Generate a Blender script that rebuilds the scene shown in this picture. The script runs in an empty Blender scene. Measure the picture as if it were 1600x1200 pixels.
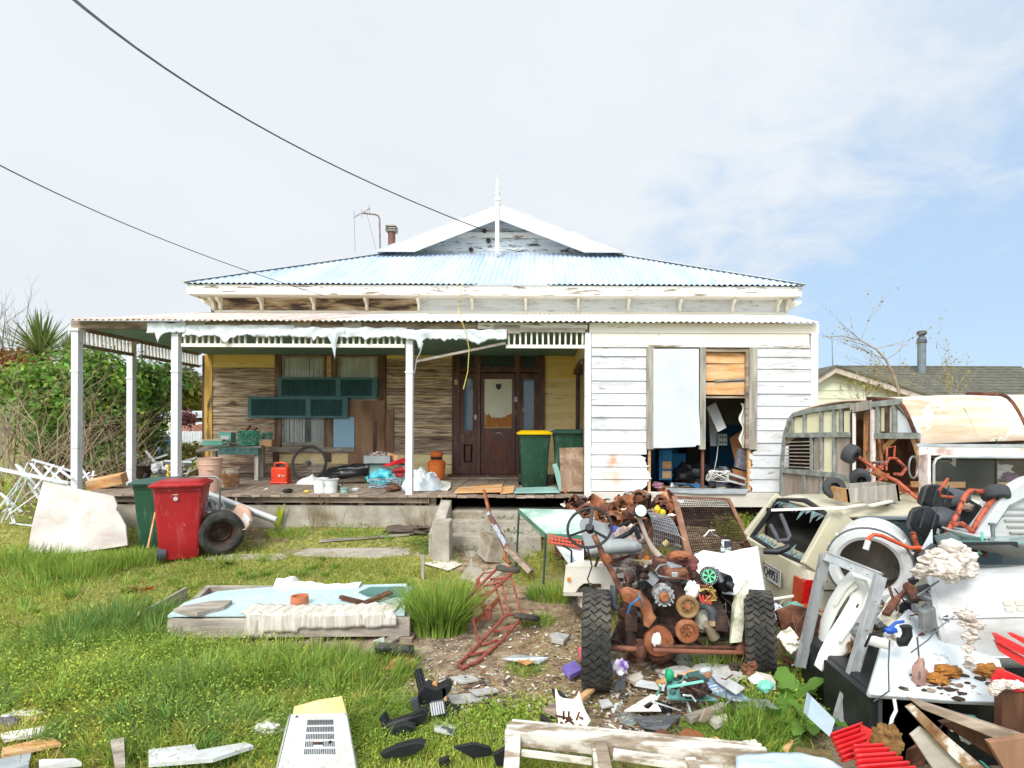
import bpy,math,random
import numpy as np
from mathutils import Vector,Matrix,Euler,noise as mnoise
random.seed(7);RNG=np.random.default_rng(7)
R=math.radians
scene=bpy.context.scene
COL=scene.collection
EYE=1.8;F=890.0;VX,VY=847.0,667.0;ROLL=R(0.23)
cam_d=bpy.data.cameras.new('camera');cam=bpy.data.objects.new('camera',cam_d);COL.objects.link(cam)
cam_d.sensor_width=36;cam_d.lens=F/1600*36
cam_d.shift_x=-(VX-800)/1600;cam_d.shift_y=(VY-600)/1600
cam_d.clip_start=0.05;cam_d.clip_end=3000
cam.location=(0,0,EYE);cam.rotation_euler=(R(90),-ROLL,0)
scene.camera=cam
scene.render.resolution_x,scene.render.resolution_y=1024,768
scene.view_settings.view_transform='Standard';scene.view_settings.look='None'
scene.view_settings.exposure=0.5;scene.view_settings.gamma=1.0
scene.view_settings.use_curve_mapping=False
SUNV=Vector((0.30,0.92,-0.88)).normalized()
sun_d=bpy.data.lights.new('sun','SUN');sun_d.energy=1.6;sun_d.angle=R(16);sun_d.color=(1.0,0.965,0.91)
sun=bpy.data.objects.new('sun',sun_d);COL.objects.link(sun)
sun.rotation_euler=SUNV.to_track_quat('-Z','Y').to_euler()
world=bpy.data.worlds.new('World');scene.world=world;world.use_nodes=True
nt=world.node_tree;nt.nodes.clear();N=nt.nodes.new;L=nt.links.new
def mth(op,a,b=None,c=None,clamp=False):
 n=N('ShaderNodeMath');n.operation=op;n.use_clamp=clamp
 for i,x in enumerate((a,b,c)):
  if x is None:continue
  if isinstance(x,(int,float)):n.inputs[i].default_value=x
  else:L(x,n.inputs[i])
 return n.outputs[0]
out=N('ShaderNodeOutputWorld');bg=N('ShaderNodeBackground');bg.inputs[1].default_value=0.1
sky=N('ShaderNodeTexSky');sky.sky_type='NISHITA';sky.sun_disc=False
sky.sun_elevation=math.asin(-SUNV.z);sky.sun_rotation=math.atan2(-SUNV.x,-SUNV.y)
sky.air_density=1.0;sky.dust_density=0.6;sky.ozone_density=1.5
tc=N('ShaderNodeTexCoord');sp=N('ShaderNodeSeparateXYZ');L(tc.outputs['Generated'],sp.inputs[0])
zz=mth('MAXIMUM',sp.outputs[2],0.0);den=mth('ADD',zz,0.22)
cx=mth('DIVIDE',sp.outputs[0],den);cy=mth('DIVIDE',sp.outputs[1],den)
cb=N('ShaderNodeCombineXYZ');L(cx,cb.inputs[0]);L(cy,cb.inputs[1])
n1=N('ShaderNodeTexNoise');n1.inputs['Scale'].default_value=0.75;n1.inputs['Detail'].default_value=6;n1.inputs['Roughness'].default_value=0.55
L(cb.outputs[0],n1.inputs['Vector'])
n2=N('ShaderNodeTexNoise');n2.inputs['Scale'].default_value=4.2;n2.inputs['Detail'].default_value=7;n2.inputs['Roughness'].default_value=0.6
n2.inputs['Distortion'].default_value=0.5
L(cb.outputs[0],n2.inputs['Vector'])
g=mth('MULTIPLY_ADD',sp.outputs[0],-1.15,0.33)
g=mth('MULTIPLY_ADD',sp.outputs[2],1.45,g)
g=mth('MULTIPLY_ADD',n1.outputs[0],1.0,g)
g=mth('MULTIPLY_ADD',n2.outputs[0],1.35,g)
g=mth('ADD',g,-1.27)
fac=N('ShaderNodeMapRange');fac.interpolation_type='SMOOTHSTEP'
L(g,fac.inputs[0]);fac.inputs[1].default_value=-0.15;fac.inputs[2].default_value=0.7
fac.inputs[3].default_value=0.0;fac.inputs[4].default_value=0.96
clc=N('ShaderNodeMix');clc.data_type='RGBA'
clc.inputs[6].default_value=(5.3,5.75,6.2,1);clc.inputs[7].default_value=(6.9,7.1,7.25,1)
L(n1.outputs[0],clc.inputs[0])
hz=N('ShaderNodeMix');hz.data_type='RGBA';hz.inputs[0].default_value=0.8
hz.inputs[7].default_value=(3.9,5.3,7.0,1)
L(sky.outputs[0],hz.inputs[6])
mx=N('ShaderNodeMix');mx.data_type='RGBA'
L(fac.outputs[0],mx.inputs[0]);L(hz.outputs[2],mx.inputs[6]);L(clc.outputs[2],mx.inputs[7])
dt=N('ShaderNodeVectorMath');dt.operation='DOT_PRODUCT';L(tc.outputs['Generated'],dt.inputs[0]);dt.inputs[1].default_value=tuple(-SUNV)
gl=mth('POWER',mth('MAXIMUM',dt.outputs['Value'],0.0),2.5);gl=mth('MULTIPLY_ADD',gl,2.1,1.0)  # sky glow around the sun, behind the camera, added to brighten the porch
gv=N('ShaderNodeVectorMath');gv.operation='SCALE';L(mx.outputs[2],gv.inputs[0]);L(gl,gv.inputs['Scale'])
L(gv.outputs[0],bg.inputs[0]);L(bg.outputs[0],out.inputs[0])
def P0(px,py,D):
 dx,dy=px-VX,py-VY
 x0=dx*math.cos(ROLL)+dy*math.sin(ROLL);y0=-dx*math.sin(ROLL)+dy*math.cos(ROLL)
 return Vector((x0/F*D,D,EYE-y0/F*D))
def P(px,py,D):
 p=P0(px,py,D)
 if p.z<0.02 and py>820 and py<1250:p=P0(px,py,D*(EYE-0.02)/(EYE-p.z))
 return p
def sstep(a,b,x):
 t=min(1,max(0,(x-a)/(b-a)));return t*t*(3-2*t)
def gz(x,y):
 z=0.12*sstep(6.4,7.4,y)+0.22*sstep(7.7,8.35,y)
 if x>0.9:z-=0.0
 z+=0.03*(mnoise.noise(Vector((x*0.9,y*0.9,3.1))))+0.015*mnoise.noise(Vector((x*3,y*3,9)))
 return z
def G(px,py,up=0.0):
 z=0.0
 for _ in range(12):
  dy=-(px-VX)*math.sin(ROLL)+(py-VY)*math.cos(ROLL)
  D=F*(EYE-z-up)/max(dy,8);D=min(D,60)
  p=P0(px,py,D);z=0.5*z+0.5*gz(p.x,D)
 p.z=gz(p.x,p.y)+up
 return p
def lin(h):
 if isinstance(h,str):
  v=[int(h[i:i+2],16)/255 for i in(0,2,4)]
  return tuple(((c/12.92)if c<0.04045 else((c+0.055)/1.055)**2.4)for c in v)+(1,)
 return tuple(h)+(1,)
MATS={}
def mk(name,stops,scale=4,detail=5,rough=0.7,bump=0.15,metal=0.0,layer=None,layer2=None,spec=0.4,dist=0.0,bscale=None,island=0.0,trans=0.0,alpha=1.0,coat=0.0,vary=0.0,sss=0):
 """stops: [(pos, colour)] over one noise; layer: (scale, lo, hi, colour) a second patchy coat"""
 if name in MATS:return MATS[name]
 m=bpy.data.materials.new(name);m.use_nodes=True;nt=m.node_tree;b=nt.nodes['Principled BSDF']
 N=nt.nodes.new;L=nt.links.new
 tc=N('ShaderNodeTexCoord');oi=N('ShaderNodeObjectInfo')
 off=N('ShaderNodeVectorMath');off.operation='MULTIPLY_ADD'
 cmb=N('ShaderNodeCombineXYZ')
 for i in range(3):L(oi.outputs['Random'],cmb.inputs[i])
 L(cmb.outputs[0],off.inputs[0]);off.inputs[1].default_value=(37,19,53);L(tc.outputs['Object'],off.inputs[2])
 def nz(sc,det=5,ds=0.0,ro=0.6):
  mp=N('ShaderNodeMapping');L(off.outputs[0],mp.inputs[0])
  mp.inputs['Scale'].default_value=sc if isinstance(sc,(tuple,list))else(sc,sc,sc)
  n=N('ShaderNodeTexNoise');n.inputs['Scale'].default_value=1;n.inputs['Detail'].default_value=det
  n.inputs['Roughness'].default_value=ro;n.inputs['Distortion'].default_value=ds
  L(mp.outputs[0],n.inputs['Vector']);return n.outputs[0]
 base=nz(scale,detail,dist)
 rp=N('ShaderNodeValToRGB');cr=rp.color_ramp
 while len(cr.elements)>1:cr.elements.remove(cr.elements[-1])
 stops=stops if isinstance(stops,list)else[(0.3,stops),(0.7,stops)]
 cr.elements[0].position=stops[0][0];cr.elements[0].color=lin(stops[0][1])
 for p,c in stops[1:]:
  e=cr.elements.new(p);e.color=lin(c)
 L(base,rp.inputs[0]);col=rp.outputs[0]
 masks=[]
 for ly in(layer,layer2):
  if not ly:continue
  lm=nz(ly[0],6,0.3,0.65)
  mr=N('ShaderNodeMapRange');L(lm,mr.inputs[0]);mr.inputs[1].default_value=ly[1];mr.inputs[2].default_value=ly[2]
  mxn=N('ShaderNodeMix');mxn.data_type='RGBA';L(mr.outputs[0],mxn.inputs[0]);L(col,mxn.inputs[6])
  mxn.inputs[7].default_value=lin(ly[3]);col=mxn.outputs[2];masks.append(mr.outputs[0])
 if island or vary:
  hs=N('ShaderNodeHueSaturation')
  src=None
  if island:
   ge=N('ShaderNodeNewGeometry');src=ge.outputs['Random Per Island'];amt=island
  else:
   src=oi.outputs['Random'];amt=vary
  mr=N('ShaderNodeMapRange');L(src,mr.inputs[0]);mr.inputs[3].default_value=1-amt;mr.inputs[4].default_value=1+amt
  L(mr.outputs[0],hs.inputs['Value']);L(col,hs.inputs['Color'])
  if island:
   m3=N('ShaderNodeMapRange');w=N('ShaderNodeMath');w.operation='FRACT';w2=N('ShaderNodeMath');w2.operation='MULTIPLY'
   w2.inputs[1].default_value=7.3;L(src,w2.inputs[0]);L(w2.outputs[0],w.inputs[0]);L(w.outputs[0],m3.inputs[0])
   m3.inputs[3].default_value=0.5-0.045*amt*2;m3.inputs[4].default_value=0.5+0.045*amt*2
   L(m3.outputs[0],hs.inputs['Hue'])
  col=hs.outputs[0]
 L(col,b.inputs['Base Color'])
 b.inputs['Roughness'].default_value=rough;b.inputs['Metallic'].default_value=metal
 b.inputs['Specular IOR Level'].default_value=spec;b.inputs['Coat Weight'].default_value=coat
 if trans:b.inputs['Transmission Weight'].default_value=trans
 if alpha<1:b.inputs['Alpha'].default_value=alpha
 if bump:
  bp=N('ShaderNodeBump');bp.inputs['Strength'].default_value=bump;bp.inputs['Distance'].default_value=0.02
  h=base if bscale is None else nz(bscale,6)
  L(h,bp.inputs['Height']);L(bp.outputs[0],b.inputs['Normal'])
 MATS[name]=m;return m
def glass(name,col='8fa0a4',alpha=0.35,rough=0.05):
 m=bpy.data.materials.new(name);m.use_nodes=True;b=m.node_tree.nodes['Principled BSDF']
 N=m.node_tree.nodes.new;L=m.node_tree.links.new
 n=N('ShaderNodeTexNoise');n.inputs['Scale'].default_value=3.0;tcn=N('ShaderNodeTexCoord');L(tcn.outputs['Object'],n.inputs['Vector'])
 mr=N('ShaderNodeMapRange');L(n.outputs[0],mr.inputs[0]);mr.inputs[3].default_value=max(0,alpha-0.1);mr.inputs[4].default_value=min(1,alpha+0.15)
 L(mr.outputs[0],b.inputs['Alpha'])
 b.inputs['Base Color'].default_value=lin(col);b.inputs['Roughness'].default_value=rough
 b.inputs['Specular IOR Level'].default_value=0.5
 return m
def leafmat(name,a,b_,isl=0.35,tr=0.35,rough=0.55):
 m=mk(name,[(0.3,a),(0.7,b_)],scale=1.7,rough=rough,bump=0,island=isl,spec=0.3)
 nt=m.node_tree;b=nt.nodes['Principled BSDF'];o=nt.nodes['Material Output']
 t=nt.nodes.new('ShaderNodeBsdfTranslucent');mx=nt.nodes.new('ShaderNodeMixShader');mx.inputs[0].default_value=tr
 nt.links.new(b.inputs['Base Color'].links[0].from_socket,t.inputs[0])
 nt.links.new(b.outputs[0],mx.inputs[1]);nt.links.new(t.outputs[0],mx.inputs[2]);nt.links.new(mx.outputs[0],o.inputs[0])
 return m
def rotm(r):
 if isinstance(r,Matrix):return r.to_3x3()
 return Euler((R(r[0]),R(r[1]),R(r[2]))).to_matrix()
def frame(axis,up=(0,0,1)):
 z=Vector(axis).normalized();u=Vector(up)
 if abs(z.dot(u.normalized()))>0.98:u=Vector((0,1,0.1))
 x=u.cross(z).normalized();y=z.cross(x)
 return Matrix((x,y,z)).transposed()
def at(loc,r=(0,0,0)):
 return Matrix.Translation(Vector(loc))@rotm(r).to_4x4()
class MB:
 def __init__(s):s.v=[];s.f=[]
 def add(s,vs,fs,M=None):
  b=len(s.v)
  if M is not None:vs=[M@Vector(v)for v in vs]
  s.v+=[tuple(v)for v in vs];s.f+=[tuple(i+b for i in f)for f in fs];return s
 def box(s,c,size,r=(0,0,0),taper=1.0,jit=0.0,M=None):
  m=rotm(r);c=Vector(c);hx,hy,hz=size[0]/2,size[1]/2,size[2]/2
  vs=[]
  for k in(-1,1):
   t=taper if k>0 else 1
   for i,j in((-1,-1),(1,-1),(1,1),(-1,1)):
    q=Vector((i*hx*t,j*hy*t,k*hz))
    if jit:q+=Vector((random.uniform(-jit,jit),random.uniform(-jit,jit),random.uniform(-jit,jit)))
    vs.append(c+m@q)
  return s.add(vs,[(3,2,1,0),(4,5,6,7),(0,1,5,4),(1,2,6,5),(2,3,7,6),(3,0,4,7)],M)
 def bar(s,p0,p1,w,h,up=(0,0,1),jit=0.0):
  p0,p1=Vector(p0),Vector(p1);d=p1-p0
  fr=frame(d,up)
  return s.box((p0+p1)/2,(w,h,d.length),fr,jit=jit)
 def tube(s,pts,r,n=8,closed=False,caps=True,flat=1.0):
  pts=[Vector(p)for p in pts];m=len(pts);rs=r if isinstance(r,(list,tuple))else[r]*m
  vs=[];up=None
  for i,p in enumerate(pts):
   if closed:t=pts[(i+1)%m]-pts[i-1]
   else:t=pts[min(i+1,m-1)]-pts[max(i-1,0)]
   if t.length<1e-9:t=Vector((0,0,1))
   t.normalize()
   if up is None:
    up=Vector((0,0,1))if abs(t.z)<0.9 else Vector((1,0,0))
   x=up.cross(t)
   if x.length<1e-6:x=Vector((1,0,0)).cross(t)
   x.normalize();up=t.cross(x).normalized()
   for k in range(n):
    a=2*math.pi*k/n
    vs.append(p+(x*math.cos(a)+up*math.sin(a)*flat)*rs[i])
  fs=[]
  for i in range(m if closed else m-1):
   for k in range(n):
    a,b=i*n+k,i*n+(k+1)%n
    c,d=((i+1)%m)*n+(k+1)%n,((i+1)%m)*n+k
    fs.append((a,b,c,d))
  if caps and not closed:
   fs.append(tuple(range(n-1,-1,-1)));fs.append(tuple(range((m-1)*n,m*n)))
  return s.add(vs,fs)
 def cyl(s,p0,p1,r0,r1=None,n=16):
  return s.tube([p0,p1],[r0,r0 if r1 is None else r1],n)
 def lathe(s,prof,n=24,M=None,arc=None):
  vs=[];k=len(prof);full=arc is None;a0,a1=(0,2*math.pi)if full else(R(arc[0]),R(arc[1]))
  m=n if full else n+1
  for i in range(m):
   a=a0+(a1-a0)*i/n
   for r,z in prof:vs.append(Vector((r*math.cos(a),r*math.sin(a),z)))
  fs=[]
  for i in range(n):
   j=(i+1)%m
   for q in range(k-1):fs.append((i*k+q,j*k+q,j*k+q+1,i*k+q+1))
  return s.add(vs,fs,M)
 def prism(s,pts,off):
  """closed slab from a 3D outline pushed along off"""
  n=len(pts);o=Vector(off);vs=[Vector(p)for p in pts]+[Vector(p)+o for p in pts]
  fs=[tuple(range(n)),tuple(range(2*n-1,n-1,-1))]
  for i in range(n):
   j=(i+1)%n;fs.append((i,i+n,j+n,j))
  return s.add(vs,fs)
 def grid(s,fn,nu,nv,M=None):
  vs=[fn(i/nu,j/nv)for j in range(nv+1)for i in range(nu+1)]
  w=nu+1
  return s.add(vs,[(j*w+i,j*w+i+1,(j+1)*w+i+1,(j+1)*w+i)for j in range(nv)for i in range(nu)],M)
 def blob(s,c,rad,amp=0.25,fq=1.6,seed=0,nu=20,nv=12,M=None):
  rad=Vector(rad)if not isinstance(rad,(int,float))else Vector((rad,)*3);c=Vector(c);vs=[]
  for j in range(nv+1):
   th=math.pi*j/nv
   for i in range(nu):
    a=2*math.pi*i/nu
    d=Vector((math.sin(th)*math.cos(a),math.sin(th)*math.sin(a),math.cos(th)))
    k=1+amp*(mnoise.noise(d*fq+Vector((seed*3.7,seed,1)))+0.3*mnoise.noise(d*fq*2.2+Vector((seed,5,2))))*.95
    vs.append(c+Vector((d.x*rad.x,d.y*rad.y,d.z*rad.z))*k)
  fs=[(j*nu+i,j*nu+(i+1)%nu,(j+1)*nu+(i+1)%nu,(j+1)*nu+i)for j in range(nv)for i in range(nu)]
  return s.add(vs,fs,M)
MW={}
def props(o,label=None,cat=None,group=None,kind=None):
 if label:o['label']=label
 if cat:o['category']=cat
 if group:o['group']=group
 if kind:o['kind']=kind
def build(mb,name,mat,parent=None,label=None,smooth=False,bevel=0,solid=0,M=None,kind=None,world=True,keep=False):
 me=bpy.data.meshes.new(name)
 vs=mb.v
 if parent is not None and world:
  inv=MW[parent.name].inverted();vs=[inv@Vector(v)for v in vs]
  vs=[tuple(v)for v in vs]
 me.from_pydata(vs,[],mb.f)
 for m_ in(mat if isinstance(mat,(list,tuple))else[mat]):me.materials.append(m_)
 if smooth:
  me.polygons.foreach_set('use_smooth',[True]*len(me.polygons))
  try:me.set_sharp_from_angle(angle=R(smooth if not isinstance(smooth,bool)else 40))
  except Exception:pass
 o=bpy.data.objects.new(name,me);COL.objects.link(o)
 if parent is not None:o.parent=parent;MW[o.name]=MW[parent.name]
 if M is not None:o.matrix_local=M
 if bevel:
  b=o.modifiers.new('bevel','BEVEL');b.width=bevel;b.segments=2;b.limit_method='ANGLE'
 if solid:
  b=o.modifiers.new('solid','SOLIDIFY');b.thickness=solid;b.offset=0
 if label:o['label']=label
 if kind:o['kind']=kind
 return o
def thing(name,label,cat,loc,rz=0.0,group=None,rot=None):
 o=bpy.data.objects.new(name,None);COL.objects.link(o);o.empty_display_size=0.1
 o.location=loc;o.rotation_euler=rot if rot else(0,0,rz)
 MW[o.name]=Matrix.Translation(Vector(loc))@Euler(o.rotation_euler).to_matrix().to_4x4()
 props(o,label,cat,group);return o
def one(mb,name,mat,label,cat,group=None,**k):
 """a thing of one mesh; its origin goes to the middle of its base"""
 a=np.array(mb.v);lo,hi=a.min(0),a.max(0)
 c=Vector(((lo[0]+hi[0])/2,(lo[1]+hi[1])/2,lo[2]))
 mb.v=[tuple(Vector(v)-c)for v in mb.v]
 o=build(mb,name,mat,**k);o.location=c;MW[o.name]=Matrix.Translation(c)
 props(o,label,cat,group);return o
def struct(mb,name,mat,**k):
 o=build(mb,name,mat,**k);o['kind']='structure';MW[o.name]=Matrix.Identity(4);return o
def copy_tree(o,loc=None,rot=None,label=None,parent=None,world_m=None):
 c=o.copy();COL.objects.link(c)
 if parent:c.parent=parent
 if loc is not None:c.location=loc
 if rot is not None:c.rotation_euler=rot
 if label:c['label']=label
 for ch in list(o.children):
  copy_tree(ch,parent=c)
 return c
def shared(src,M=None,parent=None,loc=None,rot=None,scale=None):
 """a further piece on the same mesh"""
 o=src.copy();COL.objects.link(o)
 if parent is not None:o.parent=parent
 if loc is not None:o.location=loc
 if rot is not None:o.rotation_euler=rot
 if scale is not None:o.scale=scale
 return o
def fastmesh(name,V,FA,mat,kind=None):
 """V (n,3) array, FA (m,3) triangle array"""
 me=bpy.data.meshes.new(name);me.vertices.add(len(V));me.vertices.foreach_set('co',V.astype(np.float32).ravel())
 k=FA.shape[1];me.loops.add(len(FA)*k);me.loops.foreach_set('vertex_index',FA.astype(np.int32).ravel())
 me.polygons.add(len(FA));me.polygons.foreach_set('loop_start',np.arange(0,len(FA)*k,k,dtype=np.int32))
 me.polygons.foreach_set('loop_total',np.full(len(FA),k,dtype=np.int32))
 me.update(calc_edges=True);me.materials.append(mat)
 o=bpy.data.objects.new(name,me);COL.objects.link(o)
 if kind:o['kind']=kind
 MW[o.name]=Matrix.Identity(4)
 return o
M_white=mk('white_paint',[(0.35,'d6d7d8'),(0.65,'e4e5e6')],scale=(3,3,3),rough=0.55,bump=0.08,bscale=30,layer=((2.5,9,14),0.62,0.72,'a89f90'))
M_board=mk('white_weatherboard',[(0.3,'ccced0'),(0.7,'dddfe0')],scale=(1.2,3,6),rough=0.6,bump=0.15,bscale=(6,60,60),layer=((1.5,5,8),0.50,0.80,'a0978a'),layer2=((4,20,26),.60,.68,'8d8274'))
M_chip=mk('chipped_white_paint',[(0.40,'e2ded5'),(0.56,'efece5'),(0.60,'a0917f'),(0.7,'7c6e60')],scale=(2.2,12,18),rough=0.65,bump=0.3)
M_cream=mk('cream_trim',[(0.35,'e9e2d2'),(0.66,'f0eadd'),(0.7,'b8ab98')],scale=(2,10,14),rough=0.6,bump=0.2)
M_yellow=mk('yellow_weatherboard',[(0.3,'efc568'),(0.7,'fbdd90')],scale=(1.2,4,10),rough=0.6,bump=0.15,bscale=(5,50,50),layer=((3,14,20),0.63,0.7,'6f5535'))
M_paleyel=mk('pale_yellow_weatherboard',[(0.3,'e5c684'),(0.7,'f5e0ac')],scale=(1.2,4,10),rough=0.6,bump=0.15,bscale=(5,50,50),layer=((3,14,20),0.60,0.67,'8a6a48'))
M_brown=mk('bare_weathered_board',[(0.30,'4e3d32'),(0.40,'8a705d'),(0.50,'b4987f'),(0.62,'d9c2aa')],scale=(2.6,22,44),detail=9,rough=0.85,bump=0.6,vary=0.25,dist=0.35,layer=((1.2,5,7),.5,.72,'5a4638'))
M_brown2=mk('peeling_pale_board',[(0.3,'5b4536'),(0.42,'957860'),(0.53,'c8ab8e'),(0.7,'e2ceb2')],scale=(2.6,20,36),detail=9,rough=0.85,bump=0.6,vary=0.15,dist=0.4,layer=((1.5,5,7),.56,.66,'5f4a3b'))
M_dark=mk('dark_stained_wood',[(0.3,'3a241a'),(0.5,'5c3b2d'),(0.75,'855a46')],scale=(9,9,1.6),detail=6,rough=0.5,bump=0.25,layer=((5,5,2),0.60,0.72,'7a6656'))
M_ply=mk('stained_plywood',[(0.3,'74543e'),(0.5,'987257'),(0.75,'b08d70')],scale=(4,4,1.2),rough=0.8,bump=0.2)
M_grey=mk('grey_driftwood',[(0.28,'6d6459'),(0.5,'9b9083'),(0.75,'bcb2a4')],scale=(3,16,16),detail=7,rough=0.85,bump=0.4,vary=0.12)
M_greyv=mk('grey_upright_wood',[(0.28,'757066'),(0.5,'a39c8f'),(0.75,'c8c1b4')],scale=(16,16,2),detail=7,rough=0.85,bump=0.4,vary=0.1)
M_pine=mk('raw_pine',[(0.3,'b07a45'),(0.5,'d3a06a'),(0.75,'e5c497')],scale=(2,12,12),detail=6,rough=0.7,bump=0.2,vary=0.12,layer=((2,6,9),0.56,0.7,'bfae9a'))
M_old=mk('old_timber',[(0.28,'5c4d40'),(0.5,'948270'),(0.75,'bcab97')],scale=(3,16,16),detail=7,rough=0.88,bump=0.4,vary=0.2)
M_conc=mk('weathered_concrete',[(0.3,'8d8476'),(0.6,'b3aa9b'),(0.8,'c6beb0')],scale=3.5,detail=8,rough=0.9,bump=0.35,layer=((2,2,3),0.52,0.7,'80735a'))
M_rust=mk('rusted_iron',[(0.28,'2b1c17'),(0.45,'553427'),(0.6,'7a4d39'),(0.78,'a07860')],scale=9,detail=8,rough=0.85,bump=0.5,layer=(3,0.58,0.75,'3b2a24'),vary=0.18)
M_rusto=mk('orange_rust',[(0.28,'5a3020'),(0.5,'935736'),(0.78,'bd8a62')],scale=8,detail=8,rough=0.85,bump=0.4)
M_rustd=mk('dark_greasy_rust',[(0.28,'1a1412'),(0.5,'3a2922'),(0.75,'664636')],scale=11,detail=8,rough=0.7,bump=0.5,vary=0.2)
M_redrust=mk('red_paint_rusted',[(0.3,'6e3524'),(0.5,'934839'),(0.7,'a5604f')],scale=7,detail=8,rough=0.75,bump=0.35,layer=(14,0.55,0.62,'5a2c1b'))
M_orange=mk('orange_paint_rusted',[(0.3,'9c452d'),(0.6,'b65a3e')],scale=7,rough=0.6,bump=0.3,layer=(22,0.52,0.58,'5c2716'))
M_alu=mk('weathered_aluminium',[(0.3,'9c9fa0'),(0.7,'c3c5c5')],scale=(14,14,3),rough=0.45,bump=0.1,metal=0.35,layer=(7,.55,.75,'7e7a72'))
M_steel=mk('dull_steel',[(0.3,'6e7072'),(0.7,'9b9d9e')],scale=8,rough=0.45,bump=0.1,metal=0.6)
M_galv=mk('galvanised_iron',[(0.3,'9fa5a8'),(0.7,'c4c8c9')],scale=5,rough=0.5,bump=0.1,metal=0.3)
M_rubber=mk('tyre_rubber',[(0.3,'222222'),(0.7,'403e39')],scale=12,detail=7,rough=0.9,bump=0.25,layer=(3,0.45,0.8,'6b6459'))
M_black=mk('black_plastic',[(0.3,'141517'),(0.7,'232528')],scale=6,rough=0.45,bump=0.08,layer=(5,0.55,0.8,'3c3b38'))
M_dgrey=mk('dark_grey_plastic',[(0.3,'3a3d41'),(0.7,'505357')],scale=5,rough=0.5,bump=0.08)
M_wplas=mk('white_plastic',[(0.3,'bcbdbc'),(0.7,'d2d3d1')],scale=3,rough=0.4,bump=0.05,layer=(3.2,0.52,0.78,'a39a88'),layer2=(14,0.62,0.70,'84745f'))
M_enam=mk('white_enamel',[(0.3,'c6c7c8'),(0.7,'d8d9d9')],scale=2,rough=0.28,bump=0.03,layer=((3,3,7),0.48,0.80,'9f9686'),layer2=(9,0.64,0.71,'7d5f48'))
M_enamd=mk('dirty_blueish_enamel',[(0.3,'c3ccd0'),(0.7,'dde3e4')],scale=2,rough=0.35,bump=0.05,layer=(5,0.60,0.68,'6b5a45'))
M_teal=mk('teal_green_paint',[(0.3,'3b5c57'),(0.7,'4c756e')],scale=4,rough=0.6,bump=0.1,layer=((3,3,9),0.6,0.8,'55665f'))
M_shut=mk('shutter_green',[(0.3,'3d6668'),(0.7,'547f80')],scale=4,rough=0.6,bump=0.1,layer=((3,3,9),0.6,0.85,'4f6a64'))
M_binr=mk('red_bin_plastic',[(0.3,'92171c'),(0.7,'ad2227')],scale=2,rough=0.42,bump=0.05,layer=((8,8,3),0.54,0.8,'b4504f'),layer2=((30,30,4),.64,.7,'c98a86'))
M_bing=mk('green_bin_plastic',[(0.3,'1b3b2b'),(0.7,'25503a')],scale=2,rough=0.45,bump=0.05,layer=((8,8,3),0.54,0.8,'4f705d'),layer2=((30,30,4),.64,.7,'7f9788'))
M_binlid=mk('dark_green_lid',[(0.3,'2d4a40'),(0.7,'3c5d51')],scale=2,rough=0.45,bump=0.05)
M_ylid=mk('yellow_lid',[(0.3,'e5b100'),(0.7,'f3c414')],scale=3,rough=0.4,bump=0.04)
M_dirt=mk('dark_soil',[(0.3,'2a2119'),(0.7,'51412f')],scale=6,rough=0.95,bump=0.5)
M_fabric=mk('pale_fabric',[(0.3,'d9d6cf'),(0.7,'efece6')],scale=6,rough=0.9,bump=0.2)
M_wrap=mk('torn_building_paper',[(0.3,'c3cace'),(0.7,'e4e8ea')],scale=(4,4,3),rough=0.65,bump=0.25,bscale=9)
M_sky=mk('light_blue_board',[(0.3,'8fb3cc'),(0.7,'a4c4d9')],scale=4,rough=0.65,bump=0.1)
M_blue=mk('blue_paint',[(0.3,'1c6795'),(0.7,'2a7fae')],scale=3,rough=0.6,bump=0.1)
M_pglass=glass('dusty_glass','46555a',0.55)
M_cglass=glass('clear_broken_glass','b9cfcf',0.14)
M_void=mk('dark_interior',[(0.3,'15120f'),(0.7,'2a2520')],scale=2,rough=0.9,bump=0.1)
D1,D2=8.32,11.3
FL=P(640,772,D1).z
house=thing('house','derelict single storey weatherboard house with faded blue iron roof and wide front verandah','house',(-0.9,12,0))
def hp(mb,name,mat,parent=None,**k):return build(mb,name,mat,parent or house,**k)
def X1(px):return P(px,667,D1).x
def Z1(py,px=1100):return P(px,py,D1).z
def X2(px):return P(px,667,D2).x
def Z2(py,px=600):return P(px,py,D2).z
def bx(mb,x0,x1,y0,y1,z0,z1,**k):return mb.box(((x0+x1)/2,(y0+y1)/2,(z0+z1)/2),(abs(x1-x0),abs(y1-y0),abs(z1-z0)),**k)
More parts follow.
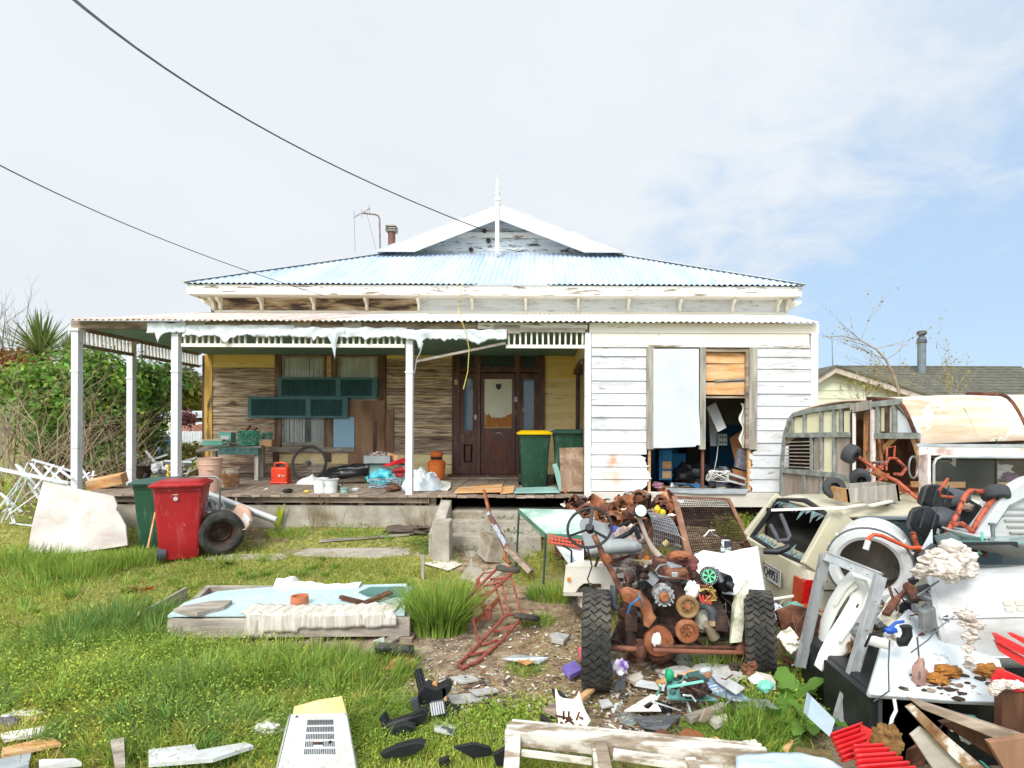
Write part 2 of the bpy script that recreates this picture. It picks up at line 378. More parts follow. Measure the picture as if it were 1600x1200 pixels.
def wboard(x0,x1,z0,z1,D,mat,name='weatherboard',xl=None,xr=None,axis='x',th=0.028,jag=0,label=None):
 """one lapped board; xl/xr = (bottom, top) ends when torn"""
 a0,a1=xl or(x0,x0);b0,b1=xr or(x1,x1)
 mb=MB();j=random.uniform(-.004,.004);z0+=random.uniform(-.003,.003)
 pr=[(D,z0),(D-th-j,z0),(D-0.007-j*.5,z1),(D,z1)]
 n=1
 L_=[(a0,pr[0]),(a0,pr[1]),(a1,pr[2]),(a1,pr[3])];R_=[(b0,pr[0]),(b0,pr[1]),(b1,pr[2]),(b1,pr[3])]
 if jag:
  K=6;za=lambda t:(pr[1][0]+(pr[2][0]-pr[1][0])*t,z0+(z1-z0)*t)
  out=[]
  for i in range(K+1):
   t=i/K;y,z=za(t);xx=(b0+(b1-b0)*t)if jag>0 else(a0+(a1-a0)*t)
   if 0<i:xx+=random.uniform(-.035,.035)
   out.append(Vector((xx,y,z)))
  if jag>0:pts=[Vector((a0,pr[1][0],z0))]+out+[Vector((a1,pr[2][0],z1))]
  else:pts=out+[Vector((b1,pr[2][0],z1)),Vector((b0,pr[1][0],z0))]
  mb.prism(pts,(0,th*0.6,0))
 else:
  vs=[Vector((x,q[0],q[1]))for x,q in L_]+[Vector((x,q[0],q[1]))for x,q in R_]
  mb.add(vs,[(3,2,1,0),(4,5,6,7),(0,1,5,4),(1,2,6,5),(2,3,7,6),(3,0,4,7)])
 return hp(mb,name,mat,label=label)
xl,xr,xc=X2(322),4.83,X1(918)
m=MB()
bx(m,xl+.02,X2(706),D2+.004,D2+.12,.35,3.98);bx(m,X2(852),xr,D2+.004,D2+.12,.35,3.98)
bx(m,X2(706),X2(852),D2+.004,D2+.12,Z2(543),3.98);bx(m,X2(706),X2(852),D2+.004,D2+.12,.35,FL)
bx(m,xl+.02,xl+.12,D2+.12,19,.35,4.3);bx(m,xr-.12,xr,D2+.12,19,.35,4.3);bx(m,xl+.02,xr,19,19.1,.35,4.3)
hp(m,'wall',M_brown)
zb0,zb1=Z2(488),Z2(461)
m=MB();bx(m,X2(654),xr+.0,D2-.03,D2,zb0-.05,zb1+.12);hp(m,'frieze_board',M_board)
m=MB();bx(m,X2(336),X2(652),D2-.03,D2,zb0-.05,zb1+.12)
M_fr=mk('burnt_bare_board',[(0.25,'2b2420'),(0.42,'54453a'),(0.52,'a58c6c'),(0.7,'d8cdb9')],scale=(1.6,9,9),detail=9,rough=.85,bump=.4,dist=.5)
hp(m,'frieze_board',M_fr,label='bare and blackened stretch of frieze where the paint has gone')
m=MB();bx(m,X2(336),xr,D2-.045,D2-.03,zb0-.05,zb0+.02);hp(m,'frieze_moulding',M_cream)
De=10.8;ex0,ex1=P(292,445,De).x,P(1253,445,De).x
ez0,ez1=P(760,461,De).z,P(760,446,De).z
m=MB();bx(m,ex0,ex1,De,De+.03,ez0,ez1);hp(m,'fascia',M_chip)
m=MB();bx(m,ex0+.02,ex1-.02,De+.035,D2-.0,ez0+.03,ez0+.05);hp(m,'soffit',M_cream)
m=MB();bx(m,ex0,ex0+.03,De+.03,18,ez0,ez1);bx(m,ex1-.03,ex1,De+.03,18,ez0,ez1);hp(m,'side_fascia',M_chip)
def bracket(x,z1,z0,y1,w=.05,side=0):
 mb=MB();h=z1-z0;pts=[]
 for t in np.linspace(0,1,9):
  d=(math.cos(t*math.pi)*.5+.5)*.16+.03+(.03*math.sin(t*3*math.pi))
  pts.append(Vector((x-w/2,y1-d,z1-h*t)))
 pts=[Vector((x-w/2,y1,z1))]+pts+[Vector((x-w/2,y1,z0))]
 mb.prism(pts,(w,0,0));return mb
for px in(336,347,411,492,574,655,738,821,902,980,1060,1142,1212,1226):
 hp(bracket(X2(px),ez0+.03,zb0+.01,D2-.031),'eave_bracket',M_cream)
for sgn,x in((-1,X2(336)),(1,X2(1228))):
 mb=MB();pts=[]
 for t in np.linspace(0,1,9):
  d=(math.cos(t*math.pi)*.5+.5)*.3+.02
  pts.append(Vector((x+sgn*d,D2+.02,ez0+.03-(ez0+.03-zb0)*t)))
 mb.prism([Vector((x,D2+.02,ez0+.03))]+pts,(0,.06,0));hp(mb,'eave_bracket',M_cream)
def corr_sheet(x0,x1,bot,top,pitch,amp,name,mat,off=0.0,sub=6,th=.003):
 """bot(x), top(x) -> Vector on the mean plane; corrugation displaces z"""
 n=max(2,int(round((x1-x0)/(pitch/sub))));V=[];Fc=[]
 for i in range(n+1):
  x=x0+(x1-x0)*i/n;dz=amp*math.cos(2*math.pi*x/pitch)+off
  b,t=bot(x),top(x)
  V+=[b+Vector((0,0,dz)),t+Vector((0,0,dz))]
  V+=[b+Vector((0,0,dz-.006)),t+Vector((0,0,dz-.006))]
 for i in range(n):
  a,b=i*4,i*4+4
  Fc+=[(a,b,b+1,a+1),(a+3,b+3,b+2,a+2),(a,a+2,b+2,b)]
 mb=MB();mb.add(V,Fc);return hp(mb,name,mat,smooth=60)
M_roof=mk('faded_blue_iron',[(0.3,'a3b4c9'),(0.5,'b5c2d2'),(0.72,'c8cfd8')],scale=(2.6,.5,.5),detail=5,rough=.6,bump=.03,metal=.0,layer=((5,.6,.6),.60,.80,'83a2c8'),layer2=((1.4,.5,.5),.55,.8,'c9d2dd'),spec=.2,vary=.06)
M_vroof=mk('white_painted_iron',[(0.35,'d9d5d0'),(0.7,'eceae6')],scale=(4,1,1),rough=.45,bump=.03,spec=.5,layer=((5,.8,.8),.56,.76,'c09a7c'),vary=.05)
M_vroofr=mk('rusty_white_iron',[(0.35,'cfc6bd'),(0.7,'e6e1da')],scale=(4,1,1),rough=.5,bump=.03,layer=((6,.7,.7),.44,.68,'b08360'),vary=.05)
ez=P(760,443.5,De-.06).z;gxa,gxb,gD=P(598,400,13.06).x,P(968,401,13.06).x,13.06
gzz=P(780,398,gD).z
y0r=De-.06
exa,exb=ex0-.03,ex1+.03
def mtop(x):
 t=1.0
 if x<gxa:t=(x-exa)/(gxa-exa)
 if x>gxb:t=(exb-x)/(exb-gxb)
 t=max(0,t);return Vector((x,y0r+(gD+.35-y0r)*t if t>=1 else y0r+(gD-y0r)*t,ez+(gzz-ez)*(t if t<1 else 1.155)))
w=.78;x=exa;i=0
while x<exb:
 x1=min(exb,x+w)
 corr_sheet(x,x1,lambda q:Vector((q,y0r,ez)),mtop,.104,.015,'roof_sheet',M_roof,off=.004*(i%2));x=x1;i+=1
m=MB();m.bar((exa,y0r,ez+.012),(gxa,gD,gzz+.018),.16,.008);hp(m,'ridge_cap',M_vroof)
m=MB();m.bar((exb,y0r,ez+.012),(gxb,gD,gzz+.018),.16,.008);hp(m,'ridge_cap',M_vroof)
gx=P(779,330,gD).x;ap=P(779,321,gD-.25);rise=ap.z-gzz
mb=MB();mb.add([(exa,y0r,ez),(gxa,gD,gzz),(gxa,18,gzz),(exa,19.6,ez)],[(0,1,2,3)]);hp(mb,'roof_side',M_roof,solid=.01)
mb=MB();mb.add([(exb,y0r,ez),(gxb,gD,gzz),(gxb,18,gzz),(exb,19.6,ez)],[(3,2,1,0)]);hp(mb,'roof_side',M_roof,solid=.01)
mb=MB();mb.add([(exa,19.6,ez),(gxa,18,gzz),(gxb,18,gzz),(exb,19.6,ez)],[(0,1,2,3)]);hp(mb,'roof_side',M_roof,solid=.01)
for sx,xe in((-1,gxa),(1,gxb)):
 mb=MB();y0,y1=gD-.28,18.2;xo=xe+sx*.06;zo=gzz-.01
 n=60
 mb.add([(xo,y0,zo),(ap.x,y0,ap.z+.015),(ap.x,y1,ap.z+.015),(xo,y1,zo)],[(0,1,2,3)]);hp(mb,'gable_roof',M_roof,solid=.02)
nb=8;gz0=gzz-.02;gy=gD+.12
for k in range(nb):
 za,zb=gz0+rise*.98*k/nb,gz0+rise*.98*(k+1)/nb
 f=1-(k+.0)/nb;g2=1-(k+1)/nb
 M_gb=mk('gable_board',[(0.3,'c9ced4'),(0.62,'dde0e4'),(0.66,'8a8076'),(0.75,'5d544c')],scale=(2.2,9,12),rough=.65,bump=.25,layer=((3,9,14),.56,.62,'4f453d'))
 wboard(0,0,za,zb,gy,M_gb,xl=(gx+(gxa-gx)*f,gx+(gxa-gx)*g2-.001),xr=(gx+(gxb-gx)*f,gx+(gxb-gx)*g2+.001))
mb=MB();bx(mb,P(716,366,gy).x,P(852,366,gy).x,gy-.09,gy-.03,P(780,373,gy).z,P(780,365,gy).z);hp(mb,'gable_beam',M_chip)
bw=.33
for sx,xe in((-1,gxa),(1,gxb)):
 y0=gD-.28;d=Vector((xe+sx*.08-ap.x,0,gzz-.03-ap.z))
 a,b=Vector((ap.x,y0,ap.z)),Vector((ap.x,y0,ap.z))+d
 e=a+Vector((0,0,-bw));t=bw/rise;f_=b+Vector((-sx*abs(d.x)*t,0,0))
 mb=MB();mb.prism([a,b,f_,e],(0,-.035,0));hp(mb,'bargeboard',M_white)
 mb=MB();mb.bar(a+Vector((0,.0,.012)),b+Vector((0,.0,.012)),.08,.016);hp(mb,'barge_capping',M_galv)
mb=MB();fy=gD-.34;fx=gx;s_=P(779,272,fy).z;zl=P(779,393,fy).z
mb.box((fx,fy,(zl+ap.z)/2),(.085,.085,ap.z-zl+.1))
zt=ap.z+.05;H=s_-zt
prof=[(.001,-.02)]+[(.055*(1-t)**.8*(1+.35*math.sin(t*26))+.006,t*H)for t in np.linspace(0,.95,30)]+[(.001,H)]
mb.lathe(prof,12,Matrix.Translation((fx,fy,zt)))
hp(mb,'finial',M_chip,smooth=True)
mb=MB();p=P(612,384,14.2);zt=P(612,362,14.2).z
mb.cyl((p.x,14.2,p.z-.7),(p.x,14.2,zt-.02),.09,n=14)
fl_=hp(mb,'flue_pipe',mk('brick_red_pipe',[(0.3,'6b4540'),(0.7,'8d6359')],rough=.8))
mb=MB()
for k in range(3):mb.box((p.x,14.2,zt+.0+k*.055),(.26,.26,.02))
mb.box((p.x,14.2,zt+.03),(.12,.12,.12));mb.box((p.x,14.2,zt+.14),(.13,.13,.03));hp(mb,'flue_cowl',M_greyv)
vy0,vzb=8.14,P(760,501.5,8.14).z;vzt=zb0-.03
vx0,vx1=P(110,501,vy0).x,P(1279,501,vy0).x
def vb(x):return Vector((x,vy0,vzb))
def vt(x):
 return Vector((x,D2-.02,vzt))
x=vx0;i=0
while x<vx1:
 x1=min(vx1,x+.765)
 hp_m=M_vroofr if x<-3.4 else M_vroof
 xb0,xb1=x,x1
 def mapx(q,y):return q
 corr_sheet(x,x1,vb,vt,.086,.012,'verandah_roof_sheet',hp_m,off=.004*(i%2));x=x1;i+=1
mb=MB();mb.add([(vx1,vy0,vzb),(vx1,D2,vzt),(4.95,D2,vzt),],[(0,2,1)]);hp(mb,'verandah_roof_sheet',M_vroof,solid=.01)
zc=Z1(517,400)
mb=MB();bx(mb,vx0+.12,xc-.02,D1+.06,D2-.03,zc+.02,zc+.04);hp(mb,'ceiling_lining',mk('pale_green_ceiling',[(0.3,'5f817a'),(0.7,'789a92')],scale=3,rough=.6))
zt_,zb_=Z1(504.5,700),Z1(516,700)
mb=MB();bx(mb,X1(114),X1(745),D1-.04,D1+.04,zb_,zt_);hp(mb,'verandah_beam',M_old)
mb=MB();bx(mb,X1(746),X1(917),D1-.035,D1+.04,zb_+.02,zt_);hp(mb,'verandah_beam',M_chip)
mb=MB();bx(mb,X1(806),X1(913),D1-.055,D1-.036,Z1(521),Z1(514));hp(mb,'nailed_board',M_grey)
mb=MB();bx(mb,X1(772),X1(812),D1-.056,D1-.036,Z1(523),Z1(510));hp(mb,'nailed_board',M_grey)
for a,b in((292,324),(457,488),(538,567)):
 mb=MB();bx(mb,X1(a),X1(b),D1-.066,D1-.046,Z1(519),Z1(506));hp(mb,'nailed_board',M_grey)
mb=MB();bx(mb,X1(114)+.0,X1(114)+.09,D1+.04,D2,zb_,zt_);hp(mb,'side_beam',M_old)
pw=.1
def post(px,D,label=None):
 p=P(px,700,D);mb=MB();zb=FL-.02-(0.12 if px<130 else 0);zt=zb_
 mb.box((p.x,D,(zb+zt)/2),(pw,pw,zt-zb));mb.box((p.x,D,zb+.28),(pw+.012,pw+.012,.01))
 mb.box((p.x,D,zt-.62),(pw+.02,pw+.02,.03));mb.box((p.x,D,zt-.02),(pw+.05,pw+.05,.04))
 hp(mb,'verandah_post',M_white,bevel=.012,label=label)
 return p.x
post(120,D1);post(275.5,D1);post(640,D1,'middle front post, chipped at its foot');post(205,9.55)
mb=MB();bx(mb,xc-.045,xc+.05,D1-.03,D1+.06,FL-.04,Z1(521));hp(mb,'corner_post',M_white,bevel=.006)
sp0=None
def fret(p0,p1,zt,zb,n,mat=M_cream,skip=()):
 global sp0
 p0,p1=Vector(p0),Vector(p1)
 mb=MB();mb.bar((p0.x,p0.y,zb),(p1.x,p1.y,zb),.045,.05);hp(mb,'fretwork_rail',mat)
 mb=MB();mb.bar((p0.x,p0.y,zt-.012),(p1.x,p1.y,zt-.012),.03,.022);hp(mb,'fretwork_rail',mat)
 if sp0 is None:
  s=MB();s.box((0,0,0),(.026,.022,zt-zb-.045));sp0=build(s,'fretwork_spindle',M_cream);first=True
  sp0.parent=house
 for i in range(n):
  if i in skip:continue
  q=p0.lerp(p1,(i+.5)/n)
  o=shared(sp0,parent=house);o.location=Vector((q.x,q.y,(zt+zb)/2-.005))-house.location
  o.rotation_euler=(0,R(random.uniform(-2,2)),0);o.scale=(1,1,(zt-zb-.045)/0.2 if False else 1)
zf=Z1(540,450)
fret((X1(284),D1,0),(X1(632),D1,0),zb_,zf,37,skip=(11,17,24,25))
fret((X1(790),D1,0),(X1(914),D1,0),zb_,zf,14)
xs=X1(114)+.05
fret((xs,D1+.1,0),(xs,9.47,0),zb_,zf,13,mat=M_old)
fret((xs,9.63,0),(xs,D2-.03,0),zb_,zf,19,mat=M_old)
bpy.data.objects.remove(sp0)
mb=MB();mb.bar((X1(650),D1-.02,Z1(565,650)),(X1(790),D1-.06,Z1(537,790)),.02,.035);hp(mb,'fretwork_rail',M_grey,label='broken frieze rail hanging down beside the middle post')
def wrap(xa,xb,up,lo,seed,y=D1-.075,flap=()):
 """ragged sheet hung on the beam; up/lo = px rows of its edges"""
 n=int((xb-xa)/3)+2;rng=random.Random(seed);V=[];Fs=[];rows=6
 for i in range(n+1):
  px=xa+(xb-xa)*i/n
  e=lo+5*mnoise.noise(Vector((px*.035,seed,0)))+3.5*mnoise.noise(Vector((px*.2,seed,4)))
  for f in flap:
   e+=f[2]*max(0,1-abs(px-f[0])/f[1])
  for j in range(rows+1):
   t=j/rows;py=up+2*mnoise.noise(Vector((px*.05,7,seed)))+(e-up)*t
   q=P(px,py,y);q.y=y-.012-.035*mnoise.noise(Vector((px*.06,t*1.5,seed)))-.02*t*abs(mnoise.noise(Vector((px*.11,t*3,seed+3))))
   V.append(q)
 for i in range(n):
  for j in range(rows):a=i*(rows+1)+j;Fs.append((a,a+1,a+rows+2,a+rows+1))
 mb=MB();mb.add(V,Fs);return hp(mb,'torn_paper_sheet',M_wrap,smooth=True,solid=.003)
wrap(231,291,504,521,1,flap=((247,5,16),(254,8,4)))
wrap(286,460,508,526,2,y=D1-.07,flap=((352,7,12),(300,12,-4)))
wrap(456,540,512,527,3,flap=((523,4,38),(519,6,10),(490,4,8)))
wrap(534,636,512,527,4,y=D1-.071,flap=((572,6,8),))
wrap(628,792,515,530,5,y=D1-.09,flap=((656,5,22),(694,3,8),(745,30,7)))
mb=MB();mb.tube([P(661,536,D1-.08),P(656,552,D1-.1),P(651,562,D1-.09),P(648,582,D1-.1)],[.03,.025,.02,.012],6,flat=.3);hp(mb,'torn_paper_sheet',M_wrap)
mb0=MB();mb0.box((0,0,0),(.135,D2-D1+.1,.03),jit=0)
fb=build(mb0,'floorboard',M_old)
x=X1(113);i=0
while x<xc-.1:
 o=shared(fb,parent=house);ln=random.uniform(-.05,.05)
 o.location=Vector((x+.07,(D1+D2)/2-.09+ln*.5,FL-.018+random.uniform(-.003,.004)))-house.location
 o.rotation_euler=(R(random.uniform(-.12,.12)),R(random.uniform(-1,1)),R(random.uniform(-.15,.15)))
 o.scale=(1,1+ln*.3,1);x+=.141;i+=1
bpy.data.objects.remove(fb)
mb=MB();bx(mb,X1(150),X1(672),D1-.06,D1-.01,Z1(784,400),Z1(774.5,400),jit=.004);hp(mb,'edge_joist',M_old)
for px in(200,270,400,470,560,640,672):
 mb=MB();bx(mb,X1(px),X1(px)+.09,D1,D1+.08,Z1(795),Z1(775));hp(mb,'floor_pile',M_old)
mb=MB();bx(mb,X1(176),X1(690),D1-.05,D1+.12,.0,Z1(789,450));hp(mb,'foundation_wall',M_conc)
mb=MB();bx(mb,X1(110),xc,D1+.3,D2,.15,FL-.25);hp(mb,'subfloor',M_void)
rows=[545+14.95*k for k in range(14)]
zs=[Z2(r,500)for r in rows]
def seg(x0p,x1p,mats):
 for k in range(13):
  wboard(X2(x0p),X2(x1p),zs[k+1],zs[k]+.012,D2,mats[k])
seg(333,431,[M_yellow]*2+[M_brown]*3+[M_brown2,M_brown,M_brown2,M_brown2]+[M_brown]*4)
z_top=zs[0]
for k,(z0,z1)in enumerate(((zs[0],zs[0]+.19),(zs[0]+.19,zc+.02))):
 wboard(X2(333),X2(706),z0,z1+.01,D2,M_yellow)
 wboard(X2(852),X2(905),z0,z1+.01,D2,M_yellow)
seg(604,707,[M_yellow]+[M_brown]*10+[M_paleyel]*2)
for k in range(2,12):
 mb=MB();bx(mb,X2(604),X2(707),D2-.026,D2-.002,zs[k]-.004,zs[k]+.012);hp(mb,'board_lip',M_paleyel)
for k in(10,11,12):wboard(X2(431),X2(604),zs[k+1],zs[k]+.012,D2,(M_brown2,M_paleyel,M_brown2)[k-10])
seg(850,905,[M_yellow]*3+[M_paleyel]*10)
mb=MB();bx(mb,X2(321),X2(333),D2-.04,D2+.03,FL,zc+.02)
hp(mb,'corner_board',mk('half_stripped_yellow',[(0.3,'8b6a3f'),(0.45,'c9a04b'),(0.7,'d6ae5a')],scale=(9,9,1.4),rough=.7,bump=.3,layer=((8,8,1),.52,.62,'4c3b30')))
mb=MB();bx(mb,X2(317),X2(321),D2-.03,D2+.06,FL,zc);hp(mb,'corner_board',M_dark)
zw1,zw0=Z2(546,520),Z2(699,520)
win=MB();y=D2-.03
bx(win,X2(431),X2(441),D2-.06,D2,zw0,zw1);bx(win,X2(591),X2(603),D2-.06,D2,zw0,zw1)
bx(win,X2(441),X2(591),D2-.06,D2,Z2(557,520),zw1);bx(win,X2(508),X2(529),D2-.055,D2,zw0,Z2(557,520))
window=hp(win,'window',mk('dark_window_frame',[(0.3,'4a362a'),(0.5,'705543'),(0.75,'a0846a')],scale=(10,10,2),rough=.8,bump=.35))
mb=MB();bx(mb,X2(512),X2(519),D2-.064,D2-.05,Z2(640),Z2(557));hp(mb,'bare_stud',M_pine,parent=window)
mb=MB();bx(mb,X2(425),X2(557),D2-.12,D2,Z2(706),Z2(699));hp(mb,'sill',M_grey,parent=window)
M_wglass=glass('thin_window_glass','9aa8a8',.12)
def sash(a,b,t,bo):
 mb=MB();wdt=.04
 bx(mb,X2(a),X2(a)+wdt,D2-.05,D2-.02,Z2(bo),Z2(t));bx(mb,X2(b)-wdt,X2(b),D2-.05,D2-.02,Z2(bo),Z2(t))
 bx(mb,X2(a)+wdt,X2(b)-wdt,D2-.05,D2-.02,Z2(bo),Z2(bo)+wdt*1.8);bx(mb,X2(a)+wdt,X2(b)-wdt,D2-.05,D2-.02,Z2(t)-wdt,Z2(t))
 hp(mb,'sash',M_grey,parent=window)
 mb=MB();bx(mb,X2(a)+wdt,X2(b)-wdt,D2-.042,D2-.036,Z2(bo)+.05,Z2(t)-.04);hp(mb,'pane',M_wglass,parent=window)
sash(442,508,557,697);sash(529,591,557,697)
def curtain(a,b,t,bo,seed):
 x0,x1=X2(a),X2(b)
 mb=MB();mb.grid(lambda u,v:Vector((x0+(x1-x0)*u,D2-.018-.012*math.sin(u*40+seed+1.5*math.sin(u*9)),Z2(bo)+(Z2(t)-Z2(bo))*v)),70,3)
 hp(mb,'curtain',mk('grey_net_curtain',[(0.3,'cfcec4'),(0.7,'ebe9e0')],scale=(8,8,2),rough=.9,bump=.1),parent=window,smooth=True)
curtain(445,477,560,694,0);curtain(487,505,560,694,2);curtain(445,505,560,606,5);curtain(532,588,560,694,1)
mb=MB();bx(mb,X2(444),X2(506),D2-.008,D2+.002,Z2(695),Z2(560));hp(mb,'unlit_room_backing',M_void,parent=window)  # near-black sheet paints the unlit room between the curtains
mb=MB();bx(mb,X2(524),X2(556),D2-.1,D2-.085,Z2(699),Z2(652));hp(mb,'blue_panel',M_sky,label='light blue board fixed over the lower right of the window')
mb=MB();bx(mb,X2(546),X2(603),D2-.082,D2-.065,Z2(740),Z2(626));hp(mb,'plywood_panel',M_ply)
mb=MB();bx(mb,X2(601),X2(616),D2-.05,D2-.03,Z2(706),Z2(640),jit=.01);hp(mb,'plywood_panel',M_ply)
mb=MB();bx(mb,X2(585),X2(590),D2-.1,D2-.083,Z2(707),Z2(658));hp(mb,'nailed_batten',M_dark)
for a in(428,509):
 mb=MB();bx(mb,X2(a),X2(a)+.12,D2-.045,D2-.022,Z2(722),Z2(708));hp(mb,'sill_bracket',M_dark)
dr=MB();y0,y1=D2-.07,D2+.02
for a,b,t,bo in((707,719,541,744),(840,851,541,744),(745,751,541,744),(806,812,541,744)):bx(dr,X2(a),X2(b),y0,y1,Z2(bo),Z2(t))
for a,b in((719,745),(751,806),(812,840)):
 bx(dr,X2(a),X2(b),y0,y1,Z2(545,760),Z2(541,760));bx(dr,X2(a),X2(b),y0+.01,y1,Z2(582,760),Z2(575,760))
door_set=hp(dr,'door_frame',M_dark)
for a,b,t,bo in((751,806,545,575),(719,745,545,575),(812,840,545,575)):
 mb=MB();bx(mb,X2(a)+.01,X2(b)-.01,D2-.035,D2-.028,Z2(bo),Z2(t));hp(mb,'pane',M_pglass,parent=door_set,label='fanlight pane over the front door' if a==751 else None)
 mb=MB();bx(mb,X2(a)+.01,X2(b)-.01,D2-.0,D2+.004,Z2(bo),Z2(t));hp(mb,'unlit_room_backing',M_void,parent=door_set)  # unlit space behind these panes painted as a near-black sheet
 mb=MB()
 for q0,q1,r0,r1 in((a,a+3,t,bo),(b-3,b,t,bo),(a,b,t,t+2.5),(a,b,bo-2.5,bo)):bx(mb,X2(q0),X2(q1),D2-.05,D2-.03,Z2(r1),Z2(r0))
 hp(mb,'glazing_bar',M_dark,parent=door_set)
for a,b in((719,745),(812,840)):
 mb=MB()
 for q0,q1,r0,r1 in((a,a+6,583,744),(b-6,b,583,744),(a+6,b-6,583,591),(a+6,b-6,672,694),(a+6,b-6,722,744)):bx(mb,X2(q0),X2(q1),D2-.05,D2-.02,Z2(r1),Z2(r0))
 hp(mb,'side_light_frame',M_dark,parent=door_set)
 mb=MB();bx(mb,X2(a+6),X2(b-6),D2-.035,D2-.03,Z2(672),Z2(591));hp(mb,'pane',glass('blueish_pane','6b8192',.7)if 'blueish_pane' not in bpy.data.materials else bpy.data.materials['blueish_pane'],parent=door_set)
 mb=MB();bx(mb,X2(a+5),X2(b-5),D2-.005,D2+.001,Z2(744),Z2(583));hp(mb,'unlit_room_backing',M_void,parent=door_set)  # near-black sheet in place of the unlit space behind the side light
 mb=MB();bx(mb,X2(a+9),X2(b-9),D2-.045,D2-.025,Z2(720),Z2(696));hp(mb,'side_panel',mk('red_brown_wood',[(0.3,'4b2114'),(0.7,'7d3f26')],scale=(12,12,2),rough=.45),parent=door_set)
door=MB()
for q0,q1,r0,r1 in((752,757,583,741),(800,805,583,741),(757,800,583,592),(757,800,668,686),(757,800,727,741)):bx(door,X2(q0),X2(q1),D2-.045,D2-.01,Z2(r1),Z2(r0))
door=hp(door,'front_door',mk('varnished_door_wood',[(0.3,'3f1c12'),(0.55,'693322'),(0.8,'8d4e34')],scale=(11,11,1.8),rough=.35,bump=.15))
mb=MB();bx(mb,X2(757),X2(800),D2-.035,D2-.03,Z2(668),Z2(592))
M_dp=mk('peeled_door_panel',[(0.3,'d7d0b8'),(0.7,'e9e4d0')],scale=3,rough=.6,bump=.1,layer2=(16,.68,.7,'9b6c3d'))
hp(mb,'glazed_panel',M_dp,parent=door)
pts=[P(757,668,D2-.036)]+[P(757+43*t,645+8*math.sin(t*math.pi)+2.5*mnoise.noise(Vector((t*9,1,0)))*2,D2-.036)for t in np.linspace(0,1,26)]+[P(800,668,D2-.036)]
mb=MB();mb.prism(pts,(0,-.0015,0));hp(mb,'peeled_patch',mk('orange_primer',[(0.35,'a9662b'),(0.6,'b9763a'),(0.68,'d9cfb5')],scale=13,rough=.7),parent=door)
mb=MB();pts=[P(779+dx,604+dy,D2-.037)for dx,dy in((-4,-4),(4,-4),(4.2,0),(3,3.4),(0,5),(-3,3.4),(-4.2,0))];mb.prism(pts,(0,-.004,0));hp(mb,'door_emblem',M_black,parent=door)
mb=MB();bx(mb,X2(757),X2(800),D2-.03,D2-.02,Z2(727),Z2(686));hp(mb,'lower_panel',bpy.data.materials['varnished_door_wood'],parent=door)
mb=MB()
for k,(q,th)in enumerate(((3,.012),(9,.02))):
 for q0,q1,r0,r1 in((757+q,759+q,686+q*.7,727-q*.7),(798-q,800-q,686+q*.7,727-q*.7),(759+q,798-q,686+q*.7,688+q*.7),(759+q,798-q,725-q*.7,727-q*.7)):bx(mb,X2(q0),X2(q1),D2-.03-th,D2-.028,Z2(r1),Z2(r0))
bx(mb,X2(771),X2(786),D2-.042,D2-.03,Z2(717),Z2(697));hp(mb,'raised_moulding',bpy.data.materials['red_brown_wood'],parent=door)
mb=MB();mb.tube([P(779+5*math.cos(a),680-4*math.sin(a),D2-.06)for a in np.linspace(0.1,3.04,8)],.008,6);hp(mb,'door_knocker',M_wplas,parent=door)
mb=MB();mb.tube([P(806,638,D2-.075),P(806,641,D2-.11),P(806,648,D2-.11),P(806,651,D2-.075)],.008,6);mb.box(P(806,624,D2-.08),(.07,.03,.1));hp(mb,'door_handle',M_steel,parent=door)
mb=MB();mb.box(P(743,652,D2-.08),(.04,.02,.09));hp(mb,'door_bell',M_wplas)
mb=MB();mb.box(P(713,597,D2-.09),(.07,.03,.1));mb.cyl(P(713,597,D2-.105),P(713,597,D2-.12),.02);hp(mb,'bell_box',mk('old_cream_plastic','c9b88a',rough=.5),bevel=.005)
mb=MB();mb.box(P(818,640,D2-.08),(.04,.03,.06));hp(mb,'padlock_hasp',M_steel)
mb=MB();bx(mb,X2(704),X2(856),D2-.3,D2-.07,FL,FL+.06);hp(mb,'door_sill',M_dark);
mb=MB();bx(mb,X2(700),X2(858),D2-.5,D2-.3,FL-.005,FL+.025);hp(mb,'door_sill',M_old)
xr1=X1(1275)
wz=[540]+[557+19.15*k for k in range(12)]
xa0,xa1,xb0,xb1=X1(924),X1(1010),X1(1181),X1(1265)
M_stain=mk('rust_stained_weatherboard',[(0.3,'dadbdb'),(0.7,'ebecea')],scale=(1.2,3,6),rough=0.6,bump=0.15,bscale=(6,60,60),layer=((1.5,7,9),0.50,0.76,'9c9384'))
_nt=M_stain.node_tree;_b=_nt.nodes['Principled BSDF'];_N=_nt.nodes.new;_L=_nt.links.new
_old=_b.inputs['Base Color'].links[0].from_socket;_g=_N('ShaderNodeNewGeometry')
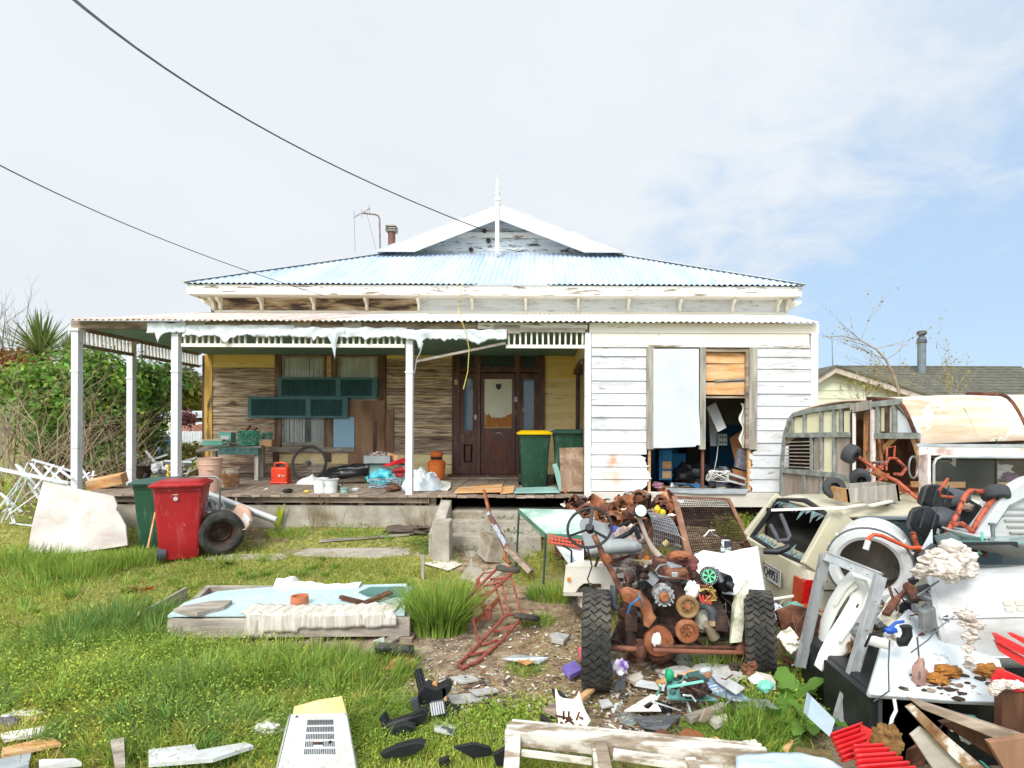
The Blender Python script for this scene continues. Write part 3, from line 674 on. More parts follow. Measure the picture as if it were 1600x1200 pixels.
for(sx_,sz_,rx_,rz_,cc_,am_)in((X1(958),Z1(719,958),.12,.13,'c9823f',.85),(X1(962),Z1(750,962),.3,.36,'c79a63',.55)):
 _s=_N('ShaderNodeVectorMath');_s.operation='SUBTRACT';_L(_g.outputs['Position'],_s.inputs[0]);_s.inputs[1].default_value=(sx_,D1,sz_)
 _m=_N('ShaderNodeVectorMath');_m.operation='MULTIPLY';_L(_s.outputs[0],_m.inputs[0]);_m.inputs[1].default_value=(1/rx_,0,1/rz_)
 _l=_N('ShaderNodeVectorMath');_l.operation='LENGTH';_L(_m.outputs[0],_l.inputs[0])
 _z=_N('ShaderNodeTexNoise');_z.inputs['Scale'].default_value=9;_z.inputs['Detail'].default_value=6;_L(_g.outputs['Position'],_z.inputs['Vector'])
 _a=_N('ShaderNodeMath');_a.operation='MULTIPLY_ADD';_L(_z.outputs[0],_a.inputs[0]);_a.inputs[1].default_value=1.4;_L(_l.outputs['Value'],_a.inputs[2])
 _r=_N('ShaderNodeMapRange');_L(_a.outputs[0],_r.inputs[0]);_r.inputs[1].default_value=.6;_r.inputs[2].default_value=1.6;_r.inputs[3].default_value=am_;_r.inputs[4].default_value=0
 _x=_N('ShaderNodeMix');_x.data_type='RGBA';_L(_r.outputs[0],_x.inputs[0]);_L(_old,_x.inputs[6]);_x.inputs[7].default_value=lin(cc_);_old=_x.outputs[2]
_L(_old,_b.inputs['Base Color'])
for k in range(12):
 z1,z0=Z1(wz[k]),Z1(wz[k+1])
 lowr=wz[k+1]
 if lowr<712:wboard(xa0,xa1,z0,z1+.012,D1,M_board if lowr<690 else M_stain)
 else:
  ends={712:0}
  e=[(1010,1012),(1014,1003),(1018,1013),(1000,1016),(980,1008)][min(4,int((lowr-705)/19.15)+(0 if lowr<715 else 0))]
  wboard(0,0,z0,z1+.012,D1,M_stain,xl=(xa0,xa0),xr=(X1(e[0]),X1(e[1])),jag=1)
 if lowr<706:wboard(xb0,xb1,z0,z1+.012,D1,M_board)
 else:
  e=[(1176,1181),(1173,1172),(1172,1175),(1174,1172)][min(3,int((lowr-706)/19.15))]
  wboard(0,0,z0,z1+.012,D1,M_board,xl=(X1(e[0]),X1(e[1])),xr=(xb1,xb1),jag=-1)
mb=MB();pts=[]
bx(mb,xa0-.05,xa1-.02,D1+.003,D1+.09,Z1(700),Z1(505));bx(mb,xa0-.05,X1(985),D1+.003,D1+.09,FL-.05,Z1(700))
bx(mb,xb0+.0,xr1-.02,D1+.003,D1+.09,FL-.05,Z1(505));bx(mb,X1(1005),xb0,D1+.003,D1+.09,Z1(545),Z1(505))
hp(mb,'front_wall',M_old)
mb=MB();bx(mb,xc+.02,xr1+.02,D1-.03,D1+.02,Z1(521),Z1(505.5));hp(mb,'head_board',M_cream)
mb=MB();bx(mb,xc+.055,X1(1263),D1-.018,D1+.02,Z1(539.5),Z1(521.5));hp(mb,'head_board',M_cream)
mb=MB();bx(mb,xc+.055,X1(1263),D1-.04,D1,Z1(543),Z1(539.5));hp(mb,'head_moulding',M_chip)
mb=MB();bx(mb,X1(1265),xr1+.01,D1-.045,D1+.05,FL-.04,Z1(521));hp(mb,'corner_post',M_white,bevel=.006)
mb=MB();bx(mb,xr1-.06,xr1+.02,D1+.05,D2,FL-.3,Z1(505));hp(mb,'side_wall',M_board)
for k in range(2,16):
 mb=MB();z1,z0=zs[0]+.19-k*.19+.2,zs[0]-k*.19+.2
 if z0<FL-.02:break
 if Z2(695)<(z0+z1)/2<Z2(590):
  for ya,yb in((D1+.06,D1+.35),(D2-.75,D2)):bx(mb,xc-.02,xc+.01,ya,yb,z0,z1)
 else:bx(mb,xc-.02,xc+.01,D1+.06,D2,z0,z1)
 hp(mb,'weatherboard',M_paleyel)
mb=MB();bx(mb,xc-.04,xc+.03,D1+.35,D1+.43,Z2(697),Z2(585));bx(mb,xc-.04,xc+.03,D2-.83,D2-.75,Z2(697),Z2(585));bx(mb,xc-.09,xc+.03,D1+.35,D2-.75,Z2(590),Z2(584));bx(mb,xc-.08,xc+.03,D1+.35,D2-.75,Z2(699),Z2(695))
sw=hp(mb,'side_window',M_dark);mb=MB();bx(mb,xc-.005,xc,D1+.43,D2-.83,Z2(695),Z2(590));hp(mb,'pane',M_pglass,parent=sw)
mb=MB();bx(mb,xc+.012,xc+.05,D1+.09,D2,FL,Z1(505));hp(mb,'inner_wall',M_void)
fw=MB()
for a,b in((1009,1021),(1092,1101),(1169,1181)):
 bx(fw,X1(a),X1(b),D1-.05,D1+.04,Z1(702),Z1(543.5))
wfr=hp(fw,'front_window',M_greyv)
mb=MB();bx(mb,X1(1101),X1(1169),D1-.03,D1+.03,Z1(550),Z1(546));bx(mb,X1(1164),X1(1169),D1-.03,D1+.03,Z1(700),Z1(550));bx(mb,X1(1101),X1(1167),D1-.02,D1+.02,Z1(622),Z1(619));hp(mb,'sash',M_old,parent=wfr)
pts=[P(a,b,D1-.06)for a,b in((1021,545),(1092,545),(1092,640),(1094,672),(1094,696),(1089,695),(1086,698),(1060,699),(1040,700),(1021,700))]
mb=MB();mb.prism(pts,(0,.02,0));hp(mb,'cover_panel',mk('dull_white_sheet',[(0.3,'c6cacc'),(0.7,'d6d9da')],scale=2,rough=.5,bump=.05,layer=(30,.7,.74,'8a8a86')),parent=wfr,label='white sheet nailed over the left half of the window')
for t,bo,a,b in((549.5,568,1101,1165),(569,595,1101,1165),(596,617,1101,1165)):
 pts=[P(a,t+random.uniform(0,2),D1+.03),P(b,t+(2.5 if t<560 else 0),D1+.03),P(b,bo,D1+.03),P(a,bo+random.uniform(-1,.5),D1+.03)]
 mb=MB();mb.prism(pts,(0,.02,0));hp(mb,'pine_board',M_pine,parent=wfr)
mb=MB();mb.bar(P(1117,595,D1+.02),P(1165,592,D1+.02),.03,.035);hp(mb,'pine_board',M_grey,parent=wfr)
mb=MB();mb.grid(lambda u,v:P(1157+9*u+3*math.sin(v*14)*(1-u),630+70*v,D1+.08+.02*math.sin(u*12)),8,24);hp(mb,'torn_curtain',M_fabric,parent=wfr,smooth=True)
for a,b in((1013,1017),(1169,1174)):
 mb=MB();bx(mb,X1(a),X1(b),D1+.0,D1+.06,FL-.02,Z1(702));hp(mb,'wall_stud',M_pine)
mb=MB();bx(mb,X1(1097),X1(1101),D1+.02,D1+.08,FL,Z1(700));hp(mb,'wall_stud',M_dark)
mb=MB();bx(mb,X1(918),xr1+.01,D1-.1,D1+.05,Z1(790.5),Z1(769));hp(mb,'bottom_plate',mk('dirty_white_sill',[(0.35,'cfcabd'),(0.62,'e0dbcf'),(0.68,'93856f')],scale=(2,9,9),rough=.75,bump=.3))
mb=MB();mb.prism([P(1040,769,D1-.13),P(1100,772,D1-.15),P(1165,772,D1-.14),P(1172,766,D1+.0),P(1040,764,D1+.1)],(0,0,.02));hp(mb,'loose_flashing',M_galv)
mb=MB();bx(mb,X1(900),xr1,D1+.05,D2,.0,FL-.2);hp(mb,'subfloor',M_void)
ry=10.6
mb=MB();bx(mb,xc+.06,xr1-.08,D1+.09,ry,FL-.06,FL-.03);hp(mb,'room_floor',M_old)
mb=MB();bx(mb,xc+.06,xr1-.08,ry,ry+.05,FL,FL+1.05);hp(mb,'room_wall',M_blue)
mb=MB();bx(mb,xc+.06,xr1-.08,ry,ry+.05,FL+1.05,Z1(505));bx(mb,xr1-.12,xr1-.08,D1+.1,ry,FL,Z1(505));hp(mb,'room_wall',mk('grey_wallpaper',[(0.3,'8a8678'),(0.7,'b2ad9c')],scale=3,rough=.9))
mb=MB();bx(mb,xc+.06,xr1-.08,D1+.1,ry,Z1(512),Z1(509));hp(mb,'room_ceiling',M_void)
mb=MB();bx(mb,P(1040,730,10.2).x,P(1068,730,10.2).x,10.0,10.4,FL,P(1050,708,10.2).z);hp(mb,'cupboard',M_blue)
mb=MB();bx(mb,P(1072,730,10.0).x,P(1106,730,10.0).x,9.9,10.5,FL,P(1050,690,10.2).z);hp(mb,'doorway_dark_block',M_void)  # solid near-black box painting the darkness of a doorway
def fbm(x,y,s,o=0.0):
 return mnoise.noise(Vector((x*s,y*s,o)))+0.5*mnoise.noise(Vector((x*s*2.1,y*s*2.1,o+3)))
def w2px(x,y):
 z=gz(x,y);d=max(y,.5)
 return VX+x/d*F,VY+(EYE-z)/d*F
BARE=[((760,875),(60,34),1),((560,864),(105,9),1.0),((790,950),(70,45),.9),((860,985),(70,75),1.1),((700,1000),(70,45),1.1),((790,1060),(150,55),1.1),((930,1090),(150,70),.9),((1090,1040),(200,60),.8),((640,1010),(60,18),.8),((400,830),(90,25),.8),((560,835),(40,8),.4),((760,830),(60,30),.5),((330,870),(110,10),.4),((700,1085),(60,30),.6),((1020,830),(180,40),.8),((1450,1050),(260,170),1.0),((480,1000),(190,20),.9),((900,1140),(100,30),.5),((1150,1100),(150,30),.5),((670,925),(30,8),.2),((60,1075),(40,8),.5),((1350,850),(250,90),.5)]
def lush(x,y):
 px,py=w2px(x,y);v=1.0
 if y>30:return .7
 for(c,r,s)in BARE:
  q=((px-c[0])/r[0])**2+((py-c[1])/r[1])**2
  v-=s*max(0,1-q*.55)if q<1.8 else 0
 if px>880:v-=.25
 v+=.5*fbm(x,y,.9,2)+.35*fbm(x,y,3.1,5)-.0
 return min(1,max(0,v))
xs_=sorted(set([round(v,3)for v in list(np.arange(-9,7.01,.09))+list(np.arange(-30,-9,1.2))+list(np.arange(7.2,30,1.2))+[-1200,-500,-200,-90,-50,50,90,200,500,1200]]))
ys_=sorted(set([round(v,3)for v in list(np.arange(1.2,9.4,.09))+list(np.arange(9.6,40,1.2))+[-800,-100,-20,-5,-1,0,50,80,150,300,700,1500]]))
V=[(x,y,gz(x,y)if y<60 else .2)for y in ys_ for x in xs_]
W_=len(xs_)
Fc=[(j*W_+i,j*W_+i+1,(j+1)*W_+i+1,(j+1)*W_+i)for j in range(len(ys_)-1)for i in range(W_-1)]
gm=bpy.data.materials.new('ground_soil_and_moss');gm.use_nodes=True;nt=gm.node_tree;b=nt.nodes['Principled BSDF'];N=nt.nodes.new;L=nt.links.new
tc=N('ShaderNodeTexCoord');at_=N('ShaderNodeAttribute');at_.attribute_name='lush'
def nz(s,d=6):
 n=N('ShaderNodeTexNoise');n.inputs['Scale'].default_value=s;n.inputs['Detail'].default_value=d;n.inputs['Roughness'].default_value=.65;L(tc.outputs['Object'],n.inputs['Vector']);return n.outputs[0]
def ramp(src,st):
 r=N('ShaderNodeValToRGB');c=r.color_ramp;c.elements[0].position=st[0][0];c.elements[0].color=lin(st[0][1]);c.elements[1].position=st[-1][0];c.elements[1].color=lin(st[-1][1])
 for p,q in st[1:-1]:e=c.elements.new(p);e.color=lin(q)
 L(src,r.inputs[0]);return r.outputs[0]
soil=ramp(nz(9,9),[(.28,'4a3b2c'),(.42,'7b6650'),(.55,'a08a70'),(.7,'bda98e')])
green=ramp(nz(16,9),[(.3,'565a28'),(.5,'80823c'),(.62,'a19c58'),(.75,'b0a474')])
mr=N('ShaderNodeMapRange');ad=N('ShaderNodeMath');ad.operation='MULTIPLY_ADD';L(nz(25),ad.inputs[0]);ad.inputs[1].default_value=.9;L(at_.outputs['Fac'],ad.inputs[2])
L(ad.outputs[0],mr.inputs[0]);mr.inputs[1].default_value=.72;mr.inputs[2].default_value=1.05
mxn=N('ShaderNodeMix');mxn.data_type='RGBA';L(mr.outputs[0],mxn.inputs[0]);L(soil,mxn.inputs[6]);L(green,mxn.inputs[7]);L(mxn.outputs[2],b.inputs['Base Color'])
b.inputs['Roughness'].default_value=.95;bp=N('ShaderNodeBump');bp.inputs['Strength'].default_value=.7;bp.inputs['Distance'].default_value=.03;L(nz(40,9),bp.inputs['Height']);L(bp.outputs[0],b.inputs['Normal'])
mb=MB();mb.v=V;mb.f=Fc
ground=struct(mb,'ground',gm,smooth=True)
a=ground.data.attributes.new('lush','FLOAT','POINT');a.data.foreach_set('value',[lush(v[0],v[1])for v in V])
M_path=mk('pale_path_concrete',[(0.3,'8f8778'),(0.55,'b0a797'),(0.8,'c2baab')],scale=5,detail=9,rough=.95,bump=.4,layer=(7,.58,.7,'6a5f49'))
def slab(pxs,name,up=.012,th=.05,mat=M_path,kind='structure',n=1):
 pts=[G(a,b)for a,b in pxs];zt=sum(p.z for p in pts)/len(pts)+up
 mb=MB();q=[Vector((p.x,p.y,p.z+up))for p in pts];mb.prism(q,(0,0,-th));o=build(mb,name,mat,kind=kind);return o
slab([(718,905),(735,880),(722,858),(745,853),(795,852),(840,868),(800,880),(780,900),(760,912)],'path')
slab([(455,868),(480,858),(560,857),(640,858),(642,866),(600,872),(520,871)],'path')
slab([(645,868),(660,859),(700,857),(716,862),(716,880),(680,876)],'path',up=.006)
slab([(322,876),(330,868),(440,866),(452,872),(430,876)],'path')
steps=thing('front_steps','weedy cracked concrete steps leading up to the verandah','steps',(P(790,800,8.0).x,7.9,.3))
for k,(py,D,a,b_)in enumerate(((798,8.2,705,885),(814,7.95,705,850),(838,7.65,702,845))):
 z=P(780,py,D).z;x0,x1=P(a,py,D).x,P(b_,py,D).x
 mb=MB();mb.box(((x0+x1)/2,D+.2,z-.11),(x1-x0,.42,.22),jit=.012);build(mb,'step',M_conc,steps,bevel=.012)
mb=MB();z=P(690,781,8.2).z;x0,x1=P(688,790,8.2).x,P(703,790,8.2).x
mb.prism([Vector((x0,8.25,0)),Vector((x0,7.35,0)),Vector((x0,7.35,.42)),Vector((x0,8.25,z))],(x1-x0+.02,0,0));build(mb,'side_kerb',M_conc,steps,bevel=.015)
mb=MB();D=7.1;a,b_=P(675,855,D),P(702,816,D);mb.box(((a.x+b_.x)/2,D+.15,(b_.z)/2),(b_.x-a.x,.3,b_.z),jit=.008);build(mb,'end_block',M_conc,steps,bevel=.015)
M_leafA=leafmat('bright_shrub_leaf','56782a','86a844',.5)
M_leafB=leafmat('dark_shrub_leaf','456329','6a8a3c',.4)
M_leafC=leafmat('olive_leaf','6c6c33','93903f',.35)
M_leafR=leafmat('russet_leaf','84502c','a8703c',.35)
M_leafD=leafmat('grey_green_leaf','566243','7f8560',.3)
M_bark=mk('dry_twig_bark',[(0.3,'8c7660'),(0.7,'bfa78c')],scale=8,rough=.9,bump=.2)
M_barkd=mk('dark_bark',[(0.3,'3d3026'),(0.7,'6a5646')],scale=8,rough=.9,bump=.3)
def leafcloud(name,cents,n,size,mat,parent=None,M=None,droop=.3,aspect=.5,clump=7):
 """cents: list of (centre, radii). leaves in clumps through the outer part of each mass"""
 rng=np.random.default_rng(abs(hash(str(cents[0])))%1000 if False else len(cents)*31+n%997)
 vols=np.array([r[0]*r[1]*r[2]for _,r in cents])**.7;pick=rng.choice(len(cents),n//clump,p=vols/vols.sum())
 C=np.array([list(c)for c,_ in cents])[pick];Rr=np.array([list(r)for _,r in cents])[pick]
 d=rng.normal(size=(len(pick),3));d/=np.linalg.norm(d,axis=1)[:,None]
 rad=rng.uniform(.35,1,len(pick))**.55*(1+.16*rng.normal(size=len(pick)))
 ctr=C+d*rad[:,None]*Rr
 ctr=np.repeat(ctr,clump,0)+rng.normal(size=(len(pick)*clump,3))*size*1.6
 m=len(ctr);out=np.repeat(d,clump,0)+rng.normal(size=(m,3))*.8;out[:,2]+=.35
 nrm=out/np.linalg.norm(out,axis=1)[:,None]
 a=np.cross(nrm,rng.normal(size=(m,3)));a/=np.linalg.norm(a,axis=1)[:,None];b=np.cross(nrm,a)
 s=size*rng.uniform(.6,1.4,m)[:,None]
 tip=ctr+a*s+nrm*s*-.2;bas=ctr-a*s;l=ctr+b*s*aspect;r=ctr-b*s*aspect
 V=np.stack([bas,l,tip,r],1).reshape(-1,3)
 i=np.arange(m)[:,None]*4;FA=i+np.array([[0,1,2,3]])
 o=fastmesh(name,V,FA,mat)
 if parent is not None:
  o.data.transform(Matrix.Translation(-parent.location));o.parent=parent;MW[o.name]=MW[parent.name]
 return o
def twigs(mb,p,d,ln,r,depth,spread=.5,up=.15,n=4,rng=random,seg=3,kids=(2,3)):
 pts=[Vector(p)];d=Vector(d).normalized()
 for i in range(seg):
  d=(d+Vector((rng.uniform(-1,1),rng.uniform(-1,1),rng.uniform(-1,1)))*.16+Vector((0,0,up*.3))).normalized()
  pts.append(pts[-1]+d*ln/seg)
 mb.tube(pts,[r*(1-.55*i/seg)for i in range(seg+1)],n,caps=False)
 if depth>0:
  for _ in range(rng.randint(*kids)):
   k=rng.randint(1,seg);q=pts[k]
   nd=(d+Vector((rng.uniform(-1,1),rng.uniform(-1,1),rng.uniform(-.6,1)))*spread*1.6).normalized()
   twigs(mb,q,nd,ln*rng.uniform(.5,.8),r*.5,depth-1,spread,up,3,rng,max(2,seg-1),kids)
def bush(name,label,cat,cents,n,size,mat,stems=6,group=None,bark=None,sr=.03,base=None,seed=1,spreadm=.6,aspect=.5):
 rng=random.Random(seed);c0=sum((Vector(c)for c,_ in cents),Vector())/len(cents)
 b=Vector(base)if base else Vector((c0.x,c0.y,.25));t=thing(name,label,cat,b,group=group)
 leafcloud('foliage',cents,n,size,mat,t,aspect=aspect)
 mb=MB()
 for i in range(stems):
  c,r=cents[i%len(cents)];tgt=Vector(c)+Vector((rng.uniform(-.5,.5)*r[0],rng.uniform(-.5,.5)*r[1],rng.uniform(-.2,.5)*r[2]))
  st=b+Vector((rng.uniform(-1,1)*spreadm,rng.uniform(-.3,.3),0));twigs(mb,st,tgt-st,(tgt-st).length*.62,sr,2,rng=rng)
 build(mb,'stem',bark or M_barkd,t,kind='stuff');return t
def PD(px,py,D):return P(px,py,D)
def mass(lst,D):
 """px,py,rx,ry list -> ellipsoids at distance"""
 return[((P(px,py,D+dd).x,D+dd,P(px,py,D+dd).z),(rx/F*D,max(rx,ry)/F*D*.8,ry/F*D))for px,py,rx,ry,dd in lst]
bush('shrub','large bright green shrub filling the gap between the two left verandah posts','shrub',mass([(100,600,76,40,0),(165,592,60,46,.3),(60,608,66,34,.2),(190,640,44,52,.4),(120,645,76,38,0),(140,572,44,28,.2)],12),10500,.062,M_leafA,8,seed=2)
bush('shrub','dark green glossy shrub low at the left beside the lattice','shrub',mass([(80,700,40,36,0),(110,690,40,40,.4),(160,720,50,40,.6)],11.2),4500,.05,M_leafB,6,seed=3)
bush('shrub','dark green shrub behind the second post, thinning out to the right','shrub',mass([(215,620,30,44,0),(235,650,26,30,.3),(228,588,22,24,0),(222,690,22,26,0),(245,684,20,10,0)],13),5200,.055,M_leafB,6,seed=4)
bush('tree','russet brown conifer rising behind the shrubs at the far left','tree',mass([(20,570,40,24,0),(52,575,30,20,0),(-10,590,40,30,0)],17),4200,.07,M_leafR,5,seed=5)
def deadbush(px,py,D,n,ln,seed,label,lean=0.0,r=.016,wid=.5,group=None):
 rng=random.Random(seed);b=P(px,py,D);b.z=gz(b.x,b.y);t=thing('dead_bush',label,'dead bush',b,group=group);mb=MB()
 for i in range(n):
  d=Vector((rng.uniform(-.9,.9)+lean,rng.uniform(-.4,.4),rng.uniform(.7,1.3)))
  twigs(mb,b+Vector((rng.uniform(-wid,wid),rng.uniform(-.2,.2),-.05)),d,ln*rng.uniform(.6,1.1),r*rng.uniform(.6,1.2),3,.55,.05,4,rng)
 build(mb,'branches',M_bark,t,kind='stuff')
deadbush(30,720,9.2,15,1.6,11,'tangle of bare tan branches at the left edge above the lattice',-.1)
deadbush(90,725,9.5,13,1.5,12,'leafless pale bush just left of the front corner post',0)
deadbush(165,735,10.8,12,1.2,13,'tangle of dry twigs between the two left posts',-.15)
deadbush(140,720,11.0,8,1.3,14,'sparse bare bush leaning over toward the second post',.3)
rng=random.Random(5);t=thing('bare_tree','leafless grey tree on the skyline at the far left','tree',(P(5,600,26).x,26,.2));mb=MB()
twigs(mb,t.location,(0,0,1),3.0,.12,1,rng=rng)
for i in range(7):twigs(mb,P(0+i*4,560,26),(random.uniform(-.6,.6),0,1),1.7,.035,3,.45,.2,3,rng)
build(mb,'branches',mk('grey_bark',[(0.3,'80776e'),(0.7,'a59c92')],rough=.9),t,kind='stuff')
def strap(mb,b,d,ln,w,bend=.5,seg=5):
 d=Vector(d).normalized();side=d.cross(Vector((0,0,1)))
 side=side.normalized()if side.length>.05 else Vector((1,0,0));p=Vector(b);vs=[];fs=[]
 for i in range(seg+1):
  t=i/seg;ww=w*(1-t)**.6*(.5+.9*min(1,t*4))*.7
  vs+=[p-side*ww,p+Vector((0,0,-ww*.25)),p+side*ww];p=p+d*ln/seg;d=(d+Vector((0,0,-bend*t*.5))).normalized()
 for i in range(seg):a=i*3;fs+=[(a,a+1,a+4,a+3),(a+1,a+2,a+5,a+4)]
 mb.add(vs,fs)
M_strap=leafmat('strap_leaf','5d7038','8c9a55',.3,.2)
def cabbage(px,py,D,n,ln,label,seed=1):
 rng=random.Random(seed);h=P(px,py,D);b=Vector((h.x,D,.25));t=thing('cabbage_tree',label,'cabbage tree',b)
 mb=MB();mb.tube([b,b+(h-b)*.5+Vector((.06,0,0)),h],[.14,.11,.1],8);build(mb,'trunk',M_barkd,t,smooth=True)
 mb=MB()
 for i in range(n):
  a=rng.uniform(0,6.28);e=rng.uniform(-.1,1.5)
  strap(mb,h,(math.cos(a)*math.cos(e),math.sin(a)*math.cos(e),math.sin(e)),ln*rng.uniform(.7,1.1),.035,rng.uniform(.05,.5))
 build(mb,'leaves',M_strap,t)
cabbage(64,553,13.5,190,1.05,'spiky cabbage tree head standing above the left shrubs',3)
cabbage(108,560,15.0,70,.75,'smaller spiky cabbage tree half hidden behind the front corner post',4)
mb=MB();cs=[]
hill=MB();hill.grid(lambda u,v:Vector((-120+110*u,60+60*v,.0+(10.0*v+.8)*math.sin(min(1,u*1.15+.12)*2.6)**.8 if v>0 else 0)),40,10)
struct(hill,'hillside',mk('hill_scrub',[(0.3,'3f4a22'),(0.7,'76753a')],scale=.4,rough=.95,bump=.5),smooth=True)
for(px,py,rx,ry,mt,lb,sd)in((262,596,22,14,M_leafB,'dark round tree on the slope seen between the third post and the house',1),(285,612,26,16,M_leafC,'olive tree on the slope nearest the house corner',2),(268,626,40,14,M_leafC,'long low olive thicket below the slope trees',3),(290,600,16,13,M_leafD,'pale grey bare-topped tree high on the slope',4),(300,640,26,12,M_leafC,'yellow green bush above the shed roof',5),(255,618,12,14,M_leafC,'light olive tree beside the second post',6),(308,618,14,18,M_leafD,'grey scrubby tree touching the house corner',7)):
 bush('tree',lb,'tree',mass([(px,py,rx,ry,0),(px-rx*.4,py+4,rx*.6,ry*.8,1)],40+sd),1500,.26,mt,2,seed=sd,sr=.1)
M_shed=mk('pale_shed_wall',[(0.3,'c9cdd0'),(0.7,'dde0e1')],scale=2,rough=.7)
t=thing('shed','pale shed with a grey gabled roof seen between the posts','shed',(P(300,660,24).x,24,.3));D=24
mb=MB();a=P(250,662,D);b=P(328,662,D);mb.box(((a.x+b.x)/2,D+1.5,1.0),(b.x-a.x,3,1.9));build(mb,'wall',M_shed,t)
mb=MB();mb.prism([P(244,655,D-.1),P(262,645,D-.1),P(334,645,D-.1),P(334,655,D-.1)],(0,.05,0));mb.prism([P(244,655,D-.1),P(262,644,D+1.5),P(340,644,D+1.5),P(340,655,D-.1)],(0,0,.06));build(mb,'roof',mk('grey_shed_roof',[(0.3,'a9b1b8'),(0.7,'c5ccd1')],rough=.5),t)
def pales(name,label,xa,xb,yt,yb,D,mat,step,cat='fence',gap=.9,group=None):
 t=thing(name,label,cat,(P((xa+xb)/2,700,D).x,D,.25));n=int((xb-xa)/step)
 for i in range(n):
  a=P(xa+i*step,yb,D);w=step/F*D*gap;h=P(0,yt,D).z+random.uniform(-.03,.03);z0=max(.15,a.z)
  mb=MB();mb.box((a.x+w/2,D,(h+z0)/2),(w,.03,h-z0));build(mb,'pale' if cat=='fence' else 'sheet',mat,t)
 mb=MB();a,b=P(xa,0,D),P(xb,0,D);mb.box(((a.x+b.x)/2,D+.04,.8),(b.x-a.x,.05,.08));build(mb,'rail',mat,t)
pales('fence','low cream close-boarded fence in front of the shed',233,282,656,672,21,mk('cream_fence_board',[(0.3,'cfc5a6'),(0.7,'e0d8bd')],rough=.8),8,gap=.97)
pales('fence','rusty red corrugated fence panel in front of the shed',280,330,662,674,20,mk('rusty_red_sheet',[(0.3,'8b5b50'),(0.7,'ab7d70')],rough=.8),6,gap=1.0)
pales('fence','long white corrugated iron fence across the neighbouring yard',205,330,674,710,17,mk('white_fence_iron',[(0.3,'c7cccf'),(0.7,'dfe2e3')],rough=.6),4.2,gap=.86)
mb=MB();p=P(248,712,15);mb.lathe([(.001,.62),(.28,.62),(.3,.55),(.31,.4),(.3,0),(.001,0)],20,Matrix.Translation((p.x,15,max(.1,p.z-.12))))
one(mb,'barrel',mk('bright_blue_plastic',[(0.3,'3b86c4'),(0.7,'5aa2d8')],rough=.4),'bright blue plastic barrel in the yard behind the second post','barrel',smooth=True)
bush('shrub','reddish bare shrub by the red fence','shrub',mass([(290,655,14,10,0)],19),900,.05,leafmat('maroon_leaf','6c3a3c','8b5552',.3),3,seed=9)
bush('long_grass','patch of pale yellow green weeds beyond the porch','weeds',mass([(300,705,30,8,0),(255,722,36,9,-1.0)],15),3000,.05,M_leafC,2,seed=8)
ND=15.5
nh=thing('neighbour_house','cream weatherboard bungalow with brown tiled roof behind the caravan','house',(P(1450,660,ND).x,ND,.2))
M_nw=mk('cream_green_wall',[(0.3,'d3d3b4'),(0.7,'e2e1c6')],scale=2,rough=.7)
ax,bxx,cx_=P(1262,600,ND),P(1308,576,ND),P(1420,640,ND)
apx=P(1308,577,ND);lft=P(1240,616,ND);rgt=P(1440,642,ND);
slope=(apx.z-lft.z)/(apx.x-lft.x)
rgt=Vector((apx.x+(apx.x-lft.x)*1.9,ND,apx.z-slope*(apx.x-lft.x)*1.9))
rgt=P(1440,622,ND)
for k in range(16):
 z0=.4+k*.22;z1=z0+.22
 def xL(z):return max(lft.x,lft.x+(z-lft.z)/max(1e-6,(apx.z-lft.z))*(apx.x-lft.x))if z>lft.z else lft.x
 def xR(z):return min(rgt.x,rgt.x-(z-rgt.z)/(apx.z-rgt.z)*(rgt.x-apx.x))if z>rgt.z else rgt.x
 if z0>apx.z-.05:break
 z1c=min(z1,apx.z-.02)
 mb=MB();mb.prism([Vector((xL(z0),ND-.02,z0)),Vector((xR(z0),ND-.02,z0)),Vector((xR(z1c),ND,z1c)),Vector((xL(z1c),ND,z1c))],(0,.05,0));build(mb,'weatherboard',M_nw,nh)
mb=MB();ez_=P(1500,640,ND).z
mb.box(((rgt.x+14)/2+.0,ND+.6,1.2),(14-rgt.x,.1,2.4));build(mb,'side_wall',M_nw,nh)
rx0,rx1=apx.x-.2,16.5;rz1=apx.z+.06;ry1=ND+4.2;ry0=ND-.5;rz0=P(1500,650,ry0).z
rz1=P(1500,575,ry1).z
nt_,rowsn=0,15
M_tile=mk('brown_olive_roof_tile',[(0.3,'4b4a40'),(0.7,'6f6c5c')],scale=6,rough=.8,bump=.2,island=.12)
for k in range(rowsn):
 f0,f1=k/rowsn,(k+1)/rowsn;mb=MB();ya,yb,za,zb=ry0+(ry1-ry0)*f0,ry0+(ry1-ry0)*f1,rz0+(rz1-rz0)*f0,rz0+(rz1-rz0)*f1
 xl_=P(1308,600,ry1).x+(apx.x+.9-P(1308,600,ry1).x)*(1-f0)*0
 xl_=P(1310+(1-f0)*150,600,ya).x
 x=xl_
 while x<rx1:
  mb.box((x+.15,(ya+yb)/2,(za+zb)/2+.02),(.29,(yb-ya)*1.06,.03),r=(math.degrees(math.atan2(zb-za,yb-ya))-2,0,0));x+=.3
 build(mb,'tile_course',M_tile,nh,kind='stuff')
mb=MB();mb.add([(rx0,ry0,rz0-.05),(rx1,ry0,rz0-.05),(rx1,ry1,rz1-.05),(P(1308,600,ry1).x,ry1,rz1-.05)],[(0,1,2,3)]);
mb.v[0]=(P(1460,600,ry0).x,ry0,rz0-.05);build(mb,'roof_base',M_tile,nh)
mb=MB();mb.bar((P(1308,574,ry1).x,ry1,rz1+.03),(rx1,ry1,rz1+.03),.18,.06);build(mb,'ridge_tile',M_tile,nh)
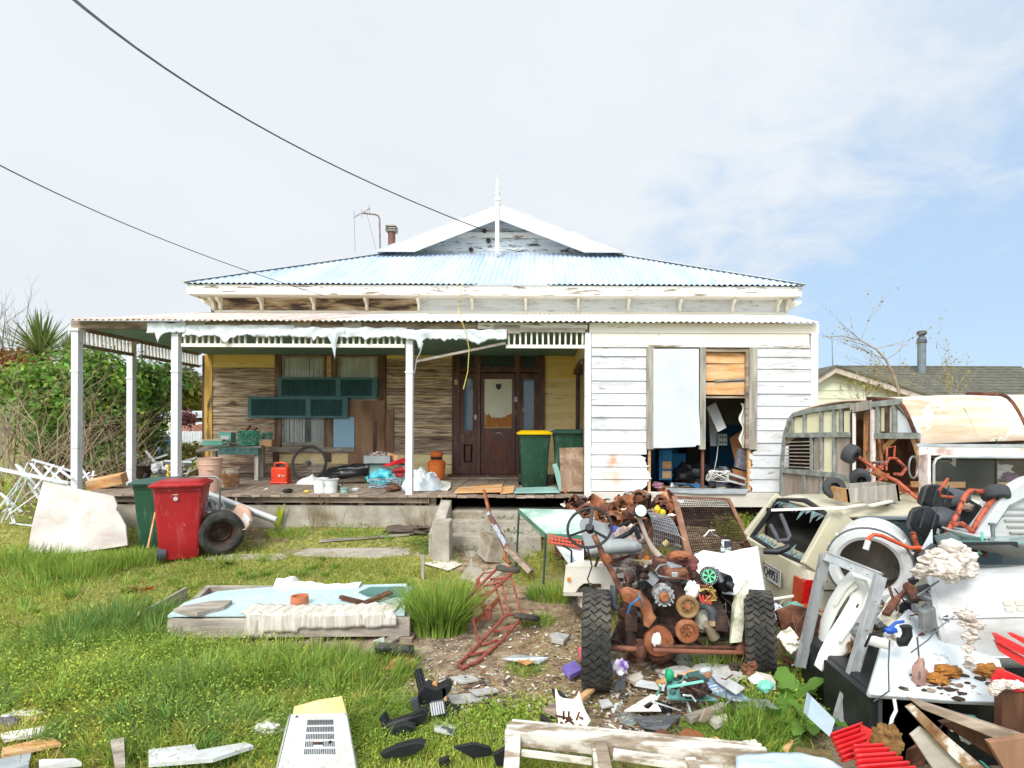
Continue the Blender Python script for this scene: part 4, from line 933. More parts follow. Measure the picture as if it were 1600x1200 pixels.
for q0,q1 in((P(1306,573,ND-.3),P(1244,612,ND-.3)),(P(1306,573,ND-.3),P(1470,625,ND-.3))):
 mb=MB();d=Vector((0,0,-.16));mb.prism([q0,q1,q1+d,q0+d],(0,.04,0));build(mb,'bargeboard',mk('pinkish_verge_board',[(0.3,'b7a79a'),(0.7,'cdbfb2')],rough=.7),nh)
 mb=MB();mb.prism([q0+Vector((0,-.05,.05)),q1+Vector((0,-.05,.05)),q1+Vector((0,-.05,0)),q0+Vector((0,-.05,0))],(0,3.0,0));build(mb,'verge_tiles',M_tile,nh)
p=P(1440,574,ND+3.5);q=P(1440,517,ND+3.5);r_=6/F*(ND+3.5)
mb=MB();mb.cyl((p.x,p.y,p.z-.4),(p.x,p.y,q.z-.22),r_,n=18);build(mb,'flue',mk('grey_flue',[(0.3,'5f676b'),(0.7,'7d868a')],rough=.5),nh,smooth=True)
mb=MB();mb.lathe([(.001,0),(r_*.9,0),(r_*1.15,-.03),(r_*1.15,-.12),(r_*.7,-.14),(r_*.7,-.26),(r_*1.15,-.30),(r_*1.2,-.4),(r_,-.42)],18,Matrix.Translation((p.x,p.y,q.z)));build(mb,'flue_cowl',mk('dark_cowl',[(0.3,'3f4648'),(0.7,'596163')],rough=.5),nh,smooth=True)
mb=MB();pp=P(1320,608,ND-.08)
for dx in(-.12,.12):mb.tube([pp+Vector((dx,0,.1)),pp+Vector((dx,-.03,0)),pp+Vector((dx+.06,-.03,-.04))],.012,5)
build(mb,'wall_hook',M_steel,nh)
mb=MB();a,b=P(1302,578,ND+2),P(1300,530,ND+2);mb.cyl(a-Vector((0,0,.4)),b,.02,.01,6);one(mb,'aerial_mast',M_steel,'thin aerial mast beside the neighbouring gable','aerial')
rng=random.Random(21)
M_bud=leafmat('yellow_green_bud','a3a23e','c6c261',.3)
for(px,D,seed,lb,top,ln)in((1405,10.6,1,'arching bare branch with yellow green buds behind the caravan',520,.8),(1490,11,2,'thin leafless sapling in front of the tiled roof',520,1.0),(1350,11,3,'low budding shrub in front of the neighbouring gable',560,.55)):
 rng=random.Random(seed);b=P(px,640,D);base=Vector((b.x,D,.3));t=thing('budding_tree',lb,'tree',base);mb=MB()
 mb.tube([base,b],[.04,.025],5);tips=[]
 if seed==1:
  arc_=[P(x,y,D)for x,y in((1405,640),(1404,610),(1396,585),(1384,562),(1368,545),(1345,532),(1315,525),(1285,527))]
  mb.tube(arc_,[.03,.028,.024,.02,.015,.011,.008,.005],5)
  for q in arc_[1:6]:
   for _ in range(2):twigs(mb,q,(rng.uniform(-.8,.8),rng.uniform(-.3,.3),rng.uniform(0,1)),.6,.008,2,.5,.2,3,rng)
 for _ in range(4 if seed!=3 else 7):twigs(mb,b,(rng.uniform(-.7,.7),rng.uniform(-.4,.4),1),ln*rng.uniform(.5,1),.010,3,.5,.2,3,rng)
 build(mb,'branches',M_bark,t,kind='stuff')
 v=mb.v;idx=[i for i in range(len(v))if v[i][2]>b.z+.0];pts=np.array([v[i]for i in rng.sample(idx,min(len(idx),210))])
 n=len(pts);rn=np.random.default_rng(seed);s=.014
 V=(pts[:,None,:]+rn.normal(size=(n,4,3))*s).reshape(-1,3);o=fastmesh('buds',V,np.arange(n*4).reshape(n,4),M_bud,'stuff')
 o.data.transform(Matrix.Translation(-t.location));o.parent=t
def wire(pxs,name,label,r,z):
 pts=[P(*q)for q in pxs];
 out=[]
 for i in range(len(pts)-1):
  for k in range(10):out.append(pts[i].lerp(pts[i+1],k/10))
 out.append(pts[-1]);mb=MB();mb.tube(out,r,6);t=one(mb,name,M_black,label,'cable',group=None)
def sag(p0,p1,mid,n=14):
 r=[]
 for i in range(n+1):
  t=i/n;a=(1-t)*(1-2*t);b=4*t*(1-t);c=t*(2*t-1)
  r.append(tuple(a*p0[k]+b*mid[k]+c*p1[k]for k in range(3)))
 return r
wire(sag((95,-18,3.2),(757,360,12.85),(392,190,8.0)),'power_cable','thick black power cable coming down to the gable',.011,0)
wire(sag((-20,248,4.5),(505,462,10.75),(232,365,7.8)),'phone_cable','thin cable sagging down to the left part of the eave',.006,0)
t=thing('tv_aerial','old television aerial on a bent pole left of the gable','aerial',P(594,392,14));D=14
mb=MB();mb.tube([P(594,398,D),P(593,342,D),P(591,337,D),P(586,335,D),P(567,333,D)],.022,7);build(mb,'pole',mk('rusty_pole',[(0.3,'7c5142'),(0.7,'8d8884')],rough=.7),t)
mb=MB();mb.bar(P(552,340,D),P(578,325,D),.03,.03);build(mb,'boom',M_steel,t)
for px,py,a,b in((553,339,-10,55),(565,333,-6,8),(577,326,-6,6)):
 mb=MB();mb.cyl(P(px,py+a,D),P(px+(.5 if b<20 else 2),py+b,D),.005,n=4);build(mb,'rod',M_steel,t)
mb=MB();mb.cyl(P(573,333,D),P(588,392,D),.004,n=4);build(mb,'stay_wire',M_steel,t)
t=thing('cable_bracket','rusted insulator knobs where the power cable meets the gable boards','insulator',P(757,360,12.9))
for a,b in((757,361),(763,376),(736,390)):
 mb=MB();mb.blob(P(a,b,13.1),.055,.3,2,a,10,6);build(mb,'knob',M_rustd,t)
mb=MB();mb.tube([P(721,444,10.68),P(721,455,10.72),P(716,478,11.0),P(717,490,10.4),P(722,503,8.1),P(728,520,8.15),P(733,545,8.2),P(731,580,8.25),P(724,608,8.25)],.007,6)
one(mb,'yellow_hose',mk('yellow_hose',[(0.3,'cdb64a'),(0.7,'dcc868')],rough=.5),'yellow cord hanging over both roofs in front of the door','cord')
def shutter(xa,xb,yt,yb,D,label,rz,split):
 t=thing('louvred_shutter',label,'shutter',P((xa+xb)/2,yb,D),group='green louvred shutters screwed across the porch window')
 x0,x1,z0,z1=P(xa,0,D).x,P(xb,0,D).x,P(0,yb,D).z,P(0,yt,D).z;z0=P((xa+xb)/2,yb,D).z;z1=P((xa+xb)/2,yt,D).z
 xm0,xm1=P(split-4,0,D).x,P(split+4,0,D).x;w=.07
 mb=MB()
 bx(mb,x0,x0+w,D,D+.035,z0,z1);bx(mb,x1-w-.04,x1,D,D+.035,z0,z1);bx(mb,xm0,xm1,D,D+.035,z0,z1)
 for q0,q1 in((x0+w,xm0),(xm1,x1-w-.04)):bx(mb,q0,q1,D,D+.035,z0,z0+.045);bx(mb,q0,q1,D,D+.035,z1-.045,z1)
 build(mb,'frame',M_shut,t,bevel=.004)
 sl=MB();sl.box((0,0,0),(.006,.034,z1-z0-.09),r=(0,0,38));first=build(sl,'slat',M_shut,t,world=False)
 cz=(z0+z1)/2;k=0
 for q0,q1 in((x0+w,xm0),(xm1,x1-w-.04)):
  n=int((q1-q0)/.03)
  for i in range(n):
   o=first if k==0 else shared(first,parent=t);o.location=Vector((q0+.015+i*.03,D+.018,cz))-t.location;k+=1
 mb=MB();bx(mb,x0+w,x1-w-.04,D+.034,D+.04,z0+.04,z1-.04);build(mb,'backing',M_teal,t)
shutter(437,592,589.5,622,D2-.16,'upper green louvred shutter lying sideways across the porch window',0,531)
shutter(389.5,546,620.5,653,D2-.2,'lower green louvred shutter, shifted left of the other one',0,484)
def crate(loc,size,rz,mat,name,label,cat,wall=.012,lidless=True,parts=True):
 t=thing(name,label,cat,loc,R(rz));a,b,h=size;mb=MB()
 mb.box((0,0,wall/2),(a,b,wall));mb.box((0,-b/2+wall/2,h/2+wall/2),(a,wall,h-wall));mb.box((0,b/2-wall/2,h/2+wall/2),(a,wall,h-wall))
 mb.box((-a/2+wall/2,0,h/2+wall/2),(wall,b-2*wall,h-wall));mb.box((a/2-wall/2,0,h/2+wall/2),(wall,b-2*wall,h-wall))
 build(mb,'body',mat,t,world=False);return t
def PF(px,py):
 D_=max(8.45,F*(EYE-FL)/(py-VY));v=P(px,0,D_);v.z=FL;return v
t=thing('workbench','rickety wooden workbench at the left end of the porch wall','workbench',(P(362,760,10.7).x,10.7,FL));D=10.45
zt=P(360,697,D).z
mb=MB();mb.prism([P(306,703,D-.15),P(408,697,D-.15),P(422,693,D+.5),P(330,693,D+.5)],(0,0,-.04));build(mb,'top',M_grey,t)
for px,D_ in((402,10.35),(336,10.9),(410,10.95)):
 mb=MB();p=P(px,700,D_);mb.box((p.x,D_,(FL+zt)/2),(.07,.07,zt-FL));build(mb,'leg',M_greyv,t)
mb=MB();mb.bar(P(402,757,D-.1),P(420,747,D+.4),.05,.03);build(mb,'brace',M_grey,t)
mb=MB();p=P(372,705,D-.2);mb.box((p.x,D-.17,p.z),(.72,.05,.13));mb.box((p.x,D-.2,p.z+.05),(.74,.02,.03))
tb=one(mb,'toolbox',M_teal,'long teal metal drawer hanging under the front edge of the workbench','toolbox',bevel=.006)
mb=MB()
for q in(350,372,388):mb.box(P(q,703,D-.235),(.04,.01,.02))
build(mb,'latch',M_steel,tb)
M_tg=mk('mint_green_tin',[(0.3,'5fae98'),(0.7,'86cdb8')],scale=3,rough=.5)
t=thing('tin_box','pale green tin box at the left end of the workbench','box',P(334,696,D-.05),R(12))
mb=MB();mb.box((0,0,.05),(.33,.2,.09));build(mb,'body',M_tg,t,world=False,bevel=.006);mb=MB();mb.box((0,-.005,.1),(.34,.21,.02));build(mb,'lid',mk('cream_lid','d8cfa6',rough=.6),t,world=False)
t=thing('tin_box','teal tin with a white label behind the pale green one','box',P(355,692,D+.3),R(-4))
mb=MB();mb.box((0,0,.1),(.24,.15,.2));build(mb,'body',M_tg,t,world=False);mb=MB();mb.box((0.01,-.08,.1),(.17,.008,.07));build(mb,'label_strip',M_fabric,t,world=False)
def tangle(c,rad,n,r,name,mat,label,cat,seed=1,flat=.7,k=26):
 rng=random.Random(seed);t=thing(name,label,cat,c)
 mb=MB()
 for _ in range(n):
  d=[rng.uniform(0,6.28)for _ in range(4)];f=[rng.uniform(.8,2.4)for _ in range(3)]
  pts=[Vector(c)+Vector((rad*math.sin(f[0]*u*6+d[0])*rng.uniform(.9,1.0),rad*.6*math.sin(f[1]*u*6+d[1]),rad*flat*(1+math.sin(f[2]*u*6+d[2]))))for u in np.linspace(0,1,k)]
  mb.tube(pts,r,4,caps=False)
 build(mb,'strands',mat,t,kind='stuff');return t
M_net=mk('green_net_twine',[(0.3,'2f9079'),(0.7,'58b89d')],scale=5,rough=.8)
tangle(P(389,695,D),.17,12,.006,'rope_tangle',M_net,'heap of tangled sea green rope on the workbench','rope',2,.75)
tangle(P(345,696,D-.0),.2,4,.006,'rope_tangle',mk('pale_twine','9fb39a',rough=.9),'pale twine looped over the tin boxes','rope',6,.25)
tangle(P(417,688,D+.3),.09,6,.006,'plastic_tangle',M_net,'small mint green tangle beside the block on the workbench','rope',7,.8)
for a,b,c_,d in((370,690,392,665),(378,692,402,668)):
 mb=MB();mb.bar(P(a,b,D+.15),P(c_,d,D+.4),.04,.02);one(mb,'wood_offcut',M_rust,'brown offcut %s behind the green rope'%('leaning left' if a==370 else 'leaning right'),'wood')
mb=MB();p=P(417,698,D+.1);mb.box((p.x,D+.1,p.z+.07),(.23,.12,.13));one(mb,'wood_block',M_pine,'square cut block of pale wood at the right end of the workbench','wood',bevel=.004)
def pot(px,yb,yt,D,r0,r1,mat,name,label,cat,rim=.012,handle=False,n=28,ribs=()):
 b=PF(px,yb)if 8.4<D<9.6 else P(px,yb,D);h=P(px,yt,b.y).z-b.z;t=thing(name,label,cat,b)
 prof=[(.001,0),(r0,0)]
 for k in range(1,9):
  z=h*k/9;r=r0+(r1-r0)*k/9
  prof.append((r,z))
  if k in ribs:prof+=[(r+.008,z+.004),(r+.008,z+.016),(r,z+.02)]
 prof+=[(r1,h-rim),(r1+.01,h-rim),(r1+.012,h),(r1-.01,h),(r0-.01,.02),(.001,.02)]
 mb=MB();mb.lathe(prof,n);build(mb,'body',mat,t,world=False,smooth=True)
 if handle:
  mb=MB();mb.tube([Vector((r1*1.04*math.cos(a),-r1*.9*math.sin(a)*.5,h-.03-.4*r1*math.sin(a)))for a in np.linspace(0,math.pi,14)],.003,5);build(mb,'handle',M_steel,t,world=False)
 return t
M_pink=mk('faded_pink_plastic',[(0.3,'c79b85'),(0.7,'d9b29c')],scale=2,rough=.5,bump=.05)
pk=pot(331.5,769,715,9.0,.135,.166,M_pink,'rubbish_bin','tall faded pink plastic bin on the porch edge','bin',ribs=(7,))
mb=MB();mb.box((.08,-.15,.33),(.1,.02,.014));build(mb,'side_grip',M_pink,pk,world=False)
pot(362.5,762,731,9.35,.135,.14,mk('flaking_rusty_drum',[(0.35,'7d5233'),(0.5,'a07248'),(0.6,'c9bfae')],scale=5,detail=8,rough=.7,bump=.3),'rusty_drum','rusty metal drum with flaked paint beside the pink bin','drum',ribs=(2,5))
M_bkt=mk('scuffed_white_bucket',[(0.3,'d9dad7'),(0.7,'ecedea')],scale=3,rough=.5,layer=(6,.58,.72,'8f8b83'))
pot(504,772,747,9.35,.09,.105,M_bkt,'paint_bucket','clean white bucket, the left one of the pair on the porch edge','bucket',handle=True)
pot(520,775,748,9.1,.088,.108,mk('paint_splashed_bucket',[(0.4,'e4e4e1'),(0.56,'d2d2ce'),(0.62,'77746c')],scale=6,rough=.5),'paint_bucket','white bucket splashed with dried paint, in front of the clean one','bucket',handle=True)
pot(541.5,772,762,9.15,.055,.058,mk('dusty_teal_cup','8fb0a2',rough=.6),'paint_tin','small dusty teal tin right of the buckets','tin')
mb=MB();mb.tube([P(535,768,9.4),P(535,752,9.4)],.012,6);mb.box(P(535,768,9.4),(.07,.05,.08));one(mb,'brush',M_rust,'rusty brush standing upright behind the teal tin','brush')
t=thing('fuel_can','bright red plastic fuel can by the bicycle wheel','fuel can',PF(442,757));M_can=mk('red_can_plastic',[(0.3,'d03a20'),(0.7,'e24a2c')],rough=.35,bump=0)
mb=MB();mb.box((0,0,.15),(.28,.18,.27));build(mb,'body',M_can,t,world=False,bevel=.03,smooth=True)
mb=MB();mb.box((0,0,.02),(.31,.21,.035));build(mb,'base',M_can,t,world=False,bevel=.012)
mb=MB();mb.tube([(-.11,0,.27),(-.1,0,.34),(.0,0,.36),(.1,0,.34),(.11,0,.27)],.02,8);build(mb,'handle',M_can,t,world=False,smooth=True)
mb=MB();mb.cyl((-.06,0,.28),(-.06,0,.33),.03);build(mb,'cap',M_black,t,world=False)
mb=MB();mb.prism([(.0,-.093,.12),(.025,-.093,.125),(.03,-.093,.15),(.01,-.093,.165),(-.005,-.093,.145)],(0,-.003,0));mb.box((.075,-.094,.14),(.07,.003,.012));build(mb,'printed_mark',M_wplas,t,world=False)
t=thing('bicycle_wheel','black tyred bicycle wheel leaning on the wall under the window','bicycle wheel',PF(484,755),rot=(R(-10),0,R(3)));rr=.335
Mx=Matrix.Translation((0,0,rr))@Matrix.Rotation(R(90),4,'X')
mb=MB();mb.lathe([(rr-.045+.024*math.cos(a),.024*math.sin(a))for a in np.linspace(0,2*math.pi,11)],56,Matrix.Translation((0,0,rr))@Matrix.Rotation(R(90),4,'X'));build(mb,'tyre',M_rubber,t,world=False,smooth=True)
mb=MB();mb.lathe([(rr-.07,-.012),(rr-.06,-.014),(rr-.06,.014),(rr-.07,.012),(rr-.07,-.012)],56,Mx);build(mb,'rim',M_black,t,world=False,smooth=True)
mb=MB();mb.cyl((0,-.05,rr),(0,.05,rr),.022,n=12);mb.cyl((0,-.03,rr),(0,.0,rr),.045,n=16);build(mb,'hub',M_black,t,world=False,smooth=True)
mb=MB()
for k in range(32):
 a=k*math.pi/16;mb.tube([(.02*math.cos(a+1),-.03 if k%2 else .03,rr+.02*math.sin(a+1)),((rr-.07)*math.cos(a),0,rr+(rr-.07)*math.sin(a))],.0018,3,caps=False)
build(mb,'spokes',M_steel,t,world=False,kind='stuff')
def clothheap(cpx,D,w,h,mat,name,label,cat,seed=1,amp=.5,d=None,n=36):
 c=PF(*cpx);d=d or w*.6
 def fn(u,v):
  x,y=(u-.5)*2,(v-.5)*2;r=math.sqrt(x*x+y*y)
  f=max(0,1-r**2)**.6
  k=1+amp*mnoise.noise(Vector((x*2.3,y*2.3,seed)))+amp*.8*abs(mnoise.noise(Vector((x*5,y*5,seed+4))))
  return Vector((c.x+x*w/2*(1+.15*mnoise.noise(Vector((y*2,seed,1)))),c.y+y*d/2,c.z+h*f*k*.7+.006))
 mb=MB();mb.grid(fn,n,n);return one(mb,name,mat,label,cat,smooth=True)
clothheap((488,758),10.5,.46,.14,mk('pinkish_white_plastic_bag',[(0.3,'d8c8c6'),(0.7,'eee6e4')],rough=.5),'plastic_bag','crumpled pinkish white plastic bags under the bicycle wheel','bag',3,.8)
mb=MB();mb.blob((0,0,0),(.5,.15,.11),.35,2.4,3,30,14);o=one(mb,'rubbish_bag',mk('black_polythene',[(0.3,'17181b'),(0.7,'2b2d31')],rough=.25,bump=.5,bscale=14),'long black polythene bundle lying behind the buckets','bag',smooth=True);o.location=PF(552,757)+Vector((0,0,.1));o.rotation_euler=(0,R(-8),0)
clothheap((522,766),9.9,.3,.1,M_black,'plastic_bag','black plastic scrap in front of the bundle','bag',5)
t=thing('fish_tank','glass fish tank stuffed with turquoise netting on the porch','fish tank',PF(606,763));x0,x1=P(577,0,9.1).x-t.location.x,P(640,0,9.1).x-t.location.x;h=.39;dd=.36
M_tglass=glass('tank_glass','a9c8c4',.22)
for q in((x0,x1,0,.008),(x0,x1,dd-.008,dd)):
 mb=MB();bx(mb,q[0],q[1],q[2],q[3],0.02,h);build(mb,'glass_side',M_tglass,t,world=False)
for q in((x0,x0+.008),(x1-.008,x1)):
 mb=MB();bx(mb,q[0],q[1],.01,dd-.01,0.02,h);build(mb,'glass_side',M_tglass,t,world=False)
mb=MB();bx(mb,x0-.01,x1+.01,-.01,dd+.01,0,.025);bx(mb,x0-.008,x1+.008,-.008,.012,h-.02,h+.005);bx(mb,x0-.008,x0+.012,-.008,.004,.025,h-.02);build(mb,'rim',M_black,t,world=False)
M_turq=mk('turquoise_netting',[(0.35,'1c8f9f'),(0.5,'3fb6c2'),(0.65,'8fd5d8')],scale=14,rough=.7,bump=.6)
mb=MB();mb.blob(P(598,746,9.25),(.24,.13,.15),.5,2.5,2,30,16);one(mb,'netting',M_turq,'bundle of bright turquoise netting inside the fish tank','net',smooth=True)
mb=MB();mb.blob(P(627,737,9.25),(.13,.12,.1),.5,2.5,8,24,14);one(mb,'red_cloth',mk('dull_red_cloth',[(0.3,'8d2328'),(0.7,'b4393b')],rough=.9,bump=.4),'dull red cloth in the right half of the fish tank','cloth',smooth=True)
tangle(P(604,760,9.2),.27,14,.005,'rope_tangle',mk('white_blue_cord',[(0.4,'c9ced0'),(0.6,'4b7180')],scale=20,rough=.8),'white cord lying in the bottom of the fish tank','rope',9,.25)
crate(P(593,723,9.25),(.42,.3,.12),0,mk('grey_tray_plastic',[(0.3,'7d8282'),(0.7,'969b9a')],rough=.6),'tray','shallow grey plastic tray resting on top of the fish tank','tray')
mb=MB();mb.blob(P(592,713,9.25),(.16,.1,.07),.6,3,4,20,10);one(mb,'junk',mk('brown_bits',[(0.4,'4c3029'),(0.6,'a79c95')],scale=18,rough=.8),'brown and grey bits heaped in the grey tray','junk',smooth=True)
mb=MB();mb.prism([P(598,727,9.1),P(628,716,9.1),P(636,714,9.2),P(636,722,9.15),P(606,729,9.08)],(0,.16,0));one(mb,'cloth',mk('bright_red_cloth',[(0.3,'b3181f'),(0.7,'cf2a2e')],rough=.9),'bright red cloth hanging over the fish tank rim','cloth')
mb=MB();mb.box(P(612,714,9.3),(.16,.12,.1),r=(0,18,20));one(mb,'wood_block',M_pine,'orange tinted wood block tilted on the fish tank','wood')
t=thing('water_cooler','orange insulated drink cooler with a screw lid beside the door','cooler',PF(685,751));M_oc=mk('orange_cooler_plastic',[(0.3,'d8682c'),(0.7,'e77f3d')],rough=.45,bump=.03)
mb=MB();mb.lathe([(.001,0),(.12,0),(.145,.05),(.16,.25),(.16,.3)],28);build(mb,'body',M_oc,t,world=False,smooth=True)
mb=MB();mb.lathe([(.16,.3),(.165,.305),(.165,.33),(.12,.37),(.1,.38)],28);build(mb,'shoulder',M_oc,t,world=False,smooth=True)
mb=MB();mb.lathe([(.1,.38),(.105,.39),(.105,.42),(.09,.43)],24);build(mb,'collar',M_rustd,t,world=False,smooth=True)
mb=MB();mb.lathe([(.09,.43),(.11,.44),(.12,.48),(.09,.53),(.001,.54)],24);build(mb,'lid',M_oc,t,world=False,smooth=True)
clothheap((662,764),9.7,.62,.34,mk('washed_out_cloth',[(0.35,'8fb0ba'),(0.48,'cfd9dc'),(0.6,'e8e6e2'),(0.72,'a26f7c')],scale=5,detail=4,rough=.9,bump=.3),'cloth_heap','slumped heap of pale blue and white cloths right of the middle post','cloth',7,.6,d=.8)
mb=MB();mb.prism([P(667,776,8.45),P(690,778,8.3),P(704,762,8.9),P(704,755,9.6),P(690,752,9.8)],(0,0,.015));one(mb,'board',M_fabric,'pale square board hanging over the porch edge above the kerb','board')
for k,(pts,mt,lb)in enumerate((([(710,771),(784,769),(785,758),(716,763)],M_pine,'wide raw pine board lying across the top of the steps'),([(782,772),(802,770),(804,760),(786,761)],M_pine,'short pine board at the right of the wide one'))):
 mb=MB();mb.prism([P(a,b,8.3 if i<2 else 8.9)for i,(a,b)in enumerate(pts)],(0,0,.018));o=one(mb,'pine_plank',mt,lb,'plank')
M_ptl=mk('pale_teal_board',[(0.3,'7fa69c'),(0.7,'9dc1b6')],scale=3,rough=.6)
mb=MB();mb.prism([P(803,771,8.3),P(874,770,8.3),P(866,762,8.8),P(808,764,8.8)],(0,0,.02));one(mb,'flat_board',M_ptl,'pale teal board lying flat in front of the green bins','board')
mb=MB();mb.prism([P(863,726,8.9),P(870,724,8.85),P(876,740,8.6),P(880,768,8.45),P(874,768,8.5),P(868,745,8.8)],(.0,.03,0));one(mb,'curved_board',M_ptl,'bent pale teal strip standing against the brown panel','board')
M_bpan=mk('burnt_brown_panel',[(0.3,'55402f'),(0.5,'866a52'),(0.7,'b3a08c')],scale=3.5,detail=6,rough=.7,dist=.8)
mb=MB();mb.prism([P(877,768,8.4),P(911.5,768,8.4),P(911.5,699,8.62),P(874,700,8.62)],(0,.02,0));one(mb,'brown_board',M_bpan,'brown scorched panel leaning in front of the dark green bin','panel')
def wheelie(loc,h,rz,body,lid,label,cat='wheelie bin',group='wheelie bins',tilt=0,wscale=1.0):
 t=thing('wheelie_bin',label,cat,loc,R(rz),group=group);s=h/1.0;wb,wt,db,dt=.21*s*wscale,.275*s*wscale,.22*s,.30*s;hh=.93*s
 def ring(w,d,z,r,yo=0.0):
  out=[]
  for(sx,sy)in((1,1),(-1,1),(-1,-1),(1,-1)):
   a0={(1,1):0,(-1,1):90,(-1,-1):180,(1,-1):270}[(sx,sy)]
   for k in range(4):
    a=R(a0+30*k);out.append(Vector((sx*(w-r)+r*math.cos(a),sy*(d-r)+r*math.sin(a)+yo,z)))
  return out
 mb=MB();rings=[]
 for tt,ww,d2 in((0,0,0),(.02,.1,.1),(.3,.33,.33),(.55,.56,.56),(.8,.8,.8),(.93,.93,.93),(.935,1.06,1.04),(.985,1.08,1.06),(1.0,1.08,1.06)):
  rings.append(ring(wb+(wt-wb)*ww,db+(dt-db)*d2,hh*tt,.035*s,.0))
 vs=[v for r_ in rings for v in r_];n=16
 fs=[(j*n+i,j*n+(i+1)%n,(j+1)*n+(i+1)%n,(j+1)*n+i)for j in range(len(rings)-1)for i in range(n)]+[tuple(range(n-1,-1,-1)),tuple(range((len(rings)-1)*n,len(rings)*n))]
 mb.add(vs,fs);build(mb,'body',body,t,world=False,smooth=35)
 mb=MB();rings=[]
 for z,k in((0,1.13),(.022,1.15),(.03,1.13),(.045,1.02),(.068,.9),(.072,.8)):
  rings.append(ring(wt*k,dt*k*(1.04 if k>1.1 else 1),hh+z*s,.05*s,-.01*s+(.0)))
 vs=[v for r_ in rings for v in r_];fs=[(j*n+i,j*n+(i+1)%n,(j+1)*n+(i+1)%n,(j+1)*n+i)for j in range(len(rings)-1)for i in range(n)]+[tuple(range(n-1,-1,-1)),tuple(range((len(rings)-1)*n,len(rings)*n))]
 mb.add(vs,fs);build(mb,'lid',lid,t,world=False,smooth=40)
 mb=MB();mb.tube([(-wt*.9,dt*1.0,hh*.97),(-wt*.9,dt*1.35,hh*.98),(wt*.9,dt*1.35,hh*.98),(wt*.9,dt*1.0,hh*.97)],.016*s,8);build(mb,'handle',body,t,world=False,smooth=True)
 for sx in(-1,1):
  mb=MB();mb.cyl((sx*(wb+.005),db+.02,.1*s),(sx*(wb+.055),db+.02,.1*s),.1*s,n=20);mb.cyl((sx*(wb+.004),db+.02,.1*s),(sx*(wb+.06),db+.02,.1*s),.05*s,n=14);build(mb,'wheel',M_rubber,t,world=False,smooth=40)
 return t
b=P(834,761,9.55);wheelie((b.x,9.55,FL),.93,4,M_bing,M_ylid,'dark green wheelie bin with a bright yellow lid beside the front door')
b=P(888,763,9.75);wheelie((b.x,9.75,FL),.95,-3,M_bing,M_binlid,'dark green wheelie bin with a dark lid in the porch corner')
for(px,py,D,s,mt,lb)in((452,771,9.3,.07,M_black,'small black clamp lying on the porch boards'),(482,773,9.0,.045,mk('yellow_scrap','d6b94e',rough=.7),'little yellow scrap on the porch edge'),(559,768,9.3,.06,M_wplas,'white broken cup on the boards left of the tank'),(618,768,8.9,.13,M_rust,'rust brown crushed tin by the foot of the middle post')):
 mb=MB();mb.blob(PF(px,py)+Vector((0,0,s*.3)),(s,s*.8,s*.5),.5,2.5,px,14,8);one(mb,'scrap',mt,lb,'scrap',smooth=True)
for k,(a,b_)in enumerate((((352,776,8.35),(398,763,9.2)),((372,777,8.3),(410,764,9.1)),((396,779,8.25),(418,765,9.0)))):
 mb=MB();mb.bar(P(*a)+Vector((0,0,.02)),P(*b_)+Vector((0,0,.02)),.1 if k<2 else .04,.018);one(mb,'plank',(M_grey,M_old,M_cream)[k],('widest grey plank laid loose on the porch edge','brown plank beside the widest grey one','narrow white strip beside the loose planks')[k],'plank')
mb=MB();mb.prism([P(445,762,9.7),P(530,764,9.7),P(525,756,10.6),P(452,756,10.6)],(0,0,.01));one(mb,'mat',mk('dark_red_mat',[(0.3,'55201d'),(0.7,'7c332c')],rough=.9),'dark red mat on the boards under the fuel can','mat')
mb=MB();a=P(168,752,9.0);mb.box((a.x,9.0,a.z-.0),(.46,.34,.16),r=(4,-12,22));one(mb,'timber_block',M_pine,'thick weathered timber block at the left end of the porch','timber',bevel=.01)
pot(221,747,728,10.2,.13,.17,M_rustd,'old_pot','dark rusty pot with a wire handle behind the second post','pot',handle=True)
mb=MB();a=P(261,746,9.2);mb.blob(a,(.035,.02,.06),.4,2,3);mb.box(a+Vector((0.02,0,.13)),(.02,.02,.16));one(mb,'toy',mk('yellow_toy_plastic','e0b01c',rough=.4),'small bright yellow plastic tool beside the third post','toy')
rng=random.Random(77)
for k in range(16):
 px,py,D=rng.uniform(150,312),rng.uniform(716,742),rng.uniform(11.6,13)
 p=P(px,py,D);mb=MB();w=rng.uniform(.25,.6)
 mb.box(p,(w,.05,rng.uniform(.12,.3)),r=(rng.uniform(20,70),rng.uniform(-30,30),rng.uniform(-40,40)));mb.bar(p+Vector((-w*.6,.05,-.1)),p+Vector((w*.6,.05,.12)),.04,.04)
 c=('grey','blue grey','black','white','brown')[k%5];pos=('low by the shrub','behind the second post','in the gap before the third post','at the far edge','nearest the house corner')[min(4,int((px-150)/33))]
 one(mb,'scrap_sheet',(M_galv,M_dgrey,M_black,M_wplas,M_old)[k%5],'%s scrap %s beyond the porch end, %s'%(c,('leaning','flat','tilted','upright')[k//4],pos),'scrap',group='scrap beyond the porch end')
def panel(pxs,D,th,mat,name,label,cat,off=None,one_=True,**k):
 Ds=D if isinstance(D,(list,tuple))else[D]*len(pxs)
 mb=MB();mb.prism([P(a,b,d)for(a,b),d in zip(pxs,Ds)],off or(0,th,0));return one(mb,name,mat,label,cat,**k)
panel([(1104,637),(1118,628),(1135,668),(1122,675)],[9.0,9.0,8.8,8.8],.04,M_fabric,'cushion','pale padded board hanging aslant in the broken window','board')
panel([(1107,640),(1121,660),(1121,697),(1110,697)],9.3,.03,M_wplas,'white_sheet','white upright panel behind the hanging board','panel')
panel([(1122,678),(1136,678),(1136,696),(1122,696)],9.2,.03,mk('pale_switchboard','b8c4bd',rough=.6),'switchboard','small pale panel with six dark holes inside the room','panel')
